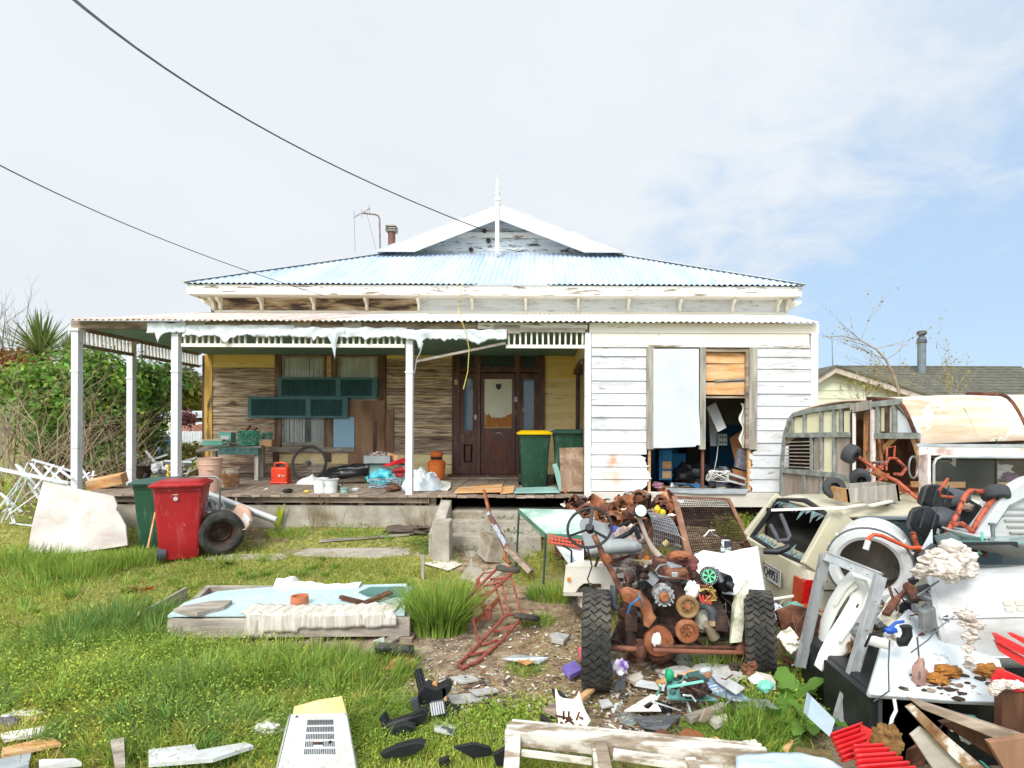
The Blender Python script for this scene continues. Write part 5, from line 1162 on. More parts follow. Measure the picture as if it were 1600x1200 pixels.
for i in range(6):
 pass
mb=MB()
for i in range(3):
 for j in range(2):mb.cyl(P(1125.5+i*4,683+j*8,9.195),P(1125.5+i*4,683+j*8,9.18),.014,n=10)
one(mb,'socket_holes',M_black,'row of dark sockets on the small pale panel','sockets')
panel([(1140,685),(1158,673),(1166,706),(1160,735),(1150,726)],9.2,.03,mk('cardboard',[(0.3,'a06a42'),(0.7,'bd875c')],rough=.9),'cardboard_sheet','orange brown cardboard sheet leaning inside the broken window','cardboard')
panel([(1155,700),(1168,706),(1166,735),(1150,730)],8.9,.1,mk('speckled_box',[(0.4,'8b8a90'),(0.6,'b7b5ba')],scale=30,rough=.8),'box','grey speckled box standing at the right inside the window','box')
panel([(1138,737),(1166,747),(1166,760),(1136,752)],8.5,.12,M_wplas,'white_box','white box with an open side on the window ledge','box')
panel([(1139,742),(1164,750),(1164,756),(1139,749)],8.495,.01,M_dark,'box_slot','dark slot in the white box on the ledge','slot')
panel([(1144,732),(1166,737),(1166,748),(1146,741)],8.8,.08,bpy.data.materials['cardboard'],'cardboard_box','open cardboard box behind the white one on the ledge','box')
cup_=panel([(1030,703),(1050,703),(1050,750),(1030,750)],8.9,.3,M_blue,'blue_cupboard','small blue cupboard left inside the wall opening','cupboard')
for k in range(3):
 mb=MB();mb.prism([P(a,b,8.88)for a,b in((1035,706+k*15),(1049,706+k*15),(1049,717+k*15),(1035,718+k*15))],(0,.015,0));build(mb,'drawer_front',M_pine if k else M_blue,cup_)
mb=MB();mb.blob(P(1085,742,9.0),(.35,.25,.2),.5,2,5,24,12);one(mb,'rubbish_bag',bpy.data.materials['black_polythene'],'black rubbish bag slumped in the wall opening','bag',smooth=True)
mb=MB();mb.blob(P(1128,750,8.7),(.18,.15,.17),.6,2.4,6,22,12);one(mb,'rubbish_bag',M_dgrey,'smaller grey black bag beside the white box','bag',smooth=True)
tangle(P(1122,752,8.6),.16,9,.006,'wire_tangle',M_fabric,'pale tangle of cord on the window ledge','cord',4,.5)
mb=MB();mb.tube([P(1122,697,9.1),P(1120,715,9.0),P(1116,735,8.8)],.006,5);one(mb,'cord',M_fabric,'cord hanging from the small socket panel','cord')
cols=['d8c8a8','efe6d2','c6492c','e6c431','8a6546','dfe3e8','a9754a','d7a0b4','6f5136','3a6f94'];rng=random.Random(31)
SHM=[mk('shard_'+n,c,rough=.7,bump=.1)for n,c in zip(('buff','cream','red','yellow','brown','white','tan','pink','umber','blue'),cols)]
for k in range(38):
 px,D=rng.uniform(1024,1168),rng.uniform(8.36,9.2);b=P(px,765,D);z=FL+rng.uniform(0.0,.1)*(1 if D>8.5 else .4);w=rng.uniform(.06,.17);mb=MB()
 n=rng.randint(4,6);mb.prism([Vector((b.x+w*math.cos(a)*rng.uniform(.6,1),D+w*.8*math.sin(a),z+rng.uniform(-.02,.05)))for a in np.linspace(0,5.3,n)],(0,0,.012))
 one(mb,'paper_scrap',SHM[k%10],'%s %s scrap on the broken room floor, %s, %s'%('small' if w<.09 else 'large' if w>.13 else 'middling',('buff','cream','red','yellow','brown','white','tan','pink','umber','blue')[k%10],'near the sill' if D<8.7 else 'further inside',('left end','left of middle','middle','right of middle','right end')[min(4,int((px-1024)/29))]),'scrap',group='scraps on the floor of the broken room')
t=thing('lattice_trellis','broken white garden lattice collapsed against the left edge','trellis',G(60,800));D=8.3
rng=random.Random(3)
def stick(a,b,D0,D1_,w=.035,name='slat',mat=M_white,par=None,h=.012):
 mb=MB();mb.bar(P(a[0],a[1],D0),P(b[0],b[1],D1_),w,h);return build(mb,name,mat,par)
stick((-30,727),(108,755),8.0,8.3,.07,'rail',par=t,h=.04)
stick((50,718),(112,736),8.6,8.8,.045,'rail',par=t,h=.03);stick((16,817),(55,822),8.3,8.2,.03,'rail',par=t)
for a,b in(((44,722),(2,816)),((56,722),(10,812)),((62,728),(-8,800)),((30,728),(92,800)),((48,724),(84,765)),((70,728),(100,756)),((100,728),(70,760)),((84,726),(54,764)),((25,725),(62,780)),((60,760),(4,800)),((68,765),(14,804)),((74,750),(110,760)),((92,733),(112,748)),((10,778),(22,818)),((36,742),(0,790)),((0,770),(34,800))):
 stick(a,b,8.45+rng.uniform(-.1,.1),8.25+rng.uniform(-.1,.1),.035,par=t)
t2=thing('lattice_trellis','smaller torn piece of white lattice right of the front corner post','trellis',P(135,760,8.9))
for a,b in(((128,733),(146,760)),((140,738),(124,752)),((130,745),(150,742)),((146,736),(142,756))):stick(a,b,9.2,9.0,.03,par=t2)
pts=[(67,752),(90,757),(130,766),(177,775),(180,782),(183,790),(181,797),(186,803),(191,812),(196,822),(199,852),(41,876),(50,820)]
def lean(q):
 tt=(q[1]-752)/120;return 7.95-.55*min(1,tt)
mb=MB();mb.prism([P(a,b,lean((a,b)))for a,b in pts],(0.0,.02,.0));
one(mb,'wall_board',mk('stained_grey_board',[(0.3,'a89c92'),(0.5,'c3bab1'),(0.7,'d3ccc4')],scale=(1.5,1.5,3),rough=.8,bump=.1,layer=(1.8,.5,.75,'ab8f7c')),'large stained grey board with a torn right edge leaning in the grass','board')
b=G(246,858);wheelie((b.x,7.8,gz(b.x,7.8)),.93,10,M_bing,M_binlid,'dark green wheelie bin with a pale green lid half hidden behind the red one')
b=P(281,872,7.2);zg=gz(b.x,7.2);rb=wheelie((b.x,7.25,b.z+.02),.97,22,M_binr,M_binr,'bright red wheelie bin standing on the lawn',wscale=1.0)
Mrb=MW[rb.name]
mb=MB();mb.lathe([(.001,.0),(.026,0),(.026,.003),(.001,.003)],16,Matrix.Translation((-.02,-.298,.76))@Matrix.Rotation(R(90+5),4,'X'));mb.box((-.02,-.301,.81),(.05,.003,.01));build(mb,'printed_badge',M_wplas,rb,world=False)
mb=MB()
for k in range(5):mb.box((.262-.002*k,.02,.66-k*.025),(.004,.12-.03*(k%2),.012),r=(0,-5,0))
build(mb,'printed_label',M_wplas,rb,world=False)
mb=MB();mb.tube([P(243,800,7.05),P(231,856,6.95)],.012,8);one(mb,'stick',M_pine,'pale wooden handle leaning on the green bin','stick')
mb=MB();q=P(251,866,7.0);mb.cyl(q+Vector((-.02,-.02,0)),q+Vector((.03,.03,0)),.085,n=24);mb.cyl(q+Vector((-.03,-.03,0)),q+Vector((-.02,-.02,0)),.05,n=18);one(mb,'small_wheel',M_dgrey,'small grey hard wheel lying at the foot of the red bin','wheel',smooth=40)  # a small hard wheel with its hub
def torus_tyre(t,R0,W,rim,axisM,tread=0,chunk=None,mat=M_rubber,rimmat=M_rustd,dish=.3,bolts=5):
 """tyre + rim built round the local axis of axisM (z = axle)"""
 prof=[(rim,-W*.42),(rim+.02,-W*.48),(rim+(R0-rim)*.45,-W*.55),(R0*.95,-W*.5),(R0,-W*.42),(R0+.004,0),(R0,W*.42),(R0*.95,W*.5),(rim+(R0-rim)*.45,W*.55),(rim+.02,W*.48),(rim,W*.42)]
 if tread:prof=[(r-(.012 if r>R0*.97 else 0),z)for r,z in prof]
 mb=MB();mb.lathe(prof,48,axisM);build(mb,'tyre',mat,t,world=False,smooth=38)
 if tread:
  mb=MB()
  for k in range(tread):
   a=2*math.pi*k/tread
   for row,(z0,ang,ln)in enumerate(((-.33,34,.3),(-.11,-34,.26),(.11,34,.26),(.33,-34,.3))):
    aa=a+(row%2)*math.pi/tread*.9
    Mq=axisM@Matrix.Rotation(aa,4,'Z')@Matrix.Translation((R0-.002,0,z0*W))@Matrix.Rotation(R(ang),4,'X')
    mb.box((0,0,0),(.022,2*math.pi*R0/tread*.52,W*ln),M=Mq)
   for sd in(-1,1):
    Mq=axisM@Matrix.Rotation(a+.04,4,'Z')@Matrix.Translation((R0*.955,0,sd*W*.49))
    mb.box((0,0,0),(R0*.085,2*math.pi*R0/tread*.5,.02),M=Mq)
  build(mb,'tread',mat,t,world=False,kind='stuff')
 d=W*dish
 mb=MB();mb.lathe([(rim+.004,-W*.42),(rim-.004,-W*.4),(rim-.03,-W*.3),(rim-.035,d*.2),(rim*.62,d*.5),(rim*.5,-d*.3),(rim*.2,-d*.45),(.001,-d*.45)],36,axisM)
 mb.lathe([(rim+.004,W*.42),(rim-.02,W*.3),(rim-.035,d*.2)],36,axisM)
 for k in range(bolts):
  a=2*math.pi*k/bolts;c=Vector((rim*.33*math.cos(a),rim*.33*math.sin(a),-d*.42));mb.lathe([(.001,-.02),(.014,-.02),(.014,.01)],6,axisM@Matrix.Translation(c))
 build(mb,'rim',rimmat,t,world=False,smooth=38)
q=P(345,832,7.35)
t=thing('car_wheel','worn black tyre on a rusty rim leaning behind the red bin','wheel',q-Vector((0,0,.26)))
torus_tyre(t,.27,.2,.165,Matrix.Translation((0,0,.265))@Matrix.Rotation(R(38),4,'Z')@Matrix.Rotation(R(-80),4,'X')@Matrix.Rotation(R(180),4,'X'),0)
mb=MB();mb.tube([P(303,760,7.7),P(304,748,7.7),P(310,745,7.7),P(338,745,7.7),P(344,750,7.7),P(344,806,7.7)],.012,8);one(mb,'hand_truck',M_steel,'bent steel hoop handle rising behind the red bin','trolley handle',smooth=True)
for k,(a,b_)in enumerate((((322,770,8.0),(432,812,7.9)),((345,785,8.1),(430,815,8.0)),((320,778,8.1),(372,796,8.0)))):
 mb=MB();mb.cyl(P(*a),P(*b_),.038-.01*(k>0),n=12);one(mb,'pipe',M_wplas,('thick white plastic pipe propped from bin to porch wall','thin white pipe under the thick one','short white pipe end just behind the wheel')[k],'pipe',smooth=True)
tangle(P(331,800,7.8),.13,5,.022,'hose_tangle',M_wplas,'coil of fat white hose behind the red bin','hose',5,.7)
panel([(357,808),(372,787),(388,795),(392,815),(382,828),(366,828)],[7.6,7.9,7.8,7.6,7.4,7.4],.05,mk('peach_paper_sack',[(0.3,'c99e85'),(0.7,'dcb8a0')],rough=.85,bump=.5),'paper_sack','crumpled peach paper sack behind the wheel','sack')
panel([(382,800),(391,812),(384,824),(375,818)],7.55,.02,M_fabric,'paper_scrap','white paper torn off beside the peach sack','paper')
mb=MB();mb.cyl(P(370,790,8.2),P(369,777,8.2),.012,n=8);one(mb,'bottle_neck',M_pink,'thin pink stem sticking up behind the sack','stem')
mb=MB();mb.blob(G(640,828,.02),(.33,.12,.06),.8,3,2,24,10);one(mb,'dark_sheet',mk('wet_brown_felt',[(0.3,'3c322c'),(0.7,'6d5c50')],rough=.7,bump=.6),'crumpled dark roofing felt on the ground left of the concrete kerb','felt',smooth=True)
mb=MB();mb.bar(G(500,845,.02),G(640,835,.02),.06,.03);one(mb,'batten',M_grey,'thin grey batten lying in the grass below the porch','batten')
mb=MB();a=G(773,874);mb.box((0,0,.16),(.3,.3,.32),r=(0,12,28),jit=.03);mb.v=[tuple(Vector(v)+a)for v in mb.v];one(mb,'concrete_block',M_conc,'tilted broken concrete block at the foot of the steps','concrete block',bevel=.012)
t=thing('steel_beam','long rusty beam with flaking blue paint leaning from the steps','beam',G(828,893));
mb=MB();mb.bar(P(757,768,7.4),P(766,806,7.1),.03,.09,up=(0,1,0));build(mb,'rusty_end',M_rusto,t)
mb=MB();mb.bar(P(764,803,7.1),P(795,858,6.75),.05,.1,up=(0,1,0));build(mb,'upper_length',mk('flaking_blue_beam',[(0.35,'7d89a0'),(0.5,'a8acb0'),(0.56,'6a4330')],scale=9,rough=.7,bump=.3),t)
mb=MB();mb.bar(P(793,856,6.75),P(830,894,6.55),.06,.1,up=(0,1,0));build(mb,'lower_length',M_old,t)
mb=MB();mb.tube([P(783,842,6.9),P(790,858,6.8),P(788,872,6.75),P(797,880,6.7)],.025,7);build(mb,'rusty_hook',M_rusto,t)
def ring_pts(pxs,up):return[G(a,b,up)for a,b in pxs]
t=thing('bed_frame','low timber bed frame lying on the lawn','frame',G(430,990));H=.2
A,B,C_,Dd=G(272,1002),G(650,994),G(640,918),G(300,938)
A,B,C_,Dd=Vector((P(268,0,4.72).x,4.72,.0)),Vector((P(645,0,4.78).x,4.78,0)),Vector((P(640,0,5.7).x,5.7,0)),Vector((P(325,0,5.7).x,5.7,0))
def up(v,z):return Vector((v.x,v.y,z))
zf0,zf1=P(450,995,4.75).z,P(450,966,4.75).z
mb=MB();mb.bar(up(A,(zf0+zf1)/2),up(B,(zf0+zf1)/2+.005),.05,zf1-zf0);build(mb,'front_beam',M_grey,t,bevel=.006)
mb=MB();mb.bar(up(C_,(zf0+zf1)/2),up(Dd,(zf0+zf1)/2),.05,zf1-zf0);build(mb,'rear_beam',M_grey,t)
mb=MB();mb.bar(up(B,(zf0+zf1)/2)+Vector((-.03,.03,0)),up(C_,(zf0+zf1)/2)+Vector((-.03,-.03,0)),.05,zf1-zf0-.01);build(mb,'side_beam',M_grey,t)
mb=MB();mb.bar(up(A,(zf0+zf1)/2)+Vector((.03,.03,0)),up(Dd,(zf0+zf1)/2)+Vector((.03,-.03,0)),.05,zf1-zf0-.01);build(mb,'side_beam',M_grey,t)
for k,px in enumerate((310,500,640)):
 q=P(px,0,4.75);mb=MB();mb.box((q.x,4.85,zf0-.03),(.1,.3,.06));build(mb,'runner',M_old,t)
mb=MB();mb.bar(P(214,974,5.1),P(291,930,5.9),.03,.17);one(mb,'plank',M_grey,'grey plank standing on edge at the left of the bed frame','plank',bevel=.004)
zt=zf1+.012
def PB(px,py):
 dy=-(px-VX)*math.sin(ROLL)+(py-VY)*math.cos(ROLL);v=P0(px,py,F*(EYE-zt)/dy);v.z=zt;return v
M_slabw=mk('pale_aqua_board',[(0.3,'a9c1c2'),(0.55,'bccfcf'),(0.75,'cbd8d7')],scale=(2,2,2),rough=.75,bump=.15,layer=(26,.56,.64,'d9e0de'),layer2=(4,.58,.78,'a39f90'))
mb=MB();mb.prism([up(A,zt)+Vector((.05,.02,0)),up(B,zt)+Vector((-.05,.0,0)),up(C_,zt)+Vector((-.0,0,0)),PB(410,921),PB(340,927),PB(315,936),PB(288,945),PB(262,965)],(0,0,.02));sheet_top=one(mb,'aqua_board',M_slabw,'large pale aqua board laid flat on the bed frame','board')
zt+=.022
mb=MB();mb.prism([PB(a,b)for a,b in((560,926),(575,933),(640,934),(645,917),(578,918))],(0,0,.008));one(mb,'glass_sheet',glass('green_tint_glass','5f9188',.62),'sheet of greenish glass on the right end of the aqua board','glass sheet')
mb=MB();c=PB(468,943);mb.lathe([(.06,0),(.075,0),(.075,.07),(.062,.07),(.06,0)],20,Matrix.Translation(c));mb.lathe([(.001,.035),(.061,.035)],20,Matrix.Translation(c));one(mb,'terracotta_ring',mk('terracotta',[(0.3,'a55e3b'),(0.7,'c77f58')],rough=.8),'short terracotta ring in the middle of the aqua board','pot ring',smooth=40)
mb=MB();mb.bar(PB(532,938)+Vector((0,0,.03)),PB(566,945)+Vector((0,0,.02)),.035,.03);mb.bar(PB(570,947)+Vector((0,0,.02)),PB(611,934)+Vector((0,0,.05)),.05,.03,jit=.006);one(mb,'broken_lath',M_rust,'broken reddish lath bent in a V on the aqua board','lath')
mb=MB();mb.prism([PB(a,b)for a,b in((564,945),(572,951),(592,946),(580,941))],(0,0,.02));one(mb,'plaster_lump',M_fabric,'white plaster fragment under the broken lath','plaster')
mb=MB();mb.prism([PB(a,b)for a,b in((271,957),(290,961),(308,963),(350,953),(363,943),(330,944),(285,952))],(0,0,.03));one(mb,'broken_board',M_grey,'jagged grey board piece on the left end of the aqua board','board')
mb=MB();mb.grid(lambda u,v:Vector((P(438+130*u,0,5.6).x,5.5+.16*v*(1+.5*math.sin(u*7)),zt+.05*math.sin(v*3.14)*(1+.6*mnoise.noise(Vector((u*9,1,1))))*(1.6 if u<.2 else .7))),60,8);one(mb,'white_cloth',M_fabric,'crumpled white cloth along the back edge of the aqua board','cloth',smooth=True)
def mat_pt(u,v):
 px=393+232*u;wv=.04*math.sin(u*9)+.02*math.sin(u*23)
 d0=4.98-.03*math.sin(u*5);drop=.13*(1-.45*sstep(.55,1,u))*(1.3 if u<.12 else 1)*(.75 if .35<u<.8 else 1)
 s=v*(.26+drop);
 if s<.24:return Vector((P(px,0,4.9).x+.0,d0-s,zt+.006+.012*abs(math.sin(u*40+v))))
 return Vector((P(px-3*(1-u)*(s-.2)*30*.2,0,4.75).x,4.715-.006*math.sin(u*60),zt+.01-(s-.24)))
mb=MB();mb.grid(mat_pt,110,14)
M_mat=mk('striped_fringe_mat',[(0.35,'b5ab9b'),(0.6,'d6cfc2')],scale=(60,6,6),rough=.9,bump=.4)
one(mb,'fringed_mat',M_mat,'ribbed cream mat draped over the front beam of the bed frame','mat',smooth=True,solid=.006)
mb=MB();mb.bar(G(575,1020,.02),G(625,992,.03),.09,.02);one(mb,'plank',M_grey,'short grey plank angled under the front of the bed frame','plank')
mb=MB();mb.bar(G(470,1010,.02),G(500,996,.02),.07,.02);one(mb,'plank',M_old,'small brown plank under the middle of the bed frame','plank')
panel([(582,1002),(600,996),(601,1006),(592,1008)],4.6,.02,M_wplas,'white_shard','white angular shard in front of the bed frame','shard')
mb=MB();mb.grid(lambda u,v:G(585+62*u,1022-20*v+6*u,.05+.08*math.sin(v*3)*(1+.4*math.sin(u*9))),24,8);one(mb,'rubber_sheet',mk('black_rubber_sheet',[(0.3,'1b1e22'),(0.7,'35393f')],rough=.3,bump=.2),'curled black rubber sheet beside the tall grass tuft','rubber sheet',smooth=True)
panel([(590,1035),(645,1022),(650,1040),(600,1048)],[4.3,4.3,4.2,4.2],.02,M_pine,'hardboard','tan hardboard corner sticking out below the rubber sheet','board')
mb=MB();a=G(661,905);mb.box((a.x,a.y,a.z+.1),(.035,.03,.35));one(mb,'peg',M_greyv,'short grey wooden peg standing behind the tall tuft','peg')
t=thing('hand_trolley','rusty red tubular hand trolley lying on its side in the path','hand trolley',G(760,985));tr=.0135
def tb(pxs,name,par,r=tr,mat=M_redrust,n=8):
 mb=MB();mb.tube([P(*q)for q in pxs],r,n);return build(mb,name,mat,par,smooth=True)
tb([(712,965,4.9),(702,966,4.92),(706,957,5.0),(735,930,5.2),(775,890,5.5),(786,888,5.5)],'side_rail',t)
tb([(712,965,4.9),(735,955,5.0),(800,896,5.35),(808,890,5.4)],'side_rail',t)
tb([(722,1044,4.55),(716,1038,4.6),(740,1015,4.75),(790,962,5.1),(820,958,5.15)],'side_rail',t)
tb([(722,1044,4.55),(745,1035,4.6),(785,1000,4.8),(820,960,5.05),(830,962,5.05)],'side_rail',t)
for a,b_ in(((724,952,5.0),(748,942,5.05)),((740,936,5.12),(764,926,5.16)),((755,916,5.3),(780,910,5.25)),((766,905,5.4),(790,903,5.35)),((733,1024,4.7),(760,1018,4.7)),((752,1008,4.8),(778,1000,4.85)),((772,988,4.9),(800,978,4.95))):tb([a,b_],'cross_bar',t,.011)
for a,b_ in(((736,955,5.0),(749,1008,4.8)),((772,908,5.3),(788,965,5.1)),((783,906,5.3),(796,960,5.1)),((798,900,5.35),(815,960,5.1))):tb([a,b_],'upright',t,.01)
mb=MB();mb.tube([P(772,893,5.6),P(755,896,5.65),P(747,905,5.6),P(747,918,5.5),P(752,940,5.35),P(758,952,5.2)],.028,8,flat=.3);build(mb,'toe_plate',M_redrust,t,smooth=True)
mb=MB();mb.bar(P(740,975,4.95),P(780,935,5.15),.01,.05);build(mb,'strap',M_rusto,t)
mb=MB();mb.box(P(763,958,5.0),(.06,.05,.11));build(mb,'bracket',M_redrust,t,bevel=.01)
for c,ax_ in(((794,889,5.45),(.12,.2,1)),((823,964,5.05),(.15,.35,1))):
 Mx=Matrix.Translation(P(*c))@frame(ax_).to_4x4()
 mb=MB();mb.lathe([(.075,-.022),(.1,-.026),(.118,-.015),(.12,0),(.118,.015),(.1,.026),(.075,.022),(.075,-.022)],30,Mx);w=build(mb,'wheel',M_rubber,t,smooth=True)
 mb=MB();mb.lathe([(.075,-.01),(.03,.012),(.025,.03),(.001,.03)],24,Mx);build(mb,'rim',mk('salmon_rim',[(0.3,'b04a3c'),(0.7,'cc6a58')],rough=.6),w,smooth=True)
t=thing('metal_table','chipped green table with a pale worn top beside the steps','table',G(860,905));c1,c2,c3,c4=P(811,796,6.3),P(855,838,5.45),P(932,842,5.4),P(905,812,6.2)
zt=(c1.z+c2.z)/2
c1,c2,c3,c4=[Vector((v.x,v.y,v.z))for v in(P(811,796,7.0),P(853,834,6.3),P(933,838,6.25),P(898,798,6.9))]
M_tt=mk('worn_mint_top',[(0.35,'86a795'),(0.5,'b5c7bc'),(0.65,'d2d8d2')],scale=3,detail=7,rough=.6,bump=.1)
mb=MB();mb.prism([c1,c2,c3,c4],(0,0,.012));build(mb,'top',M_tt,t)
M_gr=mk('green_enamel_edge',[(0.3,'47705a'),(0.7,'5f8a72')],rough=.6);k=[c1,c2,c3,c4]
for i in range(4):
 a,b_=k[i],k[(i+1)%4];ii=.02;mb=MB();mb.bar(a.lerp(b_,.01)+Vector((0,0,-.02)),a.lerp(b_,.99)+Vector((0,0,-.02)),.02,.05);build(mb,'edge_rail',M_gr,t)
for c,D_ in((c1,7),(c2,6.3),(c3,6.2),(c4,6.9)):
 mb=MB();b_=Vector((c.x-.03,c.y-.05,gz(c.x,c.y)));mb.tube([c,b_],.014,6);build(mb,'leg',mk('dark_green_tube',[(0.3,'23342c'),(0.7,'395448')],rough=.6),t)
t=thing('plastic_crate','pale red plastic crate hanging under the green table edge','crate',P(885,850,6.2));M_rc=mk('faded_red_crate',[(0.3,'c2513f'),(0.7,'d86c57')],rough=.6)
for k in range(3):
 mb=MB();mb.bar(P(856,836+k*5,6.2),P(909,845+k*5,6.05),.012,.014);build(mb,'rail',M_rc,t)
for k in range(10):
 mb=MB();mb.bar(P(857+k*5.6,836+k*.95,6.2-k*.015),P(857+k*5.6,847+k*.95,6.2-k*.015),.014,.02);build(mb,'slat',M_rc,t)
mb=MB();mb.prism([P(856,847,6.2),P(909,856,6.05),P(912,850,6.5),P(865,842,6.7)],(0,0,-.01));build(mb,'base',M_rc,t)
panel([(868,852),(912,858),(912,884),(890,884)],[6.2,6.1,6.0,6.1],.03,M_enamd,'grey_sheet','pale grey sheet propped under the table','sheet')
mb=MB();mb.tube([P(880,852,6.0),P(893,861,6.0),P(893,890,6.0)],.012,6);one(mb,'bent_tube',M_black,'bent black tube leg in front of the grey sheet','tube')
t=thing('appliance_casing','white plastic appliance casing with rows of vent slots, bottom edge of the photo','casing',G(495,1195))
D_=3.05
f=[P(450,1103,3.28),P(545,1100,3.28),P(562,1215,2.75),P(428,1215,2.75)]
tl,tr_,br,bl=[Vector((v.x,v.y,v.z))for v in(P(455,1116,3.22),P(541,1114,3.22),P(566,1260,2.72),P(420,1260,2.72))]
def cp(u,v,h=0):
 a=tl.lerp(tr_,u);b_=bl.lerp(br,u);p=a.lerp(b_,v);nrm=(tr_-tl).cross(bl-tl).normalized();
 if nrm.z<0:nrm=-nrm
 return p+nrm*h
mb=MB();mb.grid(lambda u,v:cp(u,v,.012*(1-(2*u-1)**4)*(1-(2*v-1)**6)),20,24);mb.prism([cp(0,0,0),cp(1,0,0),cp(1,1,0),cp(0,1,0)],tuple(Vector(cp(0,0,-.05))-Vector(cp(0,0,0))));build(mb,'cover',M_wplas,t,smooth=True)
mb=MB()
for r_ in range(5):
 for c in range(17):
  u=.33+c*.026;v=.10+r_*.085
  if r_==3 and 4<c<10:continue
  p0,p1=cp(u,v,.0125),cp(u,v+.06,.0125);mb.bar(p0,p1,.0055,.002)
build(mb,'vent_slots',M_dgrey,t,kind='stuff')
mb=MB();mb.prism([cp(.44,.365,.013),cp(.58,.365,.013),cp(.58,.395,.013),cp(.44,.395,.013)],(0,0,.002));build(mb,'rusty_gap',M_rustd,t)
mb=MB();mb.box(cp(.69,.37,.014),(.012,.012,.012));mb.box(cp(.12,.05,.012),(.01,.01,.004));build(mb,'screw_hole',M_black,t)
mb=MB();mb.blob(cp(.5,.68,.01),(.052,.035,.022),0,1,0,24,12);build(mb,'knob',M_wplas,t,smooth=True)
mb=MB();mb.prism([cp(.0,-.01,-.03),cp(.02,-.1,.0),cp(.5,-.13,.03),cp(.97,-.15,.04),cp(1.0,-.0,.0)],(0,0,-.004));mb.v=[v for v in mb.v];build(mb,'back_sheet',mk('yellowed_card',[(0.3,'cfa968'),(0.7,'e2c893')],rough=.7),t)
mb=MB();mb.prism([cp(-.02,-.02,0),cp(-.09,.02,-.04),cp(-.1,1,-.08),cp(-.01,1,-.01)],(0,0,-.006));build(mb,'side_flange',M_wplas,t)
mb=MB();mb.prism([cp(1.005,-.1,.03),cp(1.02,.02,-.02),cp(1.03,1,-.06),cp(1.005,1,0)],(0,0,-.006));build(mb,'side_flange',M_wplas,t)
for k,(pts,mt,nm,lb)in enumerate((([(0,1172),(80,1156),(92,1168),(0,1184)],M_pine,'plank','pinkish plank lying in the grass at the lower left edge'),([(0,1152),(70,1138),(78,1148),(10,1162)],M_chip,'plank','flaking white plank above the pinkish one'),([(0,1190),(45,1183),(48,1200),(0,1215)],M_galv,'plank','grey plank end in the bottom left corner'),([(60,1192),(115,1190),(125,1198),(62,1203)],M_wplas,'strip','thin white strip at the bottom left'),([(234,1178),(300,1168),(310,1176),(385,1164),(392,1172),(330,1190),(236,1200)],M_wplas,'broken_casing','cracked white plastic casing half sunk in the grass'),([(175,1160),(190,1158),(196,1200),(176,1202)],M_grey,'stake','grey stake end lying in the grass near the bottom'))):
 mb=MB();q=[G(a+random.uniform(-4,4),b_+random.uniform(-2,2),.02+.008*k+random.uniform(-.012,.02))for a,b_ in pts];mb.prism(q,(0,0,.02));one(mb,nm,mt,lb,nm.split('_')[-1])
for k,(a,b_,r_,mt,lb)in enumerate(((45,1118,.05,M_fabric,'white crumpled paper in the grass at the left'),(8,1130,.06,mk('purple_grey_plastic','5e5470',rough=.5),'dark purple plastic lump at the left edge'),(20,1120,.05,M_fabric,'small white rag above the purple lump'),(418,1138,.06,M_fabric,'white rag left of the appliance casing'),(552,0,0,None,''))):
 if not mt:continue
 mb=MB();mb.blob(G(a,b_,.03),(r_*1.4,r_,r_*.5),.7,3,a,18,10);one(mb,'rag',mt,lb,'rag',smooth=True)
def RP(px,py,a,b):
 """where the sight line through a photo pixel meets the upright plane over the plan line a-b"""
 q=P(px,py,1.0);dx,dy,dz=q.x,1.0,q.z-EYE
 ex,ey=b[0]-a[0],b[1]-a[1];den=dx*ey-dy*ex;s=(a[0]*ey-a[1]*ex)/den
 return Vector((dx*s,dy*s,EYE+dz*s))
CA,CB=(3.7,5.6),(3.3,7.85)
cv=thing('caravan','wrecked old caravan stripped to its frame, with a peeling rounded roof','caravan',(4.6,6.6,0))
M_cf=mk('grey_green_frame',[(0.3,'6b7069'),(0.55,'8c9089'),(0.75,'adb0a8')],scale=(9,9,9),rough=.85,bump=.3)
M_cp=mk('cream_caravan_panel',[(0.3,'d6cfa5'),(0.7,'e4dfbf')],scale=3,rough=.7,bump=.1)
M_wp=mk('greyed_plywood',[(0.3,'8a7a6b'),(0.55,'a6968a'),(0.75,'bdb0a3')],scale=(9,9,1.5),rough=.85,bump=.25)
M_pk=mk('peeling_pink_white',[(0.35,'b99a90'),(0.48,'d8c9c2'),(0.66,'e8e2dd'),(.74,'8c4f3c')],scale=7,detail=8,rough=.75,bump=.3)
u_e=Vector((CB[0]-CA[0],CB[1]-CA[1],0));Le=u_e.length;u_e.normalize();u_s=Vector((.985,-.1,0)).normalized()
def arch(t):
 "height of the barrel roof across the caravan, t 0 near .. 1 far"
 if t<.13:return 1.64+.43*math.sin(t/.13*math.pi/2)
 if t>.84:return 1.55+.47*math.cos((t-.84)/.16*math.pi/2)
 return 2.07+.07*math.sin((t-.13)/.71*math.pi)-.05*(t-.13)/.71
def cvp(t,s,z):v=Vector((CA[0],CA[1],0))+u_e*(t*Le)+u_s*s;v.z=z;return v
def cbar(pxs,w,mat=M_cf,name='frame_rail',d=.035):
 for i in range(len(pxs)-1):
  a,b=RP(*pxs[i],CA,CB),RP(*pxs[i+1],CA,CB);mb=MB();mb.bar(a,b,d,w,up=(0,1,0))if abs(a.z-b.z)>(a-b).length*.6 else mb.bar(a,b,d,w);build(mb,name,mat,cv)
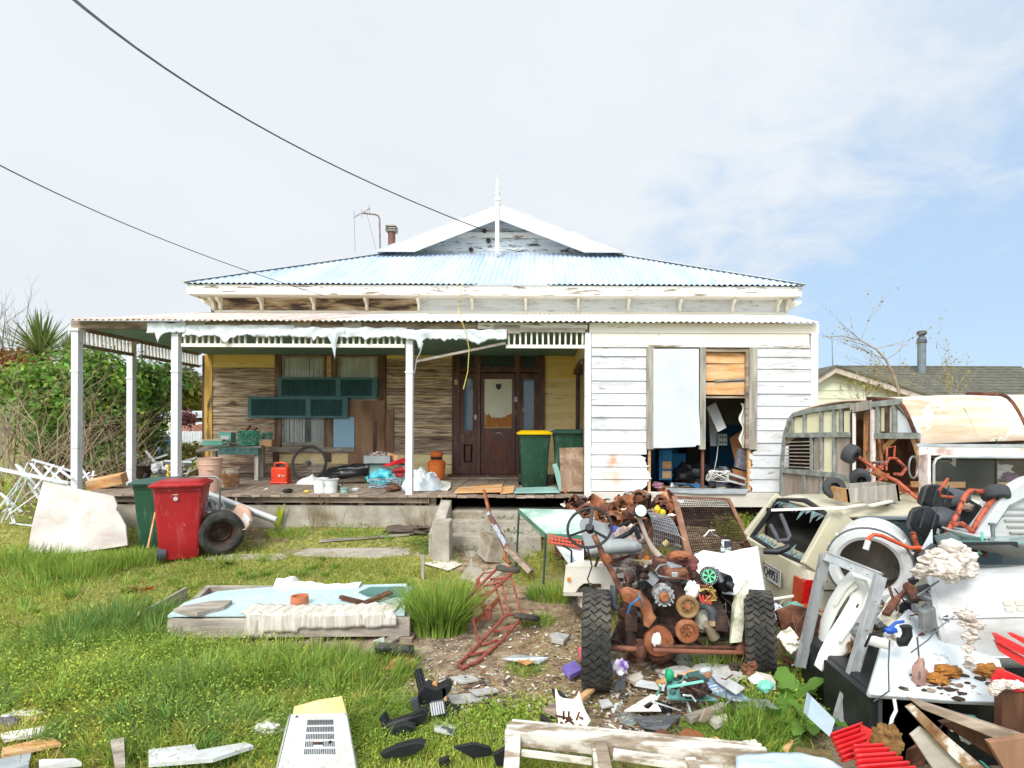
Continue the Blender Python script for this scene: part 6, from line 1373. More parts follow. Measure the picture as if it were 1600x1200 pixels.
def cpan(x0,x1,y0,y1,mat,name='wall_panel',off=.02,y0b=None,y1b=None):
 mb=MB();pts=[RP(x0,y0,CA,CB),RP(x1,y0 if y0b is None else y0b,CA,CB),RP(x1,y1 if y1b is None else y1b,CA,CB),RP(x0,y1,CA,CB)]
 o=u_s*off;mb.prism([p+o for p in pts],u_s*.015);build(mb,name,mat,cv)
cpan(1232,1256,652,678,M_cp);cpan(1258,1282,645,678,M_cp);cpan(1284,1302,643,677,M_cp);cpan(1304,1312,642,676,M_cp);cpan(1316,1331,642,676,M_cp)
cpan(1270,1283,683,735,M_wp);cpan(1285,1302,683,738,M_cp);cpan(1304,1331,684,742,M_wp)
cpan(1222,1257,738,800,M_wp,y0b=741);cpan(1259,1283,741,800,M_wp);cpan(1285,1332,744,800,M_cp)
cpan(1374,1383,637,674,M_cp);cpan(1387,1396,636,676,M_fabric);cpan(1399,1425,640,676,M_shed,y0b=668)
cpan(1364,1436,686,790,M_void,off=.7);cpan(1335,1362,640,800,M_dark,off=.5)  # first one is a near-black sheet painting the unlit inside of the caravan
top=[(1220,790),(1222,720),(1226,680),(1233,657),(1241,648),(1270,641),(1330,633)]
cbar(top[:4],.05);cbar(top[3:],.055);cbar([(1330,638),(1364,632)],.1,M_greyv);cbar([(1364,632),(1408,627)],.06)
cbar([(1226,680),(1331,679)],.06);cbar([(1222,735),(1300,742),(1332,748)],.06);cbar([(1368,681),(1436,681)],.06)
for x,a,b in((1257,645,680),(1283,641,800),(1303,640,745),(1314,637,680),(1268,681,735),(1257,740,800),(1372,632,680),(1386,634,676),(1397,632,676),(1238,651,679)):
 cbar([(x,a),(x,b)],.03,M_cf if x!=1386 else M_barkd,'frame_stud')
for x,a,b,m_ in((1332,640,800,M_rustd),(1364,640,795,M_pk),(1334.5,645,800,M_fabric)):cbar([(x,a),(x,b)],.04 if m_!=M_fabric else .012,m_,'door_post')
louv=MB();pts=[RP(a,b,CA,CB)for a,b in((1230,696),(1234,688),(1242,684),(1267,683),(1267,734),(1230,732))];louv.prism([p+u_s*.02 for p in pts],u_s*.02)
lw=build(louv,'window',M_void,cv)
for k in range(8):
 a,b=RP(1231,691+k*5.4,CA,CB),RP(1267,690+k*5.8,CA,CB);mb=MB();mb.bar(a,b,.05,.012);build(mb,'louvre',M_wp,lw)
louv2=MB();pts=[RP(a,b,CA,CB)+u_s*.4 for a,b in((1388,686),(1416,686),(1418,722),(1388,722))];louv2.prism(pts,u_s*.02);l2=build(louv2,'window',M_void,cv)
for k in range(6):
 mb=MB();mb.bar(RP(1388,690+k*6,CA,CB)+u_s*.39,RP(1418,690+k*6,CA,CB)+u_s*.39,.04,.012);build(mb,'louvre',M_wp,l2)
rng=random.Random(4)
for k in range(13):
 x0=rng.uniform(1337,1360);mb=MB();a=RP(x0,rng.uniform(642,655),CA,CB)+u_s*.1;b=RP(min(1362,x0+rng.uniform(-6,14)),rng.uniform(700,740),CA,CB)+u_s*rng.uniform(.05,.15);mb.bar(a,b,.015,rng.uniform(.03,.09),up=(0,1,0));build(mb,'splintered_lining',(M_pine,M_rust,M_wplas,M_ply)[k%4]if k%3 else mk('orange_lining',[(0.3,'a0643a'),(0.7,'c98d5f')],scale=(4,4,12),rough=.7),cv)
for a,b in(((1410,682),(1422,720)),((1425,684),(1418,745)),((1366,700),(1384,682))):
 mb=MB();mb.bar(RP(*a,CA,CB)+u_s*.1,RP(*b,CA,CB)+u_s*.1,.02,.06,up=(0,1,0));build(mb,'splintered_lining',M_pine,cv)
M_rf=mk('peeling_canvas_roof',[(0.3,'a98d74'),(0.45,'cdb49a'),(0.6,'ddcabb'),(0.75,'c5bdb6')],scale=(1.2,1.2,9),detail=6,rough=.8,bump=.15,layer=(2.2,.56,.62,'e8e4e1'))
def roofpt(t,s):v=cvp(t,s,arch(t)+.05*max(0,min(1,s))**.8);return v
mb=MB();mb.grid(lambda u,v:roofpt(v,.0+u*3.6),24,40);build(mb,'roof',M_rf,cv,smooth=True,solid=.02)
for s,m_ in((.0,M_rust),(1.02,M_rust),(2.2,M_rust)):
 mb=MB();mb.tube([roofpt(t,s)+Vector((0,0,.015))for t in np.linspace(0,.3,16)],.028,6,flat=.5);build(mb,'roof_rib',m_,cv,smooth=True)
mb=MB();a=[roofpt(t,-.01)for t in np.linspace(.0,.13,10)];b=[RP(1407,640,CA,CB),RP(1432,676,CA,CB)];mb.prism(a+b,u_s*.02);build(mb,'arc_board',M_cf,cv)
mb=MB();mb.tube([roofpt(t,.55)+Vector((0,0,.012))for t in np.linspace(.005,.07,8)],.006,4);build(mb,'roof_crack',M_barkd,cv)
mb=MB();mb.bar(cvp(0,-.02,1.635),cvp(0,3.6,1.635),.04,.03);build(mb,'gutter',M_galv,cv)
mb=MB();mb.bar(cvp(0,.0,1.58),cvp(0,3.6,1.58),.03,.085);build(mb,'header_rail',M_pk,cv)
mb=MB();mb.bar(cvp(0,.06,1.55),cvp(0,.06,.6),.03,.13,up=(0,-1,0));build(mb,'corner_post',M_pk,cv)
mb=MB();mb.bar(cvp(0,0.0,.75),cvp(0,3.6,.75),.03,.5);build(mb,'lower_wall',M_pk,cv)
mb=MB();mb.tube([cvp(0,.13,1.0)+Vector((0,-.02,0)),cvp(0,.13,1.45)+Vector((0,-.02,0)),cvp(0,.15,1.5)+Vector((0,-.02,0)),cvp(0,.2,1.525)+Vector((0,-.02,0)),cvp(0,2.2,1.525)+Vector((0,-.02,0))],.014,6);build(mb,'window_rubber',M_galv,cv)
mb=MB();mb.prism([cvp(.0,.14,1.0),cvp(0,2.2,1.0),cvp(0,2.2,1.52),cvp(0,.2,1.52),cvp(0,.14,1.46)],u_e*.008);build(mb,'pane',glass('dirty_caravan_glass','6a6f6b',.1),cv)
mb=MB();mb.prism([cvp(.75,.3,.5),cvp(.75,3.4,.5),cvp(.75,3.4,1.9),cvp(.75,.3,1.9)],u_e*.02);build(mb,'inner_lining',mk('brown_inner_ply',[(0.3,'59402f'),(0.5,'7c5a46'),(0.7,'a3836f')],scale=(2,2,5),rough=.8),cv)
mb=MB();mb.prism([cvp(.1,.14,1.1),cvp(.7,.14,1.1),cvp(.7,.4,1.14),cvp(.1,3.2,1.14),cvp(.1,3.2,1.1)],(0,0,.02));build(mb,'bench_top',M_pine,cv)
for k in range(4):
 mb=MB();mb.bar(cvp(.15+.1*k,.2,1.12-.06*k+.1),cvp(.12+.1*k,2.6,1.14-.05*k+.1),.03,.06);build(mb,'inner_board',(M_pine,M_rusto,M_wp,M_dark)[k],cv)
for k,(a,b,w,m_)in enumerate((((1466,698),(1536,756),.1,M_cream),((1502,716),(1600,700),.12,mk('bluish_film',[(0.3,'9fb0c8'),(0.7,'c5d0de')],rough=.3)),((1498,715),(1560,735),.1,M_enamd),((1456,705),(1466,715),.02,M_pine),((1490,730),(1520,757),.09,M_cglass))):
 mb=MB();D_=5.95+.06*k;mb.bar(P(*a,D_),P(*b,D_),w,.01,up=(0,1,.2));one(mb,'torn_lining',m_,('cream strip fallen diagonally behind the caravan window','bluish plastic film sagging at the top of the caravan window','pale torn board behind the caravan window','small light stick in the corner of the caravan window','clear plastic shard hanging in the caravan window')[k],'strip')
mb=MB();mb.blob(P(1545,738,5.9),(.2,.05,.1),.9,3,3,24,12);one(mb,'white_net',M_fabric,'white torn net bunched behind the caravan window','net',smooth=True)
mb=MB();mb.blob(P(1583,750,5.85),(.13,.04,.06),.9,3,6,20,10);one(mb,'pink_rag',mk('mauve_rag','9a6a8c',rough=.9),'mauve rag caught behind the caravan window','rag',smooth=True)
car=thing('estate_car','abandoned cream estate car with its rear window smashed, buried in junk','car',(4.0,5.45,0));X0,YN,YF=2.19,4.72,6.2
M_car=mk('dull_champagne_paint',[(0.3,'bab296'),(0.7,'cdc7ae')],scale=2,rough=.35,bump=.02,coat=.3,layer=(5,.62,.8,'9a917a'))
def lerp(a,b,t):return a+(b-a)*t
secs=[(0.0,.30,.62,.07),(.03,.12,.64,.02),(.12,.05,.655,0),(1.0,.03,.66,-.01),(2.4,.03,.66,-.01),(3.2,.05,.64,0),(4.2,.1,.55,.05),(4.4,.3,.48,.12)]
mb=MB();vs=[]
for(dx,zb,zt,ins)in secs:
 y0,y1=YN+ins,YF-ins;x=X0+dx
 prof=[(y0+.05,zb),(y0,zb+.08),(y0-.02,(zb+zt)*.5),(y0-.005,zt-.07),(y0+.045,zt),(y1-.045,zt),(y1+.005,zt-.07),(y1+.02,(zb+zt)*.5),(y1,zb+.08),(y1-.05,zb)]
 vs+=[Vector((x,y,z))for y,z in prof]
n=10;fs=[(j*n+i,j*n+(i+1)%n,(j+1)*n+(i+1)%n,(j+1)*n+i)for j in range(len(secs)-1)for i in range(n)]+[tuple(range(n-1,-1,-1)),tuple(range((len(secs)-1)*n,len(secs)*n))]
mb.add(vs,fs);build(mb,'body',M_car,car,smooth=42)
ZR=1.1
def rf(u,v):
 x=lerp(X0+.30,X0+2.75,u);y=lerp(YN+.13,YF-.13,v);e=(1-abs(2*v-1)**5)*(1-max(0,1-u*14)**2*.8)*(1-max(0,(u-.93)*14)**2*.6)
 return Vector((x,y,ZR-.06+.075*e))
mb=MB();mb.grid(rf,40,30);build(mb,'roof',M_car,car,smooth=True,solid=.03)
def pil(a,b,w,d,name='pillar',mat=M_car,up=(0,1,0)):mb=MB();mb.bar(a,b,w,d,up=up);return build(mb,name,mat,car,bevel=.01)
yi=YN+.12
pil((X0+.06,YN+.03,.62),(X0+.36,yi,ZR-.03),.2,.07);pil((X0+1.35,YN+.04,.64),(X0+1.3,yi,ZR-.03),.09,.04,mat=M_black);pil((X0+2.3,YN+.04,.64),(X0+2.2,yi,ZR-.03),.08,.04,mat=M_black);pil((X0+3.2,YN+.06,.64),(X0+2.7,yi,ZR-.03),.07,.05)
pil((X0+.06,YF-.03,.62),(X0+.36,YF-.13,ZR-.03),.14,.07);pil((X0+2.3,YF-.04,.64),(X0+2.2,YF-.13,ZR-.03),.08,.04)
mb=MB();mb.prism([(X0+.3,YN+.045,.655),(X0+1.32,YN+.045,.655),(X0+1.3,yi-.01,ZR-.07),(X0+.47,yi-.01,ZR-.07)],(0,.006,0));build(mb,'side_window',M_pglass,car)
mb=MB();mb.prism([(X0+1.38,YN+.045,.655),(X0+2.28,YN+.045,.655),(X0+2.2,yi-.01,ZR-.07),(X0+1.38,yi-.01,ZR-.07)],(0,.006,0));build(mb,'side_window',M_pglass,car)
M_trim=mk('bluish_window_trim',[(0.3,'56616b'),(0.7,'8b959d')],rough=.35,metal=.3)
mb=MB();mb.tube([(X0+.28,YN+.03,.65),(X0+.45,yi-.02,ZR-.1),(X0+.52,yi-.025,ZR-.06),(X0+2.2,yi-.02,ZR-.06)],.018,6);build(mb,'window_trim',M_trim,car,smooth=True)
mb=MB();mb.tube([(X0+.3,YN+.015,.652),(X0+3.1,YN+.015,.652)],.012,5);build(mb,'window_trim',M_trim,car)
tA,tB=(X0+.02,YN+.1),(X0+.02,YF-.1)
mb=MB();mb.prism([(X0-.02,YN+.1,.16),(X0-.02,YF-.1,.16),(X0+.03,YF-.1,.60),(X0+.03,YN+.1,.60)],(.04,0,0));build(mb,'tailgate',M_car,car,bevel=.015)
mb=MB();mb.tube([(X0+.05,YN+.14,.64),(X0+.3,YN+.22,ZR-.06),(X0+.34,(YN+YF)/2,ZR-.0),(X0+.3,YF-.22,ZR-.06),(X0+.05,YF-.14,.64),(X0+.03,(YN+YF)/2,.62)],.028,8,closed=True);build(mb,'tailgate_seal',M_black,car,smooth=True)
mb=MB();mb.box((X0+.95,(YN+YF)/2,.6),(1.5,1.3,.3));mb.box((X0+1.2,(YN+YF)/2,.8),(.1,1.1,.42));mb.box((X0+.5,YF-.15,.8),(.6,.03,.3));mb.box((X0+1.4,YN+.5,.8),(.2,.5,.35),r=(0,15,0));mb.box((X0+1.4,YF-.5,.8),(.2,.5,.35),r=(0,15,0));build(mb,'interior',M_void,car)
sh=mk('broken_tint_glass',[(0.3,'31464a'),(0.7,'7a9a9c')],scale=14,rough=.15,bump=.2)
rng=random.Random(12)
for k in range(13):
 t=k/12;y=lerp(YN+.2,YF-.2,t);s=rng.uniform(.05,.13)
 for z_,dx,sg in((.64,.05,1),(ZR-.06,.29,-1)):
  mb=MB();mb.prism([(X0+dx,y-.05,z_),(X0+dx,y+.05,z_),(X0+dx+.06*sg,y+rng.uniform(-.05,.05),z_+sg*s*rng.uniform(.4,1))],(.004,0,0));build(mb,'glass_shard',sh,car)
pl=MB();pl.box((X0-.035,5.33,.43),(.012,.38,.15),r=(0,3,0));plate=build(pl,'number_plate',M_wplas,car,bevel=.01)
pb=MB()
for q in((5.33,.355,.37,.006),(5.33,.502,.37,.006)):pb.box((X0-.043,q[0],q[1]),(.003,q[2],q[3]))
for q in(5.145,5.515):pb.box((X0-.043,q,.43),(.003,.006,.15))
build(pb,'plate_border',M_black,plate)
fc=bpy.data.curves.new('plate_text','FONT');fc.body='Q4953';fc.size=.125;fc.extrude=.002;fc.align_x='CENTER';fc.align_y='CENTER'
fo=bpy.data.objects.new('tmp',fc);COL.objects.link(fo);me=bpy.data.meshes.new_from_object(fo.evaluated_get(bpy.context.evaluated_depsgraph_get()));bpy.data.objects.remove(fo)
me.materials.clear();me.materials.append(M_black);to=bpy.data.objects.new('plate_lettering',me);COL.objects.link(to);to.parent=plate
to.matrix_local=Matrix.Translation(Vector((X0-.046,5.33,.43))-car.location)@Matrix(((0,0,-1),(-1,0,0),(0,1,0))).to_4x4()@Matrix.Diagonal((.92,1,1,1))
mb=MB();mb.prism([(X0-.03,YN+.0,.28),(X0+.2,YN-.012,.28),(X0+.18,YN-.01,.54),(X0-.01,YN+.0,.54)],(0,.06,0));mb.prism([(X0-.035,YN,.29),(X0-.015,YN,.53),(X0-.015,YN+.2,.53),(X0-.035,YN+.2,.29)],(.03,0,0))
tl_=build(mb,'tail_lamp',mk('red_lens',[(0.3,'a30f12'),(0.7,'c7201d')],scale=(20,20,40),rough=.15,coat=.6),car,bevel=.008)
mb=MB();mb.prism([(X0-.033,YN-.006,.28),(X0+.2,YN-.018,.28),(X0+.2,YN-.018,.345),(X0-.03,YN-.006,.345)],(0,.06,0));build(mb,'amber_lens',mk('amber_lens','d5571a',rough=.15,coat=.6),tl_)
mb=MB();mb.tube([(X0+.3,YN-.03,.18),(X0-.05,YN+.0,.18),(X0-.09,YN+.1,.18),(X0-.09,YF-.1,.18)],.07,8);build(mb,'bumper',M_dgrey,car,smooth=True)
mb=MB();mb.tube([(X0+.02,YN-.022,.46),(X0+3,YN-.03,.47)],.006,4);build(mb,'side_moulding',M_black,car)
cw=thing('x','x','x',(0,0,0))if False else None
for x in(X0+.95,X0+3.55):
 Mx=Matrix.Translation(Vector((x,YN+.06,.2))-car.location)@Matrix.Rotation(R(90),4,'X')
 mb=MB();mb.lathe([(.18,-.09),(.28,-.09),(.31,-.05),(.31,.05),(.28,.09),(.18,.09)],30,Mx);w_=build(mb,'wheel',M_rubber,car,world=False,smooth=True)
 mb=MB();mb.lathe([(.19,.085),(.17,.04),(.05,.06),(.001,.06)],24,Mx);build(mb,'rim',M_steel,w_,world=False,smooth=True)
t=thing('timber_tray','long pale wooden drawer lying on the car roof','drawer',P(1362,786,4.95))
a,b,c,d=P(1325,785,4.85),P(1407,783,4.85),P(1403,757,4.85),P(1322,764,4.85)
mb=MB();mb.prism([a,b,c,d],(0,.02,0));build(mb,'front',M_greyv,t)
mb=MB();mb.prism([a,d,d+Vector((-.02,.3,.0)),a+Vector((-.02,.3,0))],(.02,0,0));build(mb,'side',M_pine,t)
mb=MB();mb.prism([b,c,c+Vector((0,.3,0)),b+Vector((0,.3,0))],(-.02,0,0));build(mb,'side',M_greyv,t)
mb=MB();mb.prism([a+Vector((0,.28,0)),b+Vector((0,.28,0)),c+Vector((0,.28,0)),d+Vector((0,.28,0))],(0,.02,0));build(mb,'back',M_greyv,t)
for k,(a,b,w,lb)in enumerate((((1205,797,4.9),(1318,793,4.7),.05,'thin cream strip sticking out left over the car roof'),((1315,794,4.75),(1405,778,5.1),.035,'cream strip slanting in front of the drawer on the roof'),((1360,790,4.75),(1392,783,4.85),.045,'short split stick at the right of the roof'),((1480,775,5.0),(1545,790,4.8),.18,'cracked cream board beyond the seats on the car roof'))):
 mb=MB();mb.bar(P(*a)+Vector((0,0,.0)),P(*b),w,.015);one(mb,'wood_strip',M_cream,lb,'wood strip')
kart=thing('pedal_kart','rusty orange pedal kart frame upturned on the car roof','pedal kart',P(1370,760,5.35))
def kt(pxs,name='frame_tube',r=.015,mat=M_orange,par=kart,n=8,D=None):
 mb=MB();mb.tube([P(*q)for q in pxs],r,n);return build(mb,name,mat,par,smooth=True)
kt([(1342,714,5.5),(1375,738,5.4),(1402,752,5.3),(1438,783,5.1)],r=.017);kt([(1372,735,5.5),(1390,716,5.6),(1400,716,5.6),(1416,732,5.5),(1408,742,5.45),(1398,740,5.4)])
kt([(1345,745,5.4),(1365,722,5.5),(1376,733,5.4)],r=.012);kt([(1385,735,5.4),(1386,700,5.6),(1398,697,5.6),(1397,716,5.6)],r=.01);kt([(1335,758,5.4),(1350,748,5.4),(1362,756,5.3)],r=.01,mat=M_rust);kt([(1360,722,5.5),(1388,722,5.5)],r=.008,mat=M_steel);kt([(1372,752,5.3),(1388,741,5.4)],r=.012)
mb=MB();mb.tube([P(1427+7*math.cos(a),730+17*math.sin(a),5.5+.04*math.cos(a))for a in np.linspace(0,6.283,22)[:-1]],.009,6,closed=True);build(mb,'steering_hoop',M_steel,kart,smooth=True)
mb=MB();mb.box(P(1375,742,5.4),(.12,.1,.05),r=(0,30,0));build(mb,'axle_plate',M_rusto,kart)
def fat(px,py,D,r,w,ax_,par,name='wheel',hub='cream'):
 Mx=Matrix.Translation(P(px,py,D))@frame(ax_).to_4x4();mb=MB()
 mb.lathe([(r*.45,-w*.45),(r*.7,-w*.5),(r*.93,-w*.4),(r,-w*.2),(r,w*.2),(r*.93,w*.4),(r*.7,w*.5),(r*.45,w*.45)],28,Mx);o=build(mb,name,mk('faded_kart_tyre',[(0.3,'2b2c2f'),(0.7,'494a4c')],scale=6,rough=.7,bump=.15),par,smooth=45)
 mb=MB();mb.lathe([(r*.47,w*.4),(r*.3,w*.1),(r*.12,w*.1),(r*.12,w*.5),(.001,w*.5)],20,Mx);mb.lathe([(r*.47,-w*.4),(r*.3,-w*.1),(r*.12,-w*.1),(r*.12,-w*.5),(.001,-w*.5)],20,Mx);build(mb,'hub',M_black,o,smooth=True);return o
fat(1329,709,5.5,.095,.12,(.5,-.6,-.35),kart);fat(1303,762,5.1,.095,.09,(-.25,-1,.1),kart);fat(1344,747,5.35,.09,.1,(-.2,-.8,-.4),kart)
def seat(pxs,D,name,label,dn):
 t=thing('kart_seat',label,'seat',P(*pxs[0],D));c=sum((P(a,b,D)for a,b in pxs),Vector())/len(pxs)  # moulded kart seat
 mb=MB();mb.prism([P(a,b,D)for a,b in pxs],dn);build(mb,'back_shell',M_black,t,bevel=.015)
 for k in(-.25,0.05,.35):
  mb=MB();q=c.lerp(P(*pxs[1],D),.35)+Vector((k*.3,-.004,0));mb.bar(q+Vector((.02,-.004,.07)),q+Vector((-.02,-.004,-.08)),.006,.01,up=(0,1,0));build(mb,'moulded_rib',M_dgrey,t)
 return t
s1=seat([(1442,777),(1448,760),(1455,756),(1470,757),(1492,772),(1483,800),(1478,806),(1450,791),(1441,785)],4.5,'','upper black plastic kart seat tipped forward on the heap',(.03,.12,-.02))
s2=seat([(1421,817),(1427,797),(1434,791),(1452,790),(1470,806),(1463,838),(1447,843),(1425,826)],4.2,'','lower black plastic kart seat, left of the orange tubes',(.03,.1,-.02))
for t_,c,D,r in((s1,(1488,780),4.5,(.17,.1,.08)),(s2,(1476,812),4.2,(.13,.1,.08))):
 mb=MB();mb.blob(P(*c,D)+Vector((.03,.1,0)),r,.15,1,3,20,10);build(mb,'seat_pan',M_dgrey,t_,smooth=True)
mb=MB();mb.prism([P(1470,810,4.55),P(1500,770,4.6),P(1548,800,4.6),P(1535,835,4.5),P(1480,840,4.5)],(0,.03,0));one(mb,'dark_tray',M_black,'flat black tray behind the orange tubes','tray')
k2=thing('kart_wreck','orange kart frame of thick rusty tubes leaning against the white drum','kart frame',P(1500,830,4.2))
kt([(1537,768,4.35),(1515,767,4.3),(1507,776,4.25),(1496,803,4.2),(1478,835,4.15)],par=k2,r=.018);kt([(1554,776,4.35),(1530,810,4.25),(1515,838,4.2)],par=k2,r=.019)
kt([(1489,820,4.15),(1503,818,4.2),(1520,830,4.2)],par=k2,r=.018);kt([(1353,857,3.95),(1357,841,3.95),(1366,835,3.95),(1378,837,3.95),(1420,856,4.0),(1440,856,4.05)],par=k2,r=.014,mat=mk('fresh_orange_paint',[(0.4,'d0512e'),(0.7,'e0693f')],rough=.45,bump=.05,layer=(12,.62,.68,'6a3520')))
kt([(1426,832,4.1),(1430,848,4.1),(1438,862,4.1)],par=k2,r=.018);kt([(1481,748,4.3),(1468,766,4.25),(1470,775,4.25),(1489,777,4.3)],par=k2,r=.011)
mb=MB();mb.cyl(P(1356.5,845,3.94),P(1352.5,859,3.93),.02,n=12);build(mb,'grip',M_wplas,k2)
fat(1555,771,4.35,.095,.1,(.1,.5,1),k2)
mb=MB();mb.tube([P(1437,862,4.1),P(1438,875,4.1),P(1432,890,4.1)],.03,8);build(mb,'rusty_joint',M_rust,k2)
t=thing('white_casing','big white louvred appliance casing at the right edge of the heap','casing',P(1580,830,4.4))
mb=MB();mb.prism([P(1522,838,4.3),P(1572,770,4.3),P(1610,748,4.3),P(1640,740,4.3),P(1640,765,4.3),P(1608,775,4.3),P(1578,790,4.3),P(1545,838,4.3)],(0,.12,0));build(mb,'front_edge',M_wplas,t,bevel=.008)
mb=MB();mb.prism([P(1545,840,4.38),P(1580,788,4.38),P(1612,772,4.38),P(1640,770,4.38),P(1640,842,4.38)],(0,.3,0));build(mb,'grille_body',M_wplas,t)
for k in range(5):
 mb=MB();mb.bar(P(1562+(4-k)*4.0,832-k*9.5,4.37),P(1642,832-k*9.5,4.37),.02,.012);build(mb,'louvre',mk('louvre_gap_grey','a8a7a3',rough=.5),t)
t=thing('glass_shelf','green glass shelf with a dark front edge on top of the white tank','glass shelf',P(1540,850,3.6))
mb=MB();mb.prism([P(1478,848,3.4),P(1490,842,4.1),P(1650,838,4.1),P(1650,850,3.4)],(0,0,.012));build(mb,'glass',glass('green_glass','6fa79c',.6),t)
mb=MB();mb.prism([P(1478,848,3.38),P(1590,847,3.38),P(1592,856,3.38),P(1580,851,3.38),P(1500,853,3.38),P(1478,853,3.38)],(0,.02,0));build(mb,'edge_trim',M_black,t)
mb=MB();mb.cyl(P(1534.5,845,3.7),P(1534.5,831,3.7),.008,n=8);one(mb,'teal_peg',M_tg,'small teal peg standing on the glass shelf','peg')
mb=MB();mb.tube([P(1546,843,3.7),P(1552,840,3.7),P(1550,820,3.7)],.012,8);mb.box(P(1550,819,3.7),(.03,.03,.015));one(mb,'tap',M_steel,'small chrome tap standing on the glass shelf','tap')
mb=MB();mb.lathe([(.001,-.03),(.3,-.02),(.42,.06),(.44,.075),(.4,.07),(.001,.0)],30,Matrix.Translation(P(1590,862,3.9))@Matrix.Rotation(R(8),4,'Y'));one(mb,'basin',M_enam,'white rounded basin upturned under the glass shelf','basin',smooth=True)
panel([(1441,858),(1452,838),(1457,827),(1458,862)],3.95,.01,M_enamd,'glass_shard','upright pale triangular shard in front of the lower seat','shard')
panel([(1438,868),(1460,850),(1478,858),(1470,872),(1440,882)],3.9,.03,M_dgrey,'dark_board','dark grey board wedged between seat and insulation','board')
panel([(1462,838),(1485,832),(1500,840),(1490,858),(1470,856)],3.85,.02,M_cglass,'clear_plastic','crumpled clear plastic sheet at the end of the glass shelf','plastic sheet')
t=thing('dryer_drum','round white plastic appliance drum with its open mouth facing the yard','drum',P(1360,945,4.25));ax_=Vector((.55,.8,.12)).normalized()
Mx=Matrix.Translation(P(1357,885,4.2))@frame(ax_).to_4x4()
M_drum=mk('grey_white_drum_plastic',[(0.3,'c6c7c5'),(0.7,'dcdcd9')],scale=3,rough=.45,bump=.08,layer=(4,.58,.75,'908d85'))
mb=MB();mb.lathe([(.195,.03),(.2,0),(.225,-.015),(.27,-.012),(.285,.01),(.288,.05),(.28,.06),(.285,.09),(.27,.2),(.262,.42),(.25,.46)],44,Mx);build(mb,'outer_shell',M_drum,t,smooth=30)
mb=MB();mb.lathe([(.197,.03),(.215,.06),(.235,.1),(.24,.35),(.05,.4),(.001,.4)],40,Mx);ind=build(mb,'inner_drum',mk('dirty_steel_drum',[(0.3,'5b534a'),(0.7,'9a9185')],scale=5,rough=.45,metal=.3),t,smooth=30)
mb=MB()
for k in range(3):
 for j in range(14):a=k*.17-.9;b=2.2+j*.13;mb.box((0,0,0),(.012,.03,.006),M=Mx@Matrix.Rotation(b,4,'Z')@Matrix.Translation((.236,0,.14+k*.07)))
build(mb,'drum_slots',M_void,t,kind='stuff')
mb=MB();
for k in range(18):mb.box((0,0,0),(.03,.008,.05),M=Mx@Matrix.Rotation(k*.35,4,'Z')@Matrix.Translation((.282,0,.12)))
build(mb,'shell_rib',M_drum,t,kind='stuff')
mb=MB();mb.lathe([(.285,.0),(.293,.0),(.293,.02),(.285,.02)],44,Mx);build(mb,'clamp_band',M_steel,t,smooth=True)
t=thing('window_frame','leaning aluminium window frame with no glass','window frame',G(1280,1140));w=.055
for a,b_,nm in(((1290,866,3.75),(1250,1042,3.85),'left_stile'),((1290,868,3.75),(1377,903,3.45),'top_rail'),((1376,900,3.44),(1306,1142,3.3),'right_stile')):
 A,B=P(*a),P(*b_);d=(B-A).normalized();side=d.cross(Vector((0,1,0))).normalized()*w/2
 for k,(off,ww,dp)in enumerate(((0,w,.012),(1,.01,.035),(-1,.01,.035))):
  mb=MB();mb.bar(A+side*off,B+side*off,ww if off==0 else .008,dp,up=(0,1,0));build(mb,nm if off==0 else 'flange',M_alu,t)
mb=MB()
for q in((1368,940),(1355,985),(1340,1030),(1325,1080),(1310,1120),(1300,880),(1330,888),(1355,898)):mb.cyl(P(q[0],q[1],3.38),P(q[0],q[1],3.36),.004,n=6)
build(mb,'rivet_hole',M_black,t,kind='stuff')
t=thing('moulded_arch','white moulded plastic arch, like an upturned wishbone, inside the aluminium frame','plastic moulding',P(1290,1045,3.7))
path=[(1284,1008,3.85,.05),(1290,975,3.82,.065),(1303,945,3.8,.07),(1320,918,3.75,.07),(1336,903,3.7,.075),(1350,907,3.68,.08),(1356,925,3.68,.085),(1346,950,3.66,.09),(1330,975,3.64,.085),(1311,1002,3.62,.08),(1292,1028,3.6,.06),(1278,1044,3.6,.03)]
mb=MB();mb.tube([P(a,b,d)for a,b,d,_ in path],[r*.92 for*_,r in path],14,flat=.35);build(mb,'arch',mk('smooth_offwhite_moulding',[(0.3,'dddcd4'),(0.7,'ebeae3')],scale=2,rough=.35,bump=.03),t,smooth=True)
mb=MB();mb.tube([P(a+2,b,d-.06)for a,b,d,_ in path[2:-2]],.012,6);build(mb,'raised_edge',bpy.data.materials['smooth_offwhite_moulding'],t,smooth=True)
panel([(1214,957),(1240,947),(1268,952),(1283,962),(1284,975),(1275,1005),(1250,998),(1222,985)],4.1,.04,M_rust,'rusty_plate','sheet of red rust standing behind the right tyre','plate')
mb=MB();mb.blob(P(1242,952,4.25),(.08,.05,.05),.4,2,4,16,10);one(mb,'teal_cloth',mk('sea_green_cloth','6f9c8d',rough=.9),'sea green cloth on top of the rusty plate','cloth',smooth=True)
mb=MB();mb.prism([P(1325,930,3.95),P(1340,912,3.95),P(1350,925,3.95),P(1335,945,3.95)],(.1,.05,0));one(mb,'box',M_cream,'small cream box corner seen under the drum','box')
mb=MB();mb.blob(P(1370,962,3.9),(.06,.05,.1),.4,2,4,16,10);one(mb,'bottle',mk('amber_plastic','a0671d',rough=.4),'amber plastic lump below the drum','plastic',smooth=True)
tank=thing('appliance_tank','large white appliance body lying on its side with its torn end facing left','appliance',P(1500,1045,3.3));D_=3.35
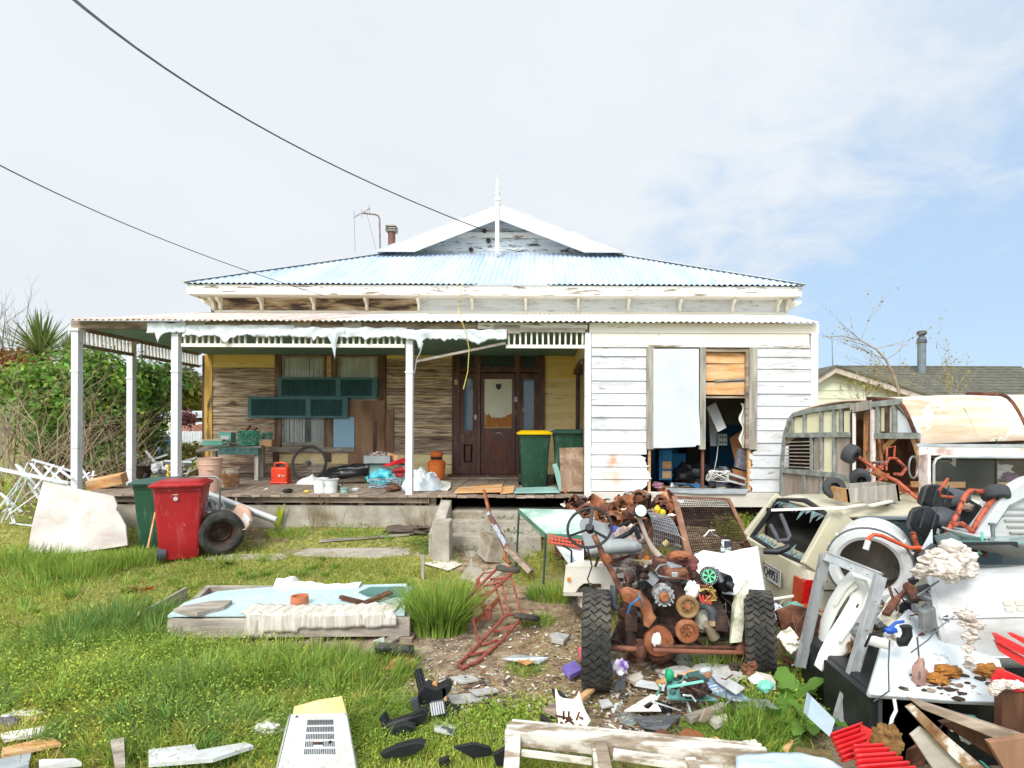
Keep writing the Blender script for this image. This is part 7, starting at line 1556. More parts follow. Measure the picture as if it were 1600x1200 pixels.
c0=P(1468,966,3.55);c1=c0+Vector((.81,-.56,.22))*1.15;ax_=(c1-c0);Lt=ax_.length;Mx=Matrix.Translation(c0)@frame(ax_).to_4x4()
def tk(u,v):
 a=v*2*math.pi;q=.98+.05*math.cos(2*a+.6)+.035*mnoise.noise(Vector((math.cos(a)*1.6,math.sin(a)*1.6,u*3.5)));r=.30*q*(1-.04*(1-u)**3)
 if u<.04:r*=1.03
 jag=(.03*mnoise.noise(Vector((math.cos(a)*3,math.sin(a)*3,1)))if u==0 else 0)
 return Vector((r*math.cos(a),r*math.sin(a),u*Lt+jag))
mb=MB();mb.grid(tk,36,72,Mx);build(mb,'shell',M_enam,tank,smooth=50,solid=.012)
for a0 in(2.3,2.55,3.55):
 pass
def onshell(ang,u,h=.0):
 a=R(ang);r=(.30*(.98+.05*math.cos(2*a+.6)))+h;return Mx@Vector((r*math.cos(a),r*math.sin(a),u*Lt))
best=min(range(0,360,5),key=lambda g_:onshell(g_,.5).y);topa=max(range(0,360,5),key=lambda g_:onshell(g_,.5).z)
for k,g_ in enumerate((best+(20 if topa>best else-20),best-(25 if topa>best else-25))):
 mb=MB();mb.tube([onshell(g_,u,.008)for u in np.linspace(.03,.98,12)],.009,6,flat=.6);build(mb,'pressed_seam',M_enam,tank,smooth=True)
sg=1 if((topa-best+540)%360-180)>0 else-1
mb=MB()
for k in range(4):
 for j in range(2):mb.box((0,0,0),(.004,.03,.035),M=Matrix.Translation(onshell(best+sg*(27+j*6),.3+k*.045,.012))@frame(ax_).to_4x4())
build(mb,'vent_row',mk('vent_cream','d2cdc0',rough=.5),tank,kind='stuff')
mb=MB();mb.lathe([(.001,.06),(.27,.06)],40,Mx);build(mb,'end_plate',M_rustd,tank,smooth=True)
mb=MB();mb.lathe([(.3,-.01),(.315,0),(.315,.02),(.3,.03)],40,Mx);build(mb,'end_flange',M_enam,tank,smooth=True)
mb=MB();mb.box(P(1449,966,3.28),(.1,.05,.13),r=(0,-8,20));build(mb,'metal_box',M_steel,tank,bevel=.014)
rng=random.Random(8)
for k in range(26):
 px,py=rng.uniform(1412,1462),rng.uniform(905,1030);p=P(px,py,rng.uniform(3.3,3.5));mb=MB()
 if k%3==0:mb.cyl(p,p+Vector((rng.uniform(-.06,.06),-.05,rng.uniform(-.05,.06))),rng.uniform(.012,.03),n=10);nm='motor_part'
 elif k%3==1:mb.box(p,(rng.uniform(.03,.08),.03,rng.uniform(.02,.07)),r=(rng.uniform(-30,30),rng.uniform(-40,40),10));nm='bracket'
 else:mb.tube([p,p+Vector((.03,-.03,.04)),p+Vector((rng.uniform(-.1,.1),-.03,rng.uniform(-.1,.1)))],.005,5);nm='wire'
 build(mb,nm,(M_rust,M_dgrey,M_steel,M_black,M_rustd,M_copper)[k%6]if 'M_copper' in globals()else(M_rust,M_dgrey,M_steel,M_black,M_rustd)[k%5],tank,smooth=True if k%3!=1 else False)
mb=MB();mb.tube([P(1404,1003,3.1),P(1412,1003,3.08),P(1418,992,3.08),P(1416,978,3.08)],.026,10);build(mb,'corrugated_hose',M_black,tank,smooth=True)
mb=MB();mb.tube([P(1352,1010,3.15),P(1360,992,3.1),P(1382,985,3.05),P(1396,985,3.05)],.008,6);build(mb,'black_cable',M_black,tank,smooth=True)
mb=MB();mb.blob(P(1392,985,3.02),(.035,.02,.02),.3,2,5,12,8);mb.tube([P(1388,983,3.03),P(1400,973,3.03),P(1412,971,3.04)],.008,6);build(mb,'blue_connector',mk('blue_connector','1c4fa8',rough=.4),tank,smooth=True)
mb=MB();mb.cyl(P(1358,1000,3.2),P(1392,1008,3.1),.028,n=14);build(mb,'white_pipe',M_fabric,tank,smooth=True)
mb=MB();mb.bar(P(1384,960,3.3),P(1402,935,3.4),.04,.02);build(mb,'rusty_hinge',M_rust,tank);mb=MB();mb.bar(P(1398,940,3.4),P(1432,905,3.55),.02,.02);build(mb,'rusty_hinge',M_rust,tank)
mb=MB();mb.tube([P(1423,1020,3.1),P(1450,1000,3.05),P(1468,980,3.0),P(1492,962,2.98)],.004,5);build(mb,'grey_cable',M_steel,tank)
M_fl=mk('dirty_white_insulation',[(0.3,'9c8b7d'),(0.48,'cfc4ba'),(0.7,'e6e0da')],scale=12,detail=9,rough=.95,bump=1.0,layer=(22,.55,.7,'a8988a'))
def fluff(lst,label,seed):
 mb=MB()
 for k,(px,py,D,r)in enumerate(lst):mb.blob(P(px,py,D),(r*1.05,r*.7,r*.5),.5,2.2,seed+k,44,30)
 frn=random.Random(seed)
 for(px,py,D,r)in lst:
  for q in range(7):
   d=Vector((frn.gauss(0,1),frn.gauss(0,1)-.5,frn.gauss(0,1))).normalized();rr_=r*frn.uniform(.25,.5);mb.blob(P(px,py,D)+d*r*.62,(rr_,rr_,rr_*.7),.55,1.8,seed+q,20,14)
 one(mb,'insulation_fluff',M_fl,label,'insulation',smooth=180)
fluff([(1452,890,3.3,.07),(1470,878,3.28,.10),(1488,872,3.28,.11),(1500,885,3.25,.09),(1478,893,3.2,.08),(1492,858,3.3,.07),(1440,893,3.32,.05),(1462,868,3.3,.06)],'heap of dirty white insulation wool on top of the big white tank',1)
fluff([(1498,955,2.98,.03),(1510,960,2.97,.045),(1518,975,2.96,.05),(1515,995,2.96,.04),(1512,1012,2.96,.03),(1515,1030,2.97,.022)],'strand of insulation wool hanging down the face of the tank',22)
fluff([(1560,1072,2.75,.035),(1575,1068,2.74,.03),(1590,1070,2.74,.03),(1553,1078,2.75,.03)],'small tuft of white wool on the red strips at the right edge',44)
fluff([(1515,1040,3.0,.03)],'tiny wool tuft where the tank meets the fridge panel',51)
pts=[(1357,1080),(1360,1070),(1376,1015),(1384,985),(1420,950),(1470,990),(1560,1020),(1572,1060),(1570,1098),(1480,1094),(1420,1089),(1362,1085)]
def fD(q):return 2.92+(1098-q[1])/140*.55
mb=MB();mb.prism([P(a,b,fD((a,b)))for a,b in pts],(0,.03,-.035));fr=one(mb,'fridge_door',M_enamd,'dirty pale fridge door lying under the torn tank','fridge door',bevel=.012)
rng=random.Random(19)
for k in range(46):
 px,py=rng.uniform(1400,1560),rng.uniform(1040,1092)
 if rng.random()<.55:px=rng.gauss(1490,34);py=rng.gauss(1070,9)
 if not(1370<px<1565 and 1035<py<1092):continue
 p=P(px,py,fD((px,py))-.004);mb=MB();s=rng.uniform(.005,.02);mb.blob(p,(s*1.6,s,s*.5),.5,2,k,8,5);one(mb,'debris_crumb',(M_rustd,M_old,M_dirt)[k%3],'dark crumb of debris scattered on the fridge door','debris',group='crumbs of debris on the fridge door')
for k,(px,py,r,lb)in enumerate(((1480,1048,.05,'orange foam lump in the middle of the fridge door'),(1545,1048,.06,'orange foam lump at the right of the fridge door'),(1462,1060,.045,'second smaller orange foam lump, left of the other'))):
 mb=MB();mb.blob(P(px,py,fD((px,py))-.02),(r*1.4,r,r*.5),.7,3,60+k,22,12);one(mb,'foam_lump',mk('brown_orange_foam',[(0.3,'7d4f20'),(0.6,'b47a35')],scale=18,rough=.9,bump=.6),lb,'foam',smooth=True)
mb=MB();mb.blob(P(1437,1055,3.03),(.035,.02,.09),.5,2.5,7,16,12);one(mb,'capacitor',mk('pinkish_old_plastic',[(0.3,'8c6a5e'),(0.7,'b08d80')],rough=.7),'pinkish brown stub hanging on a cable over the fridge door','electrical part',smooth=True)
mb=MB();mb.tube([P(1433,995,3.1),P(1436,1030,3.05),P(1437,1060,3.0)],.005,5);mb.tube([P(1390,1000,3.1),P(1388,1040,3.0),P(1389,1080,2.95),P(1365,1096,2.93)],.004,5);one(mb,'cable',M_dgrey,'thin grey cables looping over the fridge door','cable')
t=thing('dark_cabinet','black cabinet standing under the fridge door','cabinet',G(1400,1170));a,b_=P(1358,1095,3.05),P(1425,1095,3.05)
mb=MB();mb.box(((a.x+b_.x)/2+.1,3.3,.18),(b_.x-a.x+.2,.5,.36));build(mb,'body',M_black,t,bevel=.01)
mb=MB();mb.box(((a.x+b_.x)/2-.06,3.045,.19),(.02,.01,.34));build(mb,'door_edge',M_dgrey,t)
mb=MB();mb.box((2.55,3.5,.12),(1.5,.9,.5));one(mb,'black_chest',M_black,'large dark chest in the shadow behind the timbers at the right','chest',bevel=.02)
for k,(pxs,D_,th,mt,nm,lb)in enumerate((([(1424,1094),(1600,1150),(1640,1165),(1640,1185),(1600,1172),(1440,1108)],2.72,.05,M_old,'timber_rail','long mossy weathered rail slanting down to the right edge'),([(1419,1108),(1430,1103),(1480,1150),(1545,1205),(1520,1215),(1465,1160)],2.66,.03,mk('white_brown_lath',[(0.35,'6e4a2f'),(0.5,'9b7a58'),(0.58,'dcd6cc')],scale=6,rough=.8),'timber_lath','flaking white and brown lath crossing under the long rail'),([(1424,1150),(1440,1137),(1500,1180),(1540,1215),(1470,1220)],2.70,.02,mk('nailed_grey_board',[(0.3,'a79c90'),(0.7,'cbc2b6')],scale=(3,9,9),rough=.8),'timber_board','pale nail-marked board at the bottom right'),([(1565,1080),(1612,1080),(1640,1215),(1580,1215),(1566,1140)],2.78,.05,M_dark,'door_plank','dark brown upright plank at the right edge'),([(1545,1160),(1610,1150),(1620,1210),(1575,1212)],2.6,.03,M_ply,'plywood_offcut','brown plywood offcut in the bottom right corner'),([(1470,1130),(1500,1125),(1620,1200),(1600,1215)],2.85,.03,M_dark,'timber_batten','dark batten in shadow beneath the long rail'))):
 panel(pxs,D_,th,mt,nm,lb,nm.split('_')[-1],off=(0,th,0),bevel=.003)
M_redp=mk('sun_faded_red_plastic',[(0.3,'c91f26'),(0.7,'de3a3c')],scale=3,rough=.4,bump=.05)
def redcorr(fn,nu,nv,label):
 mb=MB();mb.grid(fn,nu,nv);one(mb,'red_corrugated_sheet',M_redp,label,'plastic sheet',smooth=True,solid=.006)
def bilin(c,u,v):return(c[0].lerp(c[1],u)).lerp(c[3].lerp(c[2],u),v)
cA=[P(1297,1147,2.75),P(1345,1130,2.75),P(1362,1178,2.62),P(1318,1192,2.62)]
redcorr(lambda u,v:bilin(cA,u,v)+Vector((0,-.012*math.cos(v*38),.012*math.cos(v*38))),6,60,'upper half of the broken bright red corrugated plastic')
cB=[P(1332,1165,2.6),P(1378,1163,2.6),P(1450,1215,2.4),P(1345,1225,2.4)]
redcorr(lambda u,v:bilin(cB,u,v)+Vector((0,-.012*math.cos(v*44),.012*math.cos(v*44))),6,60,'lower larger half of the broken bright red corrugated plastic')
panel([(1345,1132),(1363,1141),(1358,1158),(1346,1160)],2.7,.01,M_redp,'red_shard','small red plastic tab beside the broken red sheet','shard')
for k,(pxs,lb)in enumerate((([(1554,992),(1562,993),(1630,1028),(1630,1040),(1560,1004)],'topmost of the red ribbed strips jutting in at the right edge'),([(1556,1003),(1562,1005),(1630,1045),(1630,1058),(1565,1020)],'second red ribbed strip under the topmost one'),([(1578,993),(1586,992),(1630,1010),(1630,1024)],'short red strip furthest to the upper right'),([(1561,1050),(1570,1049),(1630,1075),(1630,1090),(1555,1073),(1552,1068)],'lower red strip with wool caught on it'))):
 panel(pxs,2.72+.02*k,.02,M_redp,'red_strip',lb,'plastic strip',off=(0,.02,.006))
mb=MB();mb.blob(P(1385,1158,2.72),(.07,.06,.075),.35,3,5,30,18);one(mb,'rusted_bundle',mk('mossy_rust_ball',[(0.3,'5b3d20'),(0.6,'8d6a3a')],scale=30,detail=9,rough=.95,bump=.9),'shaggy rust brown bundle hanging on a frayed cord','bundle',smooth=True)
mb=MB();mb.tube([P(1397,1092,2.8),P(1400,1110,2.78),P(1394,1122,2.76),P(1390,1140,2.74)],.008,6);one(mb,'cord',M_fabric,'frayed pale cord hanging from the fridge door','cord')
panel([(1262,1120),(1268,1088),(1305,1125),(1297,1152)],[2.95,3.0,2.95,2.9],.05,mk('slate_blue_panel',[(0.3,'93a5af'),(0.7,'b4c3c9')],rough=.5),'blue_grey_panel','slate blue flat panel on edge behind the dock leaves','panel')  # flat blue-grey panel
mb=MB();c_=[P(1150,1182,2.66),P(1290,1184,2.62),P(1340,1215,2.5),P(1150,1215,2.5)];mb.grid(lambda u,v:bilin(c_,u,v)+Vector((0,0,.02*math.sin(u*3.1)+.012*mnoise.noise(Vector((u*5,v*5,3))))),20,8);one(mb,'blue_grey_sheet',mk('dented_pale_blue_metal',[(0.3,'a9bac6'),(0.7,'c6d3dc')],scale=5,rough=.4,bump=.15),'dented pale blue metal sheet at the bottom edge','metal sheet',smooth=True,solid=.006)
mb=MB();mb.bar(P(1243,1178,2.75),P(1300,1183,2.7),.05,.04);one(mb,'mossy_batten',mk('mossy_wood',[(0.3,'55462a'),(0.7,'7b6b42')],rough=.95,scale=14),'short mossy batten behind the pale blue metal','batten')
ch=thing('truck_chassis','stripped rusty off-road chassis with engine, steering wheel and two knobbly tyres','vehicle chassis',(1.05,4.3,0))
cL=ch.location
def wheel(px,D,R0,W,yaw,lean=0):
 x=P(px,0,D).x;w=(Vector((x,D,R0+.0))-cL)
 Mx=Matrix.Translation(w)@Matrix.Rotation(R(yaw),4,'Z')@Matrix.Rotation(R(lean),4,'Y')@Matrix.Rotation(R(90),4,'Y')
 t=bpy.data.objects.new('wheel_hub',None)
 torus_tyre(ch,R0,W,R0*.55,Mx,tread=34)
wheel(936,3.97,.325,.175,-6);wheel(1190,4.22,.29,.19,-18,-2)
def cp_(pxs,r,name,mat=M_rust,n=10,flat=1.0):
 mb=MB();mb.tube([P(*q)for q in pxs],r,n,flat=flat);return build(mb,name,mat,ch,smooth=True)
def cb_(a,b,w,h,name,mat=M_rust,jit=.004):mb=MB();mb.bar(P(*a),P(*b),w,h,jit=jit);return build(mb,name,mat,ch,bevel=.004)
def disc(px,py,D,prof,name,mat=M_rust,ax_=(0,-1,0),n=32,par=None):
 Mx=Matrix.Translation(P(px,py,D))@frame(ax_).to_4x4();mb=MB();mb.lathe(prof,n,Mx);return build(mb,name,mat,par or ch,smooth=35)
cp_([(955,1010,4.22),(1165,1018,4.4)],.03,'axle_beam',M_rustd);cp_([(952,1012,4.02),(995,1014,4.0)],.019,'tie_rod');cp_([(1020,1016,4.0),(1160,1020,4.1)],.017,'tie_rod',mk('worn_brown_rod',[(0.3,'6b3d2c'),(0.7,'8f5c46')],rough=.6));cp_([(1025,1010,4.1),(1150,1012,4.15)],.014,'drag_link')
for px,D_ in((1000,4.02),(1158,4.15)):
 mb=MB();mb.blob(P(px,1016,D_),(.05,.05,.055),.25,2,px,18,12);mb.cyl(P(px,1000,D_),P(px,1034,D_),.03,n=12);build(mb,'steering_knuckle',M_rust,ch,smooth=True)
mb=MB();mb.blob(P(1032,1012,4.25),(.115,.09,.125),.1,1.5,3,26,16);build(mb,'differential',M_rust,ch,smooth=True)
disc(1030,1004,4.14,[(.001,.02),(.05,.02),(.06,.0),(.105,-.01),(.11,-.04)],'diff_cover',M_rusto)
mb=MB();mb.blob(P(1026,1000,4.11),(.035,.012,.05),.4,3,9,16,10);build(mb,'white_paint_patch',M_fabric,ch,smooth=True)
cp_([(983,965,4.2),(984,1010,4.18)],.042,'shock_absorber',M_rustd,16);cp_([(983,958,4.2),(983,966,4.2)],.03,'shock_cap',M_rust,14);cp_([(1155,960,4.3),(1153,1010,4.25)],.038,'shock_absorber',M_rustd,16)
for x in(986,1128):cb_((x,975,4.15),(x*.86+130,905,5.6),.09,.11,'frame_rail',M_rustd)
cb_((965,985,4.3),(1150,985,4.4),.08,.08,'cross_member',M_rustd);cb_((970,950,5.0),(1120,950,5.0),.07,.08,'cross_member',M_rustd)
for k in range(4):cb_((960-k,1000+k*3.2,4.1),(975,960+k*3,4.9),.06,.009,'leaf_spring',M_rustd)
for k in range(4):cb_((1150,1002+k*3.2,4.2),(1140,962+k*3,5.0),.06,.009,'leaf_spring',M_rustd)
pts=[(970,928),(985,926),(1004,932),(1012,942),(1019,948),(1020,962),(1026,966),(1014,982),(1006,978),(1005,962),(1000,950),(985,945),(975,940)]
mb=MB();mb.prism([P(a,b,4.05+.0015*(a-970))for a,b in pts],(0,.12,.01));build(mb,'front_bracket',M_rusto,ch,bevel=.004)
cp_([(981,958,4.0),(985,945,3.98),(995,938,3.97),(1000,932,4.0)],.008,'blue_hose',mk('blue_hose','2f6f9e',rough=.4));cp_([(997,926,4.0),(1003,938,3.99),(1006,950,4.0)],.007,'grey_hose',M_steel)
mb=MB();a=P(1062,930,4.55);mb.box((a.x,4.7,a.z-.02),(.36,.55,.36),jit=.01);build(mb,'engine_block',M_rustd,ch,bevel=.02)
mb=MB();a=P(1062,893,4.6);mb.box((a.x-.02,4.72,a.z),(.26,.5,.1),jit=.008);build(mb,'cylinder_head',M_rust,ch,bevel=.02)
mb=MB();a=P(1062,880,4.6);mb.blob((a.x+.05,4.7,a.z+.01),(.12,.22,.05),.15,2,4,24,12);build(mb,'rocker_cover',mk('maroon_rocker_cover',[(0.3,'5d2f2b'),(0.7,'7c4a41')],rough=.6,bump=.3),ch,smooth=True)
mb=MB();a=P(1062,975,4.5);mb.blob((a.x-.03,4.62,a.z-.04),(.16,.25,.12),.15,2,8,24,12);build(mb,'oil_pan',M_rustd,ch,smooth=True)
pul=[(.001,.03),(.02,.03),(.022,.015),(.045,.012),(.05,.03),(.066,.034),(.075,.03),(.07,.012),(.076,-.006),(.072,-.02),(.001,-.02)]
M_pul=mk('ochre_rust_pulley',[(0.3,'6d5030'),(0.5,'94744a'),(0.7,'a88a60')],scale=8,rough=.7,bump=.3)
p1=disc(1074,947,4.2,[(r*1.08,z)for r,z in pul],'fan_pulley',M_pul);p2=disc(1073,985,4.18,[(r*1.12,z)for r,z in pul],'crank_pulley',M_rusto)
for p_,cx__,cy__,D_ in((p1,1074,947,4.19),(p2,1073,985,4.17)):
 mb=MB()
 for k in range(6):a=k*1.047;mb.cyl(P(cx__+6.5*math.cos(a),cy__+6.5*math.sin(a),D_-.02),P(cx__+6.5*math.cos(a),cy__+6.5*math.sin(a),D_-.045),.007,n=6)
 build(mb,'pulley_bolts',M_rusto,p_,kind='stuff')
 disc(cx__,cy__,D_-.03,[(.001,.01),(.022,.01),(.025,-.01)],'pulley_boss',M_rusto,par=p_)
disc(1038,932,4.28,[(.001,.02),(.03,.02),(.034,.0),(.06,-.0),(.072,-.01),(.075,-.1),(.001,-.1)],'alternator',mk('white_oxide_alloy',[(0.35,'6d6a66'),(0.6,'c5c3bf')],scale=22,rough=.7,bump=.5),n=24)
mb=MB()
for k in range(12):a=k*.52;mb.box(P(1038+14*math.cos(a),932+14*math.sin(a),4.26),(.012,.02,.03),r=(0,-math.degrees(a),0))
build(mb,'cooling_fins',M_galv,ch,kind='stuff');disc(1038,933,4.24,[(.001,.02),(.028,.02),(.036,.01),(.04,-.01)],'alternator_pulley',M_rusto)
cp_([(1094,945,4.25),(1104,946,4.22),(1112,955,4.2),(1114,970,4.2)],.034,'radiator_hose',M_dgrey,14);mb=MB();mb.cyl(P(1114,968,4.2),P(1115,976,4.2),.036,n=14);build(mb,'hose_clamp',mk('tan_hose_end','a8906c',rough=.7),ch,smooth=True)
mb=MB();mb.blob(P(1098,970,4.3),(.06,.06,.08),.3,2,6,20,12);build(mb,'water_pump',mk('pale_alloy_casting',[(0.35,'8a8272'),(0.6,'b9b3a4')],scale=12,rough=.7,bump=.3),ch,smooth=True)
mb=MB();mb.cyl(P(1105,975,4.22),P(1116,995,4.25),.035,.045,n=14);build(mb,'fuel_pump',mk('old_tan_alloy','8f8069',rough=.7),ch,smooth=True)
mb=MB();mb.blob(P(1082,922,4.25),(.05,.04,.06),.6,2.6,3,18,12);build(mb,'white_rag',M_fabric,ch,smooth=True)
mb=MB();mb.box(P(1053,888,4.55),(.1,.1,.08),r=(0,8,10));mb.box(P(1053,897,4.5),(.06,.06,.05));build(mb,'carburettor',M_galv,ch,bevel=.01)
mb=MB();a=P(1062,868,4.5);mb.blob(a,(.09,.07,.035),.4,2,5,20,10);build(mb,'air_inlet',M_rusto,ch,smooth=True);cp_([(1083,900,4.4),(1083,886,4.4)],.025,'filler_neck',M_rust,12);disc(1083,889,4.4,[(.001,.03),(.035,.03),(.035,-.0),(.001,0)],'filler_cap',mk('maroon_cap','7a3d33',rough=.6),ax_=(0,0,1),n=20)
cp_([(1048,903,4.4),(1028,900,4.4),(1024,892,4.4),(1030,884,4.42),(1042,882,4.45)],.008,'fuel_pipe',M_steel);cp_([(1048,903,4.38),(1075,905,4.35),(1095,915,4.3),(1115,930,4.3)],.009,'fuel_pipe',M_rust)
for k,(a,b)in enumerate((((1098,930),(1100,943)),((1104,930),(1105,944)),((1110,932),(1110,945)),((1092,928),(1096,940)))):cp_([(a[0],a[1],4.2),(b[0],b[1],4.18)],.008,'spark_plug_cap',mk('red_cap','b63a2a',rough=.5),8)
for k in range(7):rng=random.Random(k);cp_([(1090+rng.uniform(0,25),918+rng.uniform(-4,8),4.2),(1105+rng.uniform(-8,12),912+rng.uniform(0,14),4.16),(1118+rng.uniform(-6,4),925+rng.uniform(-4,14),4.18),(1100+rng.uniform(-4,10),938+rng.uniform(-4,8),4.2)],.0045,'ignition_lead',mk('yellow_lead','c9b45c',rough=.6)if k%2 else M_rusto,5)
rng=random.Random(55)
for k in range(64):
 px,py=rng.uniform(965,1128),rng.uniform(895,1030)
 if 1050<px<1098 and 925<py<1005:continue
 D_=rng.uniform(4.32,4.7);s=rng.uniform(.02,.05);p=P(px,py,D_);mb=MB();typ=k%4
 if typ==0:mb.cyl(p,p+Vector((rng.uniform(-.1,.1),rng.uniform(-.1,.05),rng.uniform(-.1,.1))),s*.6,n=10);nm='engine_pipe'
 elif typ==1:mb.box(p,(s*2,s*2,s*1.5),r=(rng.uniform(-40,40),rng.uniform(-40,40),rng.uniform(-40,40)));nm='engine_casting'
 elif typ==2:mb.tube([p,p+Vector((rng.uniform(-.12,.12),-.04,rng.uniform(-.05,.1))),p+Vector((rng.uniform(-.2,.2),-.02,rng.uniform(-.15,.05)))],.007,6);nm='engine_linkage'
 else:mb.blob(p,(s,s,s),.4,2,k,12,8);nm='engine_bracket'
 build(mb,nm,(M_rust,M_rustd,M_dgrey,M_rusto,M_rustd,M_steel,M_old,M_black,M_rustd)[k%9],ch,smooth=typ!=1)
cp_([(928,836,4.35),(945,872,4.25),(962,905,4.18),(975,935,4.15)],.022,'steering_column',M_rust,12);cp_([(943,868,4.26),(951,880,4.24)],.034,'column_clamp',M_rusto,12)
stw=Matrix.Translation(P(921,824,4.35))@frame((-.22,-.72,.62)).to_4x4()
mb=MB();mb.lathe([(.17+.011*math.cos(a),.011*math.sin(a))for a in np.linspace(0,6.2832,9)],48,stw);sw_=build(mb,'steering_wheel',M_black,ch,smooth=True)
mb=MB()
for a in(90,210,330):mb.bar(stw@Vector((.02*math.cos(R(a)),.02*math.sin(R(a)),-.02)),stw@Vector((.165*math.cos(R(a)),.165*math.sin(R(a)),0)),.026,.012)
build(mb,'wheel_spokes',M_black,sw_,kind='stuff');mb=MB();mb.lathe([(.001,.01),(.03,.01),(.036,-.01),(.03,-.05),(.001,-.05)],20,stw);build(mb,'wheel_boss',M_black,sw_,smooth=True)
cp_([(918,855,4.3),(925,885,4.3),(918,905,4.3),(926,925,4.25)],.006,'loose_cable',M_black,5);cp_([(972,890,4.4),(982,905,4.35),(978,925,4.3)],.005,'loose_cable',M_rust,5)
cp_([(960,915,4.2),(958,945,4.15),(964,950,4.15)],.03,'steering_box',M_dgrey,12);cp_([(1002,905,4.6),(1003,932,4.6)],.012,'gear_rod',M_steel);cp_([(1008,905,4.6),(1009,935,4.6)],.01,'gear_rod',M_rust)
mb=MB();mb.grid(lambda u,v:P(1108+38*u,1000-88*math.sin(v*1.75)*(.9+.12*u),4.75+.3*math.cos(v*1.75)-.15*u),14,24);build(mb,'mudguard',mk('dusty_black_guard',[(0.3,'1a1c1e'),(0.7,'3b3e41')],scale=3,rough=.4),ch,smooth=True,solid=.01)
t=thing('tool_disc','round green and black six-spoked badge on top of the engine','disc',P(1108,914,4.4));Mx=Matrix.Translation(P(1108,900,4.4))@frame((-.15,-1,.2)).to_4x4()
mb=MB();mb.lathe([(.052,.004),(.07,.004),(.072,-.01),(.052,-.01)],36,Mx);build(mb,'outer_ring',M_black,t,smooth=30)
mb=MB();mb.lathe([(.001,.0),(.052,.0),(.052,-.02),(.001,-.02)],30,Mx);build(mb,'green_face',mk('mint_green_face','6fd29b',rough=.5),t)
for k in range(6):
 a=k*1.047+.3;mb=MB();pts=[(.012,-.25),(.04,-.3),(.047,0),(.04,.3),(.012,.25)];mb.prism([Mx@Vector((r_*math.cos(a+da),r_*math.sin(a+da),.001))for r_,da in pts],(Mx.to_3x3()@Vector((0,0,.003))));build(mb,'spoke_cutout',M_black,t)
mb=MB()
for k in range(26):a=k*2*math.pi/26;mb.box((0,0,0),(.008,.003 if k%3 else .006,.001),M=Mx@Matrix.Rotation(a,4,'Z')@Matrix.Translation((.061,0,.005)))
build(mb,'ring_lettering',M_wplas,t,kind='stuff')
mb=MB();mb.cyl(P(1118,905,4.55),P(1136,912,4.45),.07,n=20);mb.cyl(P(1136,912,4.45),P(1145,917,4.42),.03,n=14);build(mb,'air_cleaner',M_black,ch,smooth=35)
panel([(1168,906),(1171,912),(1159,1003),(1141,1005),(1145,945),(1152,930)],[4.2,4.2,4.1,4.1,4.25,4.2],.02,mk('mottled_cream_board',[(0.35,'8f8b6f'),(0.55,'cfcbb5'),(0.7,'e2e0d2')],scale=9,rough=.7),'bent_board','cream mottled board standing between engine and right tyre','board')
panel([(1062,882),(1085,868),(1100,860),(1135,866),(1150,880),(1160,925),(1120,912),(1085,900)],[5.1,5.2,5.2,5.1,5.0,4.9,4.95,5.0],.02,M_cream,'cream_sheet','cream curved panel behind the green disc','panel')
mb=MB();c_=[P(1112,868,4.95),P(1184,853,5.0),P(1198,935,4.75),P(1128,928,4.75)]
mb.grid(lambda u,v:bilin(c_,u,v)+Vector((0,-.02*mnoise.noise(Vector((u*4,v*4,2))),0)),16,16);one(mb,'plastic_sheet',mk('milky_polythene',[(0.3,'d8dadb'),(0.7,'eef0f0')],scale=4,rough=.3,bump=.2),'milky white rectangular sheet leaning on the car tail','plastic sheet',smooth=True,solid=.006)
mb=MB();mb.bar(P(1195,938,4.7),P(1240,931,4.65),.02,.015);one(mb,'white_stick',M_cream,'thin white stick poking out over the right tyre','stick')
t=thing('handlebar','black bent handlebar with a rubber grip lying across the car tail','handlebar',P(1215,860,4.7))
mb=MB();mb.tube([P(1203,819,4.75),P(1212,835,4.72),P(1216,845,4.7),P(1230,844,4.7),P(1234,838,4.7),P(1225,815,4.8),P(1220,804,4.85)],.018,8);build(mb,'bar',M_dgrey,t,smooth=True)
mb=MB();mb.tube([P(1193,861,4.6),P(1215,862,4.55),P(1228,857,4.55),P(1233,853,4.55)],.026,10);build(mb,'grip',M_black,t,smooth=True)
cart=thing('buggy_body','white plastic buggy body with small tyres behind the steering wheel','buggy',G(960,960));DB=5.3
side=[(880,926),(884,886),(890,882),(998,892),(1010,880),(1022,870),(1050,872),(1052,885),(1035,884),(1018,896),(1008,910),(960,922),(936,926),(932,916),(924,911),(912,912),(904,918),(899,926)]
mb=MB();mb.prism([P(a,b,5.15+(a-880)*.0005)for a,b in side],(.02,.03,0));M_bg=mk('cream_buggy_plastic',[(0.3,'dcd5c5'),(0.7,'ebe5d8')],scale=3,rough=.4,bump=.04);build(mb,'side_panel',M_bg,cart,bevel=.004)
mb=MB();mb.prism([P(884,886,5.15),P(998,892,5.2),P(1000,884,5.9),P(905,878,5.9)],(0,0,.02));build(mb,'deck',M_bg,cart)
mb=MB();mb.prism([P(880,926,5.15),P(936,927,5.15),P(1010,910,5.2),P(1010,914,5.2),P(936,932,5.14),P(880,931,5.14)],(0,.03,0));build(mb,'lower_trim',M_grey,cart)
mb=MB();mb.prism([P(884,886,5.17),P(880,926,5.17),P(880,926,5.9),P(890,884,5.9)],(.02,0,0));build(mb,'end_panel',M_bg,cart)
mb=MB();mb.box(P(889,905,5.13),(.03,.01,.03));build(mb,'side_marker',mk('orange_reflector','d9822b',rough=.3),cart)
mb=MB();mb.box(P(1011,872,5.15),(.035,.02,.035));build(mb,'side_marker',bpy.data.materials['orange_reflector'],cart)
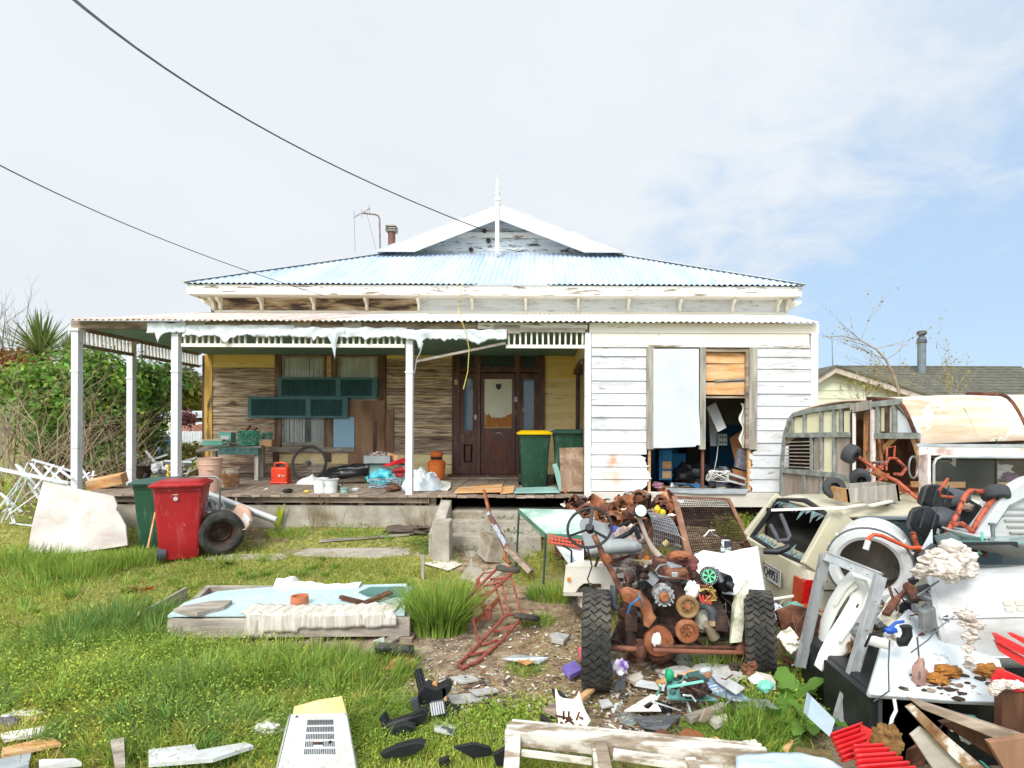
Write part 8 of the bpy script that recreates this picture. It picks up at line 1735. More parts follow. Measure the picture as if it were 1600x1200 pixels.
for q in((932,915),(967,906)):
 mb=MB();mb.box(P(*q,5.15),(.08,.02,.03));build(mb,'handle_recess',M_rustd,cart)
def cwheel(px,py,D,r,w,par,rimm):
 Mx=Matrix.Translation(P(px,py,D))@frame((-.35,-1,0)).to_4x4();mb=MB();mb.lathe([(r*.5,-w/2),(r*.9,-w/2),(r,-w*.3),(r,w*.3),(r*.9,w/2),(r*.62,w*.52),(r*.55,w*.4)],32,Mx);o=build(mb,'wheel',M_rubber,par,smooth=40)
 mb=MB();mb.lathe([(r*.57,w*.42),(r*.5,w*.3),(r*.3,w*.38),(r*.15,w*.38),(r*.13,w*.48),(.001,w*.48)],24,Mx);build(mb,'rim',rimm,o,smooth=35)
cwheel(915,936,5.25,.13,.13,cart,mk('cream_rim',[(0.4,'d3ccb8'),(0.62,'8a7f6a')],scale=12,rough=.6));cwheel(1024,915,5.25,.21,.14,cart,M_dgrey)
t=thing('vehicle_seat','worn grey vinyl seat behind the steering wheel','seat',P(955,880,4.9));M_vn=mk('worn_grey_vinyl',[(0.3,'7d8080'),(0.7,'9fa2a1')],scale=3,rough=.55,bump=.1,layer=(6,.6,.75,'bdb8ae'))
mb=MB();mb.prism([P(904,817,5.0),P(915,815,5.05),P(945,823,5.05),P(960,845,5.0),P(960,856,4.95),P(915,865,4.95)],(0.02,.12,.02));build(mb,'backrest',M_vn,t,bevel=.03,smooth=50)
mb=MB();mb.tube([P(918,862,4.8),P(935,856,4.8),P(965,853,4.8),P(990,853,4.8),P(999,855,4.82)],[.05,.075,.08,.075,.04],14,flat=.75);build(mb,'cushion_roll',M_vn,t,smooth=True)
mb=MB();mb.prism([P(920,868,4.78),P(998,866,4.78),P(995,856,5.2),P(925,856,5.2)],(0,0,.05));build(mb,'cushion',M_vn,t,bevel=.02)
for pts in([(945,878,4.85),(965,874,4.85),(985,868,4.85)],[(935,872,4.85),(930,885,4.9)],[(975,872,4.85),(952,880,5.0)]):
 mb=MB();mb.tube([P(*q)for q in pts],.012,6);build(mb,'under_frame',M_rust,t)
mb=MB();mb.blob(P(972,886,5.3),(.17,.12,.07),.5,3,5,36,18);one(mb,'stuffing_heap',mk('mouldy_pink_stuffing',[(0.35,'57463f'),(0.5,'a28d84'),(0.65,'cdbfb8')],scale=9,detail=8,rough=.95,bump=.6),'mouldy pinkish stuffing heaped on the buggy deck under the seat','stuffing',smooth=True)
mb=MB();mb.blob(P(980,848,5.4),(.17,.15,.14),.5,2.6,15,30,16);one(mb,'stuffing_heap',bpy.data.materials['mouldy_pink_stuffing'],'pale pink blotched cushion filling right of the seat back','stuffing',smooth=True)
t=thing('headlamp','round headlamp in a black shell on a rusty stalk','headlamp',P(1005,835,5.0));hx=(.12,-.9,.3)
Mx=Matrix.Translation(P(1001,798,5.0))@frame(hx).to_4x4();mb=MB();mb.lathe([(.052,.01),(.058,.005),(.06,-.02),(.045,-.09),(.02,-.13),(.001,-.13)],26,Mx);build(mb,'shell',M_black,t,smooth=True)
mb=MB();mb.lathe([(.001,.018),(.03,.015),(.052,.006)],24,Mx);build(mb,'lens',mk('lamp_lens','e3e6e8',rough=.1,bump=0,coat=.6),t,smooth=True)
mb=MB();mb.tube([P(997,805,5.1),P(1010,840,5.05),P(1020,858,5.0),P(1032,872,4.9)],[.02,.02,.028,.032],10);build(mb,'stalk',mk('grey_brown_tube',[(0.3,'8a705c'),(0.7,'ada39a')],rough=.6),t,smooth=True)
mb=MB();mb.tube([P(962,844,5.1),P(985,832,5.05),P(992,824,5.0)],.022,8);mb.tube([P(992,824,5.0),P(999,842,5.0)],.022,8);mb.tube([P(966,822,5.3),P(985,815,5.2)],.014,8);one(mb,'black_bracket',M_black,'black angled bar bracket between seat and headlamp','bracket')
mb=MB();mb.blob(P(960,828,5.6),(.05,.04,.04),.4,2,2,12,8);one(mb,'blue_rag',mk('indigo_rag','4350a0',rough=.9),'small indigo rag behind the seat','rag',smooth=True)
t=thing('wire_basket','buckled grey wire basket beside the mesh gate','basket',P(1040,850,5.9));rng=random.Random(2);c_=[P(1012,800,6.1),P(1045,806,6.0),P(1062,838,5.8),P(1022,826,5.8)]
mb=MB()
for i in range(14):
 u=i/13;mb.tube([bilin(c_,u,0),bilin(c_,u,.5)+Vector((0,0,.03)),bilin(c_,u,1),bilin(c_,u,1)+Vector((0,.02,-.17))],.0045,4)
for j in range(8):
 v=j/7;mb.tube([bilin(c_,k/6,v)+Vector((0,0,.03*math.sin(v*3.1)))for k in range(7)],.0045,4)
for j in range(3):mb.tube([bilin(c_,k/6,1)+Vector((0,.006,-.05*(j+1)))for k in range(7)],.0045,4)
build(mb,'wires',M_steel,t,kind='stuff')
mb=MB();mb.cyl(P(1037,852,5.75),P(1044,846,5.75),.03,n=14);one(mb,'tin',mk('ochre_tin',[(0.4,'9b8753'),(0.6,'b8a673')],rough=.6),'little ochre tin under the wire basket','tin',smooth=35)
t=thing('mesh_gate','rust brown wire mesh gate leaning against the house','gate',P(1115,870,6.9));cg=[P(1054,776,7.7),P(1138,780,7.7),P(1178,862,6.7),P(1078,874,6.6)]
for i,(a,b_,w)in enumerate(((0,1,.03),(1,2,.045),(3,2,.03),(0,3,.075))):
 mb=MB();mb.bar(cg[a],cg[b_],w,.03);build(mb,'gate_bar',mk('brown_flat_bar',[(0.3,'6a4534'),(0.7,'96705a')],scale=6,rough=.8,bump=.3),t)
mb=MB();rng=random.Random(1)
for i in range(1,30):
 if i%1==0:u=i/30;mb.tube([bilin(cg,u,k/5)+Vector((0,0,.008*math.sin(i+k)))for k in range(6)],.0045,3,caps=False)
for j in range(1,27):
 v=j/27;mb.tube([bilin(cg,k/5,v)+Vector((0,0,.008*math.sin(j+k)))for k in range(6)],.0045,3,caps=False)
build(mb,'mesh',M_rustd,t,kind='stuff')
mb=MB();mb.bar(bilin(cg,.0,.42),bilin(cg,1,.42),.03,.012);build(mb,'mid_bar',M_rustd,t)
mb=MB();mb.box(bilin(cg,.08,.1)+Vector((0,-.01,.01)),(.09,.01,.05),r=(-50,0,0));build(mb,'tag',M_galv,t)
rng=random.Random(41);heap=mk('rust_heap_soil',[(0.3,'33221a'),(0.6,'6b4633')],scale=10,rough=.95,bump=.9)
mb=MB();mb.grid(lambda u,v:Vector(((P(870+200*u,0,7.4+.6*v)).x,7.2+.95*v,gz(0.5,7.5+.6*v)+.24*math.sin(min(1,v*1.3)*1.6)*math.sin(u*3.1)**.6+.07*mnoise.noise(Vector((u*14,v*9,2))))),70,26);one(mb,'rust_heap',heap,'low heap of rust flakes and soil against the base of the house','heap',smooth=True,kind='stuff')
spots=[(893,805,'leftmost open rusty can of the heap'),(920,806,'rusty orange can standing behind the steering wheel'),(948,800,'orange can lying on its side right of the steering wheel'),(905,790,'half buried can at the upper left of the heap'),(935,788,'flattened can near the wall, second row'),(965,792,'dark can in the middle of the heap'),(985,803,'crushed can just left of the headlamp'),(1028,790,'crumpled can right of the headlamp'),(1045,800,'pale can beside the mesh gate'),(958,812,'dark can low in the heap'),(1000,785,'can wedged under the big broken drum'),(912,822,'brown can lowest at the left'),(978,784,'tin lid against the wall'),(1040,782,'small can under the window corner')]
for k,(px,py,lb)in enumerate(spots):
 D_=7.55+(805-py)*.012;p=P(px,py,D_);r=rng.uniform(.085,.13);h=rng.uniform(.2,.3);ax_=Vector((rng.uniform(-1,1),rng.uniform(-1.2,-.1),rng.uniform(.1,.8)))
 t=thing('rusty_can',lb,'can',p-Vector((0,0,.08)),group='rusty cans heaped below the front room');Mx=Matrix.Translation(p)@frame(ax_).to_4x4()
 mb=MB();mb.lathe([(.001,-h/2),(r,-h/2),(r+.004,-h/2+.01),(r,-h/4),(r+.004,0),(r,h/4),(r*1.02,h/2),(r*.95,h/2),(r*.93,-h/2+.02),(.001,-h/2+.02)],20,Mx);mb.v=[tuple(Vector(v)+Vector((mnoise.noise(Vector(v)*7)*.02,mnoise.noise(Vector(v)*7+Vector((3,1,0)))*.02,0)))for v in mb.v]
 build(mb,'shell',(M_rusto,mk('flaky_orange_can',[(0.35,'7d4620'),(0.5,'b5713a'),(0.65,'c4a184')],scale=9,rough=.7,bump=.4),M_rust,M_rustd)[k%4],t,smooth=40)
 mb=MB();mb.lathe([(r*.5,h/2+.01),(r*.95,h/2+.004)],16,Mx,arc=(0,200));build(mb,'torn_lid',M_rust,t,smooth=True)
t=thing('broken_drum','broken rusty drum full of stones against the white wall','drum',P(995,798,7.95));c=P(996,796,7.95)
mb=MB();mb.lathe([(.16,0),(.19,.02),(.19,.12),(.2,.2),(.185,.22),(.17,.1),(.15,.02)],26,Matrix.Translation(c),arc=(0,300));build(mb,'shell',M_rust,t,smooth=True);mb=MB();mb.blob(c+Vector((0,0,.2)),(.17,.15,.07),.6,3,4,24,12);build(mb,'stones',mk('stony_fill',[(0.4,'6f655e'),(0.6,'b5aea8')],scale=16,rough=.9,bump=.6),t,smooth=True)
for k in range(120):
 px,py=rng.uniform(880,1062),rng.gauss(802,13);D_=7.5+(805-py)*.014+rng.uniform(-.1,.1)
 p=P(px,py,max(7.2,min(8.15,D_)));s=rng.uniform(.02,.07);mb=MB();mb.prism([p+Vector((s*math.cos(a)*rng.uniform(.5,1.2),s*math.sin(a)*.7,rng.uniform(-.03,.04)))for a in np.linspace(0,5.2,rng.randint(4,6))],(0,.01,.012));one(mb,'rust_flake',(M_rust,M_rustd,M_rusto,M_old,M_rust,SHM[1])[k%6],'flake of rusted tin lying on the heap below the front room','flake',group='rusted tin flakes on the heap')
for k,(px,py,lb)in enumerate(((1027,796,'yellow plastic scrap behind the wire basket'),(1035,802,'second yellow scrap, nearer the mesh gate'))):
 mb=MB();mb.blob(P(px,py,7.2),(.04,.03,.05),.5,3,k,12,8);one(mb,'yellow_scrap',mk('yellow_plastic','d6bb28',rough=.5),lb,'scrap',smooth=True)
t=thing('timber_window','flaking white wooden window frame lying at the bottom of the photo','window frame',P(960,1195,2.8));M_wf=mk('flaking_white_window_wood',[(0.36,'d8d3c8'),(0.5,'c9c2b5'),(0.57,'9b8b77'),(0.68,'7a6a58')],scale=(4,12,12),detail=8,rough=.85,bump=.4)
def fb_(a,b,w,h,nm,mt=M_wf,par=t):mb=MB();mb.bar(P(*a),P(*b),w,h);return build(mb,nm,mt,par,bevel=.004)
fb_((792,1145,2.95),(1200,1188,2.72),.1,.075,'top_rail');fb_((800,1133,3.02),(1190,1172,2.8),.02,.06,'raised_lip');fb_((803,1140,2.96),(796,1260,2.5),.075,.06,'left_stile');fb_((815,1176,2.78),(925,1190,2.72),.02,.03,'glazing_bead');fb_((938,1165,2.82),(956,1260,2.45),.06,.06,'mullion',M_old);fb_((929,1170,2.8),(942,1260,2.45),.03,.05,'mullion');fb_((958,1178,2.76),(1130,1203,2.66),.06,.03,'middle_rail');fb_((1078,1190,2.7),(1100,1240,2.5),.05,.05,'mullion')
def gpanel(pxs,up,th,mat,name,label,cat,tilt=None,**k):
 pts=[G(a,b,up+(tilt[i]if tilt else 0))for i,(a,b)in enumerate(pxs)];mb=MB();mb.prism(pts,(0,0,th));return one(mb,name,mat,label,cat,**k)
M_card=mk('weathered_card',[(0.3,'c2b8a8'),(0.7,'ddd5c8')],scale=6,rough=.85,bump=.2)
M_stone=mk('grey_fibre_board',[(0.3,'94918b'),(0.7,'bdbab3')],scale=6,rough=.9,bump=.3)
L_=[([(784,1030),(802,1024),(858,1028),(842,1038),(815,1036)],.03,.006,M_galv,'metal_scrap','curved pale grey scrap right of the hand trolley'),([(806,1033),(820,1031),(836,1034),(822,1040)],.05,.005,M_pine,'paper_scrap','little yellow scrap on the curved grey one'),([(858,996),(870,993),(890,997),(880,1008),(862,1004)],.03,.03,M_stone,'stone_slab','flat grey stone in the straw left of the big tyre'),([(878,1048),(898,1038),(910,1052),(890,1062)],.05,.03,mk('violet_card',[(0.3,'6a5aa8'),(0.7,'8574c2')],rough=.6),'violet_box','bright violet flattened box left of the big tyre'),([(903,1018),(915,1014),(914,1034),(905,1032)],.06,.03,mk('pink_plastic','c8586a',rough=.5),'pink_pot','pink plastic scrap leaning on the big tyre'),([(975,1112),(1015,1088),(1032,1086),(1025,1098),(1033,1112),(1010,1112)],.06,.008,M_cream,'cream_shard','cream triangular plastic panel below the chassis'),([(960,1116),(985,1112),(1000,1122),(990,1136),(970,1130)],.03,.006,M_cglass,'glass_fragment','clear glass fragment left of the smoked one'),([(990,1122),(1030,1118),(1066,1118),(1050,1132),(1038,1144),(1005,1138)],.05,.006,glass('smoked_shard','6e7478',.55),'glass_fragment','large smoked glass fragment in the middle of the litter'),([(1070,1124),(1130,1104),(1136,1110),(1078,1132)],.08,.03,M_grey,'wood_block','pale wooden block slanting at the right of the litter'),([(976,1062),(1000,1054),(1006,1062),(990,1070)],.05,.02,M_card,'white_tray','small white tray with square holes under the axle'),([(990,1064),(1040,1074),(1038,1080),(990,1072)],.04,.02,M_white,'white_strip','narrow white strip left of the circuit board'),([(1024,1066),(1040,1060),(1040,1068),(1028,1072)],.06,.01,M_pine,'yellow_chip','cream chip between strip and circuit board'),([(1052,1058),(1084,1048),(1086,1054),(1060,1062)],.1,.01,M_pine,'cream_slat','cream slat above the circuit board'),([(1070,1062),(1110,1050),(1140,1076),(1175,1096),(1150,1096),(1110,1084)],.1,.01,mk('blue_edged_paper',[(0.4,'b9c6dc'),(0.55,'6f88b8'),(0.62,'dfe5ee')],scale=(3,30,9),rough=.4),'magazine','fanned magazine with blue page edges'),([(1108,1052),(1130,1056),(1164,1076),(1150,1086),(1120,1066)],.15,.006,M_wplas,'white_cover','white glossy cover lying over the magazine'),([(1072,1056),(1100,1050),(1108,1064),(1082,1068)],.12,.02,M_teal,'green_case','dark green case under the white cover'),([(1130,1092),(1200,1098),(1215,1112),(1150,1106)],.05,.02,M_galv,'grey_strip','grey strip running to the dock leaves'),([(1180,1060),(1205,1066),(1212,1078),(1188,1078)],.08,.05,M_card,'card_box','crushed beige carton left of the dock leaves'),([(1190,1068),(1198,1066),(1200,1082),(1192,1082)],.16,.01,M_wplas,'white_tag','small white card on the crushed beige carton'),([(848,1112),(862,1104),(905,1094),(898,1112),(870,1122)],.06,.02,M_old,'wood_scrap','splintered board above the cream basin'),([(846,1118),(872,1140),(868,1146),(844,1126)],.06,.02,M_black,'black_strip','black strip along the left of the cream basin'),([(896,1098),(925,1074),(931,1078),(902,1104)],.08,.02,M_pine,'wood_batten','slanting batten near the foot of the big tyre'),([(700,1088),(745,1084),(760,1090),(742,1100),(705,1100)],.02,.01,M_stone,'stone_slab','flat grey slab right of the black plastic frame'),([(702,1060),(735,1056),(748,1064),(720,1070)],.02,.012,M_stone,'stone_slab','pale slab below the hand trolley handles'),([(732,1080),(768,1076),(780,1082),(745,1088)],.03,.01,M_stone,'stone_slab','thin slab overlapping the grey one'),([(738,1106),(765,1100),(772,1110),(752,1116)],.03,.01,M_black,'black_shard','black shard with a nail right of the grey slabs'),([(678,1132),(690,1130),(712,1138),(708,1150),(690,1146),(678,1144)],.03,.012,M_wplas,'white_latch','white latch plate with a dark slot'),([(690,1134),(708,1140),(706,1147),(689,1142)],.045,.003,M_dgrey,'latch_slot','dark slot of the white latch plate'),([(642,1092),(672,1086),(700,1098),(720,1108),(706,1132),(670,1124)],.02,.012,M_black,'black_sheet','flat black plastic sheet under the grey ribbed piece'),([(918,1050),(928,1048),(940,1074),(930,1078)],.05,.008,M_enamd,'silver_strip','bent silver strip left of the tyre foot'),([(1020,1148),(1032,1140),(1050,1148),(1040,1156)],.03,.01,M_rust,'rust_scrap','rusty scrap beside the rusty cone'),([(1110,1158),(1118,1156),(1140,1170),(1132,1172)],.03,.02,M_pine,'wood_chip','short wood chip right of the rusty cone'),([(1105,1128),(1135,1122),(1137,1132),(1118,1140)],.05,.03,M_card,'shell_scrap','orange stained white scrap under the pale block'),([(862,1080),(875,1084),(888,1096),(868,1096)],.05,.02,M_black,'black_box','black plastic box left of the slanting batten'),([(935,1096),(950,1094),(958,1104),(940,1108)],.04,.01,M_wplas,'white_shard','small white shard between batten and cream triangle'),([(660,880),(700,874),(722,882),(700,892)],.01,.006,M_card,'card_scrap','pale scrap lying on the path behind the tall tuft'),([(1160,1160),(1180,1158),(1196,1176),(1170,1174)],.05,.01,M_cream,'curled_peel','curled cream peel in the lower right grass'),([(1222,1172),(1236,1158),(1240,1160),(1230,1180)],.06,.01,M_pine,'leaf_curl','tan curled strip near the slate blue panel')]  # the cream piece above the circuit board is a slat
for pxs,up,th,mt,nm,lb in L_:gpanel(pxs,up,th,mt,nm,lb,nm.replace('_',' '),tilt=[random.uniform(-.012,.02)for _ in pxs])
mb=MB();c_=[P(868,1103,3.25),P(905,1108,3.2),P(922,1140,3.05),P(874,1146,3.05)];mb.grid(lambda u,v:bilin(c_,u,v)+Vector((0,0,.05*((2*u-1)**4+(1-v)**5))),16,16);one(mb,'broken_basin',M_cream,'curved cream basin fragment filled with twigs','basin',smooth=True,solid=.01)
mb=MB()
rng=random.Random(9)
for k in range(14):a=P(rng.uniform(880,915),rng.uniform(1122,1145),3.05);mb.tube([a,a+Vector((rng.uniform(-.08,.08),-.02,rng.uniform(-.02,.06)))],.006,4)
one(mb,'twigs',M_rust,'brown twigs lying in the cream basin fragment','twigs',kind='stuff')
mb=MB();p=G(1080,1156,.05);mb.cyl(p+Vector((-.06,-.02,0)),p+Vector((.0,.01,.01)),.045,.05,n=18);mb.cyl(p+Vector((.0,.01,.01)),p+Vector((.09,.02,0)),.045,.015,n=18);one(mb,'rusty_cone',M_rusto,'rusty tin tapering to a cone in the grass','tin',smooth=35)
t=thing('circuit_board','teal circuit board with a heap of chips in front of the axle','circuit board',G(1070,1098));c_=[P(1040,1062,3.75),P(1070,1054,3.85),P(1122,1094,3.5),P(1044,1092,3.5)]
mb=MB();mb.prism(c_,(0,0,-.006));build(mb,'board',mk('teal_circuit_board',[(0.3,'3e7f78'),(0.7,'79b3a8')],scale=30,rough=.5),t)
rng=random.Random(6)
for k in range(34):
 p=bilin(c_,rng.uniform(.05,.95),rng.uniform(.05,.95));s=rng.uniform(.008,.02);mb=MB();mb.box(p+Vector((0,0,s*.5)),(s*2,s,s),r=(0,0,rng.uniform(0,90)));build(mb,'chip',(M_black,M_steel,M_teal,M_dgrey)[k%4],t)
mb=MB();mb.blob(P(1085,1085,3.52)+Vector((0,0,.04)),(.09,.08,.05),.5,4,6,30,16);one(mb,'dark_coil',M_rustd,'dark wet clump on the circuit board','clump',smooth=True)
mb=MB();mb.blob(P(1046,1055,3.7),(.03,.03,.04),.3,3,6,16,10);one(mb,'green_knob',mk('emerald_plastic','1f9f6c',rough=.4),'emerald green plastic knob above the circuit board','knob',smooth=True)  # a plastic knob
mb=MB();mb.blob(P(968,1042,3.9),(.06,.04,.05),.5,3,3,18,10);one(mb,'bag_scrap',mk('white_violet_bag',[(0.45,'e4dde8'),(0.55,'6a3f9c')],scale=7,rough=.4),'white and violet packet under the axle','packet',smooth=True)
for k,(a,b)in enumerate(((1090,1010,),(1120,1035),(1070,1040))):
 mb=MB();mb.blob(G(a,b+18,.06),(.2,.12,.05),.4,2,k,22,10);one(mb,'grey_slab',M_stone if k else mk('charcoal_slab',[(0.3,'4d4e4d'),(0.7,'6e6f6c')],rough=.8,bump=.4),('charcoal slab under the tie rod','grey slab right of the charcoal one','small grey slab left under the chassis')[k],'slab',smooth=True)
def bp(pxs,D,th,nm,lb,mat=M_black,off=None):return panel(pxs,D,th,mat,nm,lb,'plastic part',off=off,bevel=.003)
t=thing('plastic_grille','upright black plastic frame with slots in the black scrap pile','plastic part',P(658,1088,3.55))
for a,b in(((649,1049),(657,1084)),((658,1047),(667,1082)),((653,1048),(661,1083))):
 mb=MB();mb.bar(P(*a,3.7),P(*b,3.6),.012,.03);build(mb,'bar',M_black,t)
for f_ in(0,.33,.66,1):
 mb=MB();mb.bar(P(649+8*f_,1049+35*f_,3.7-.1*f_),P(659+8*f_,1047+35*f_,3.7-.1*f_),.015,.025);build(mb,'cross_bar',M_black,t)
bp([(652,1086),(664,1072),(680,1078),(700,1070),(704,1080),(690,1096),(668,1104),(655,1100)],3.55,.1,'housing','chunky black housing below the slotted frame')
bp([(675,1068),(682,1066),(686,1092),(680,1094)],3.6,.03,'tan_bracket','tan bracket standing in the black scrap pile',M_pine);bp([(690,1076),(697,1074),(698,1096),(692,1096)],3.55,.02,'tan_strip','second narrow tan strip by the black housing',M_pine)
t=thing('heat_sink','grey ribbed metal block in the black scrap pile','metal part',P(684,1118,3.4))
for k in range(6):
 mb=MB();mb.bar(P(674+k*3.6,1099-k*.6,3.42),P(677+k*3.6,1119-k*.8,3.38),.01,.03,up=(0,1,0));build(mb,'fin',M_steel,t)
mb=MB();mb.prism([P(673,1098,3.43),P(693,1095,3.43),P(696,1115,3.39),P(677,1120,3.39)],(0,.02,0));build(mb,'base',M_dgrey,t)
bp([(592,1122),(600,1116),(606,1130),(640,1120),(660,1108),(668,1114),(664,1128),(640,1138),(610,1146),(596,1140)],3.35,.05,'bumper_piece','long jagged black bar in front of the scrap pile')
bp([(606,1140),(630,1132),(648,1136),(640,1150),(634,1160),(626,1150),(612,1150)],3.28,.05,'bracket_piece','forked black bracket under the long bar')
bp([(594,1180),(618,1168),(650,1160),(664,1163),(660,1172),(640,1182),(600,1186)],3.0,.05,'pointed_piece','pointed black shard nearest the appliance casing');bp([(684,1190),(700,1184),(702,1196),(688,1200)],2.95,.03,'small_piece','small black chip at the bottom right of the scrap');bp([(708,1168),(740,1162),(765,1168),(770,1180),(740,1186)],2.98,.02,'torn_piece','torn black sheet with ragged edge right of the chip')
bp([(640,1096),(652,1090),(655,1108),(645,1112)],3.5,.04,'dark_block','dark grey block at the left of the scrap pile',M_dgrey);bp([(770,1180),(800,1164),(798,1196),(776,1198)],2.9,.03,'black_corner','black corner piece left of the wooden window frame')
def junk(regs,seed,n,where,group):
 rng=random.Random(seed);MT=[(M_rust,'rusty'),(M_wplas,'white'),(M_dgrey,'dark grey'),(M_old,'brown'),(M_black,'black'),(M_galv,'silver'),(M_rustd,'dark rust'),(M_cream,'cream'),(M_ply,'tan'),(M_tg,'mint'),(M_enamd,'pale'),(M_steel,'steel')]
 for k in range(n):
  x0,x1,y0,y1,d0,d1,s0,s1=regs;px,py,D=rng.uniform(x0,x1),rng.uniform(y0,y1),rng.uniform(d0,d1);p=P(px,py,D);s=rng.uniform(s0,s1);mt,cn=MT[(k*5+seed)%12];mb=MB();ty=k%5
  u=Vector((rng.gauss(0,1),rng.gauss(0,.6),rng.gauss(0,.6))).normalized();v=u.cross(Vector((rng.gauss(0,.4),-1,rng.gauss(0,.5)))).normalized()
  if ty==0:mb.bar(p-u*s*1.3,p+u*s*1.3,s*.22,s*.08,jit=.004);nm='loose_batten'
  elif ty==1:
   m=rng.randint(5,8);rr=[rng.uniform(.55,1.1)for _ in range(m)];mb.prism([p+(u*math.cos(i*6.283/m)+v*math.sin(i*6.283/m)*.7)*s*rr[i]for i in range(m)],u.cross(v)*.012);nm='torn_sheet'
  elif ty==2:mb.tube([p-u*s,p-u*s*.3+v*s*.3,p+u*s*.4+v*s*.1,p+u*s],s*.09,7);nm='bent_pipe'
  elif ty==3:
   w=u.cross(v);mb.grid(lambda a,b:p+u*s*(a-.5)*1.6+v*s*(b-.5)*1.3+w*s*.5*mnoise.noise(Vector((a*2.5,b*2.5,k+seed)))+w*s*.25*mnoise.noise(Vector((a*7,b*7,k))),14,12);nm='crumpled_sheet'
  else:mb.blob(p,(s*.5,s*.4,s*.35),.5,2.0,k+seed,16,10);nm='junk_lump'
  h=('left','middle','right')[min(2,int((px-x0)/(x1-x0)*3))];q='upper' if py<(y0+y1)/2 else 'lower'
  one(mb,nm,mt,'%s %s among junk %s, %s %s'%(cn,nm.replace('_',' '),where,q,h),'junk',group=group,smooth=ty>1,solid=.004 if ty==3 else 0)
junk((1230,1345,985,1062,3.9,4.3,.05,.12),1,22,'behind the aluminium frame','junk behind the aluminium frame')
junk((1325,1440,935,1010,3.55,4.0,.05,.12),2,26,'below the open drum','junk below the open drum')
junk((1000,1060,890,935,5.0,5.6,.05,.11),3,8,'behind the engine','junk behind the engine')
junk((1430,1600,1105,1190,2.95,3.3,.05,.13),4,26,'under the bottom right timbers','junk under the bottom right timbers')
junk((1440,1560,790,860,4.4,4.8,.05,.13),5,18,'behind the black kart seats','junk behind the kart seats')
junk((1150,1235,935,985,4.6,5.2,.05,.12),6,12,'between right tyre and car','junk between tyre and car')
junk((1010,1170,830,880,5.6,6.4,.06,.13),7,14,'in front of the mesh gate','junk in front of the mesh gate')
junk((1380,1600,770,800,5.0,5.5,.05,.13),8,14,'on the car roof','junk on the car roof')
junk((960,1200,1040,1120,3.3,3.9,.03,.09),9,30,'in the litter below the chassis','junk in the litter below the chassis')
junk((190,320,728,752,8.6,10.5,.06,.14),10,16,'on the left end of the porch','junk on the left end of the porch')
def scatter(name,region,n,smin,smax,mat,seed,flat=.25,up=.006):
 rng=np.random.default_rng(seed);V=[];Fq=[];k=0
 cx,cy,rx,ry=region
 while k<n:
  px,py=cx+rng.normal()*rx*.5,cy+rng.normal()*ry*.5
  if not(0<px<1600 and 800<py<1300):continue
  p=G(px,py,up+.02*rng.random());s=rng.uniform(smin,smax);m=5;a0=rng.uniform(0,6.28);tx,ty=rng.normal(0,flat,2)
  for h in(0,1):
   for i in range(m):
    a=a0+i*2*math.pi/m;r=s*(.6+.4*math.sin(i*2.3+a0));dx,dy=r*math.cos(a),r*math.sin(a)*.8
    V.append((p.x+dx,p.y+dy,p.z+dx*tx+dy*ty+h*s*.12))
  b=k*10
  Fq+=[(b+5,b+6,b+7,b+8),(b+5,b+8,b+9,b+9)]
  for i in range(m):j=(i+1)%m;Fq.append((b+i,b+j,b+5+j,b+5+i))
  k+=1
 tri=[f for f in Fq if len(set(f))==4];t3=[(b[0],b[1],b[2])for b in Fq if len(set(b))==3]
 mb=MB();mb.v=V;mb.f=tri+t3;o=build(mb,name,mat);o['kind']='stuff';o['label']='small litter fragments strewn over the bare ground';return o
M_l1=mk('pale_fragments',[(0.3,'b5aca0'),(0.7,'d9d3c9')],scale=4,rough=.8,bump=0,island=.35);M_l2=mk('brown_fragments',[(0.3,'6d4c38'),(0.7,'a07e62')],scale=4,rough=.85,bump=0,island=.4);M_l3=mk('dark_fragments',[(0.3,'26282a'),(0.7,'4b4a48')],scale=4,rough=.6,bump=0,island=.3)
M_l4=mk('coloured_fragments',[(0.3,'a8563c'),(0.45,'6f9db0'),(0.55,'c9b464'),(0.7,'b06a86')],scale=2.5,rough=.6,bump=0,island=.4)
S_=0
for reg,n,k in(((860,1000,90,70),220,1),((740,1080,150,60),380,1),((960,1120,200,60),420,1),((1100,1090,160,60),260,1),((1010,1060,160,50),200,1),((700,1000,60,40),160,.6),((560,840,140,20),60,.8),((1350,1060,220,120),260,1.2),((1020,850,180,40),150,1.2)):
 S_+=1;scatter('litter_fragments',reg,int(n*.95),.005*k,.03*k,M_l1,S_);scatter('litter_fragments',reg,int(n*.9),.005*k,.028*k,M_l2,S_+50);scatter('litter_fragments',reg,int(n*.3),.006*k,.03*k,M_l3,S_+90);scatter('litter_fragments',reg,int(n*.16),.006*k,.022*k,M_l4,S_+130)
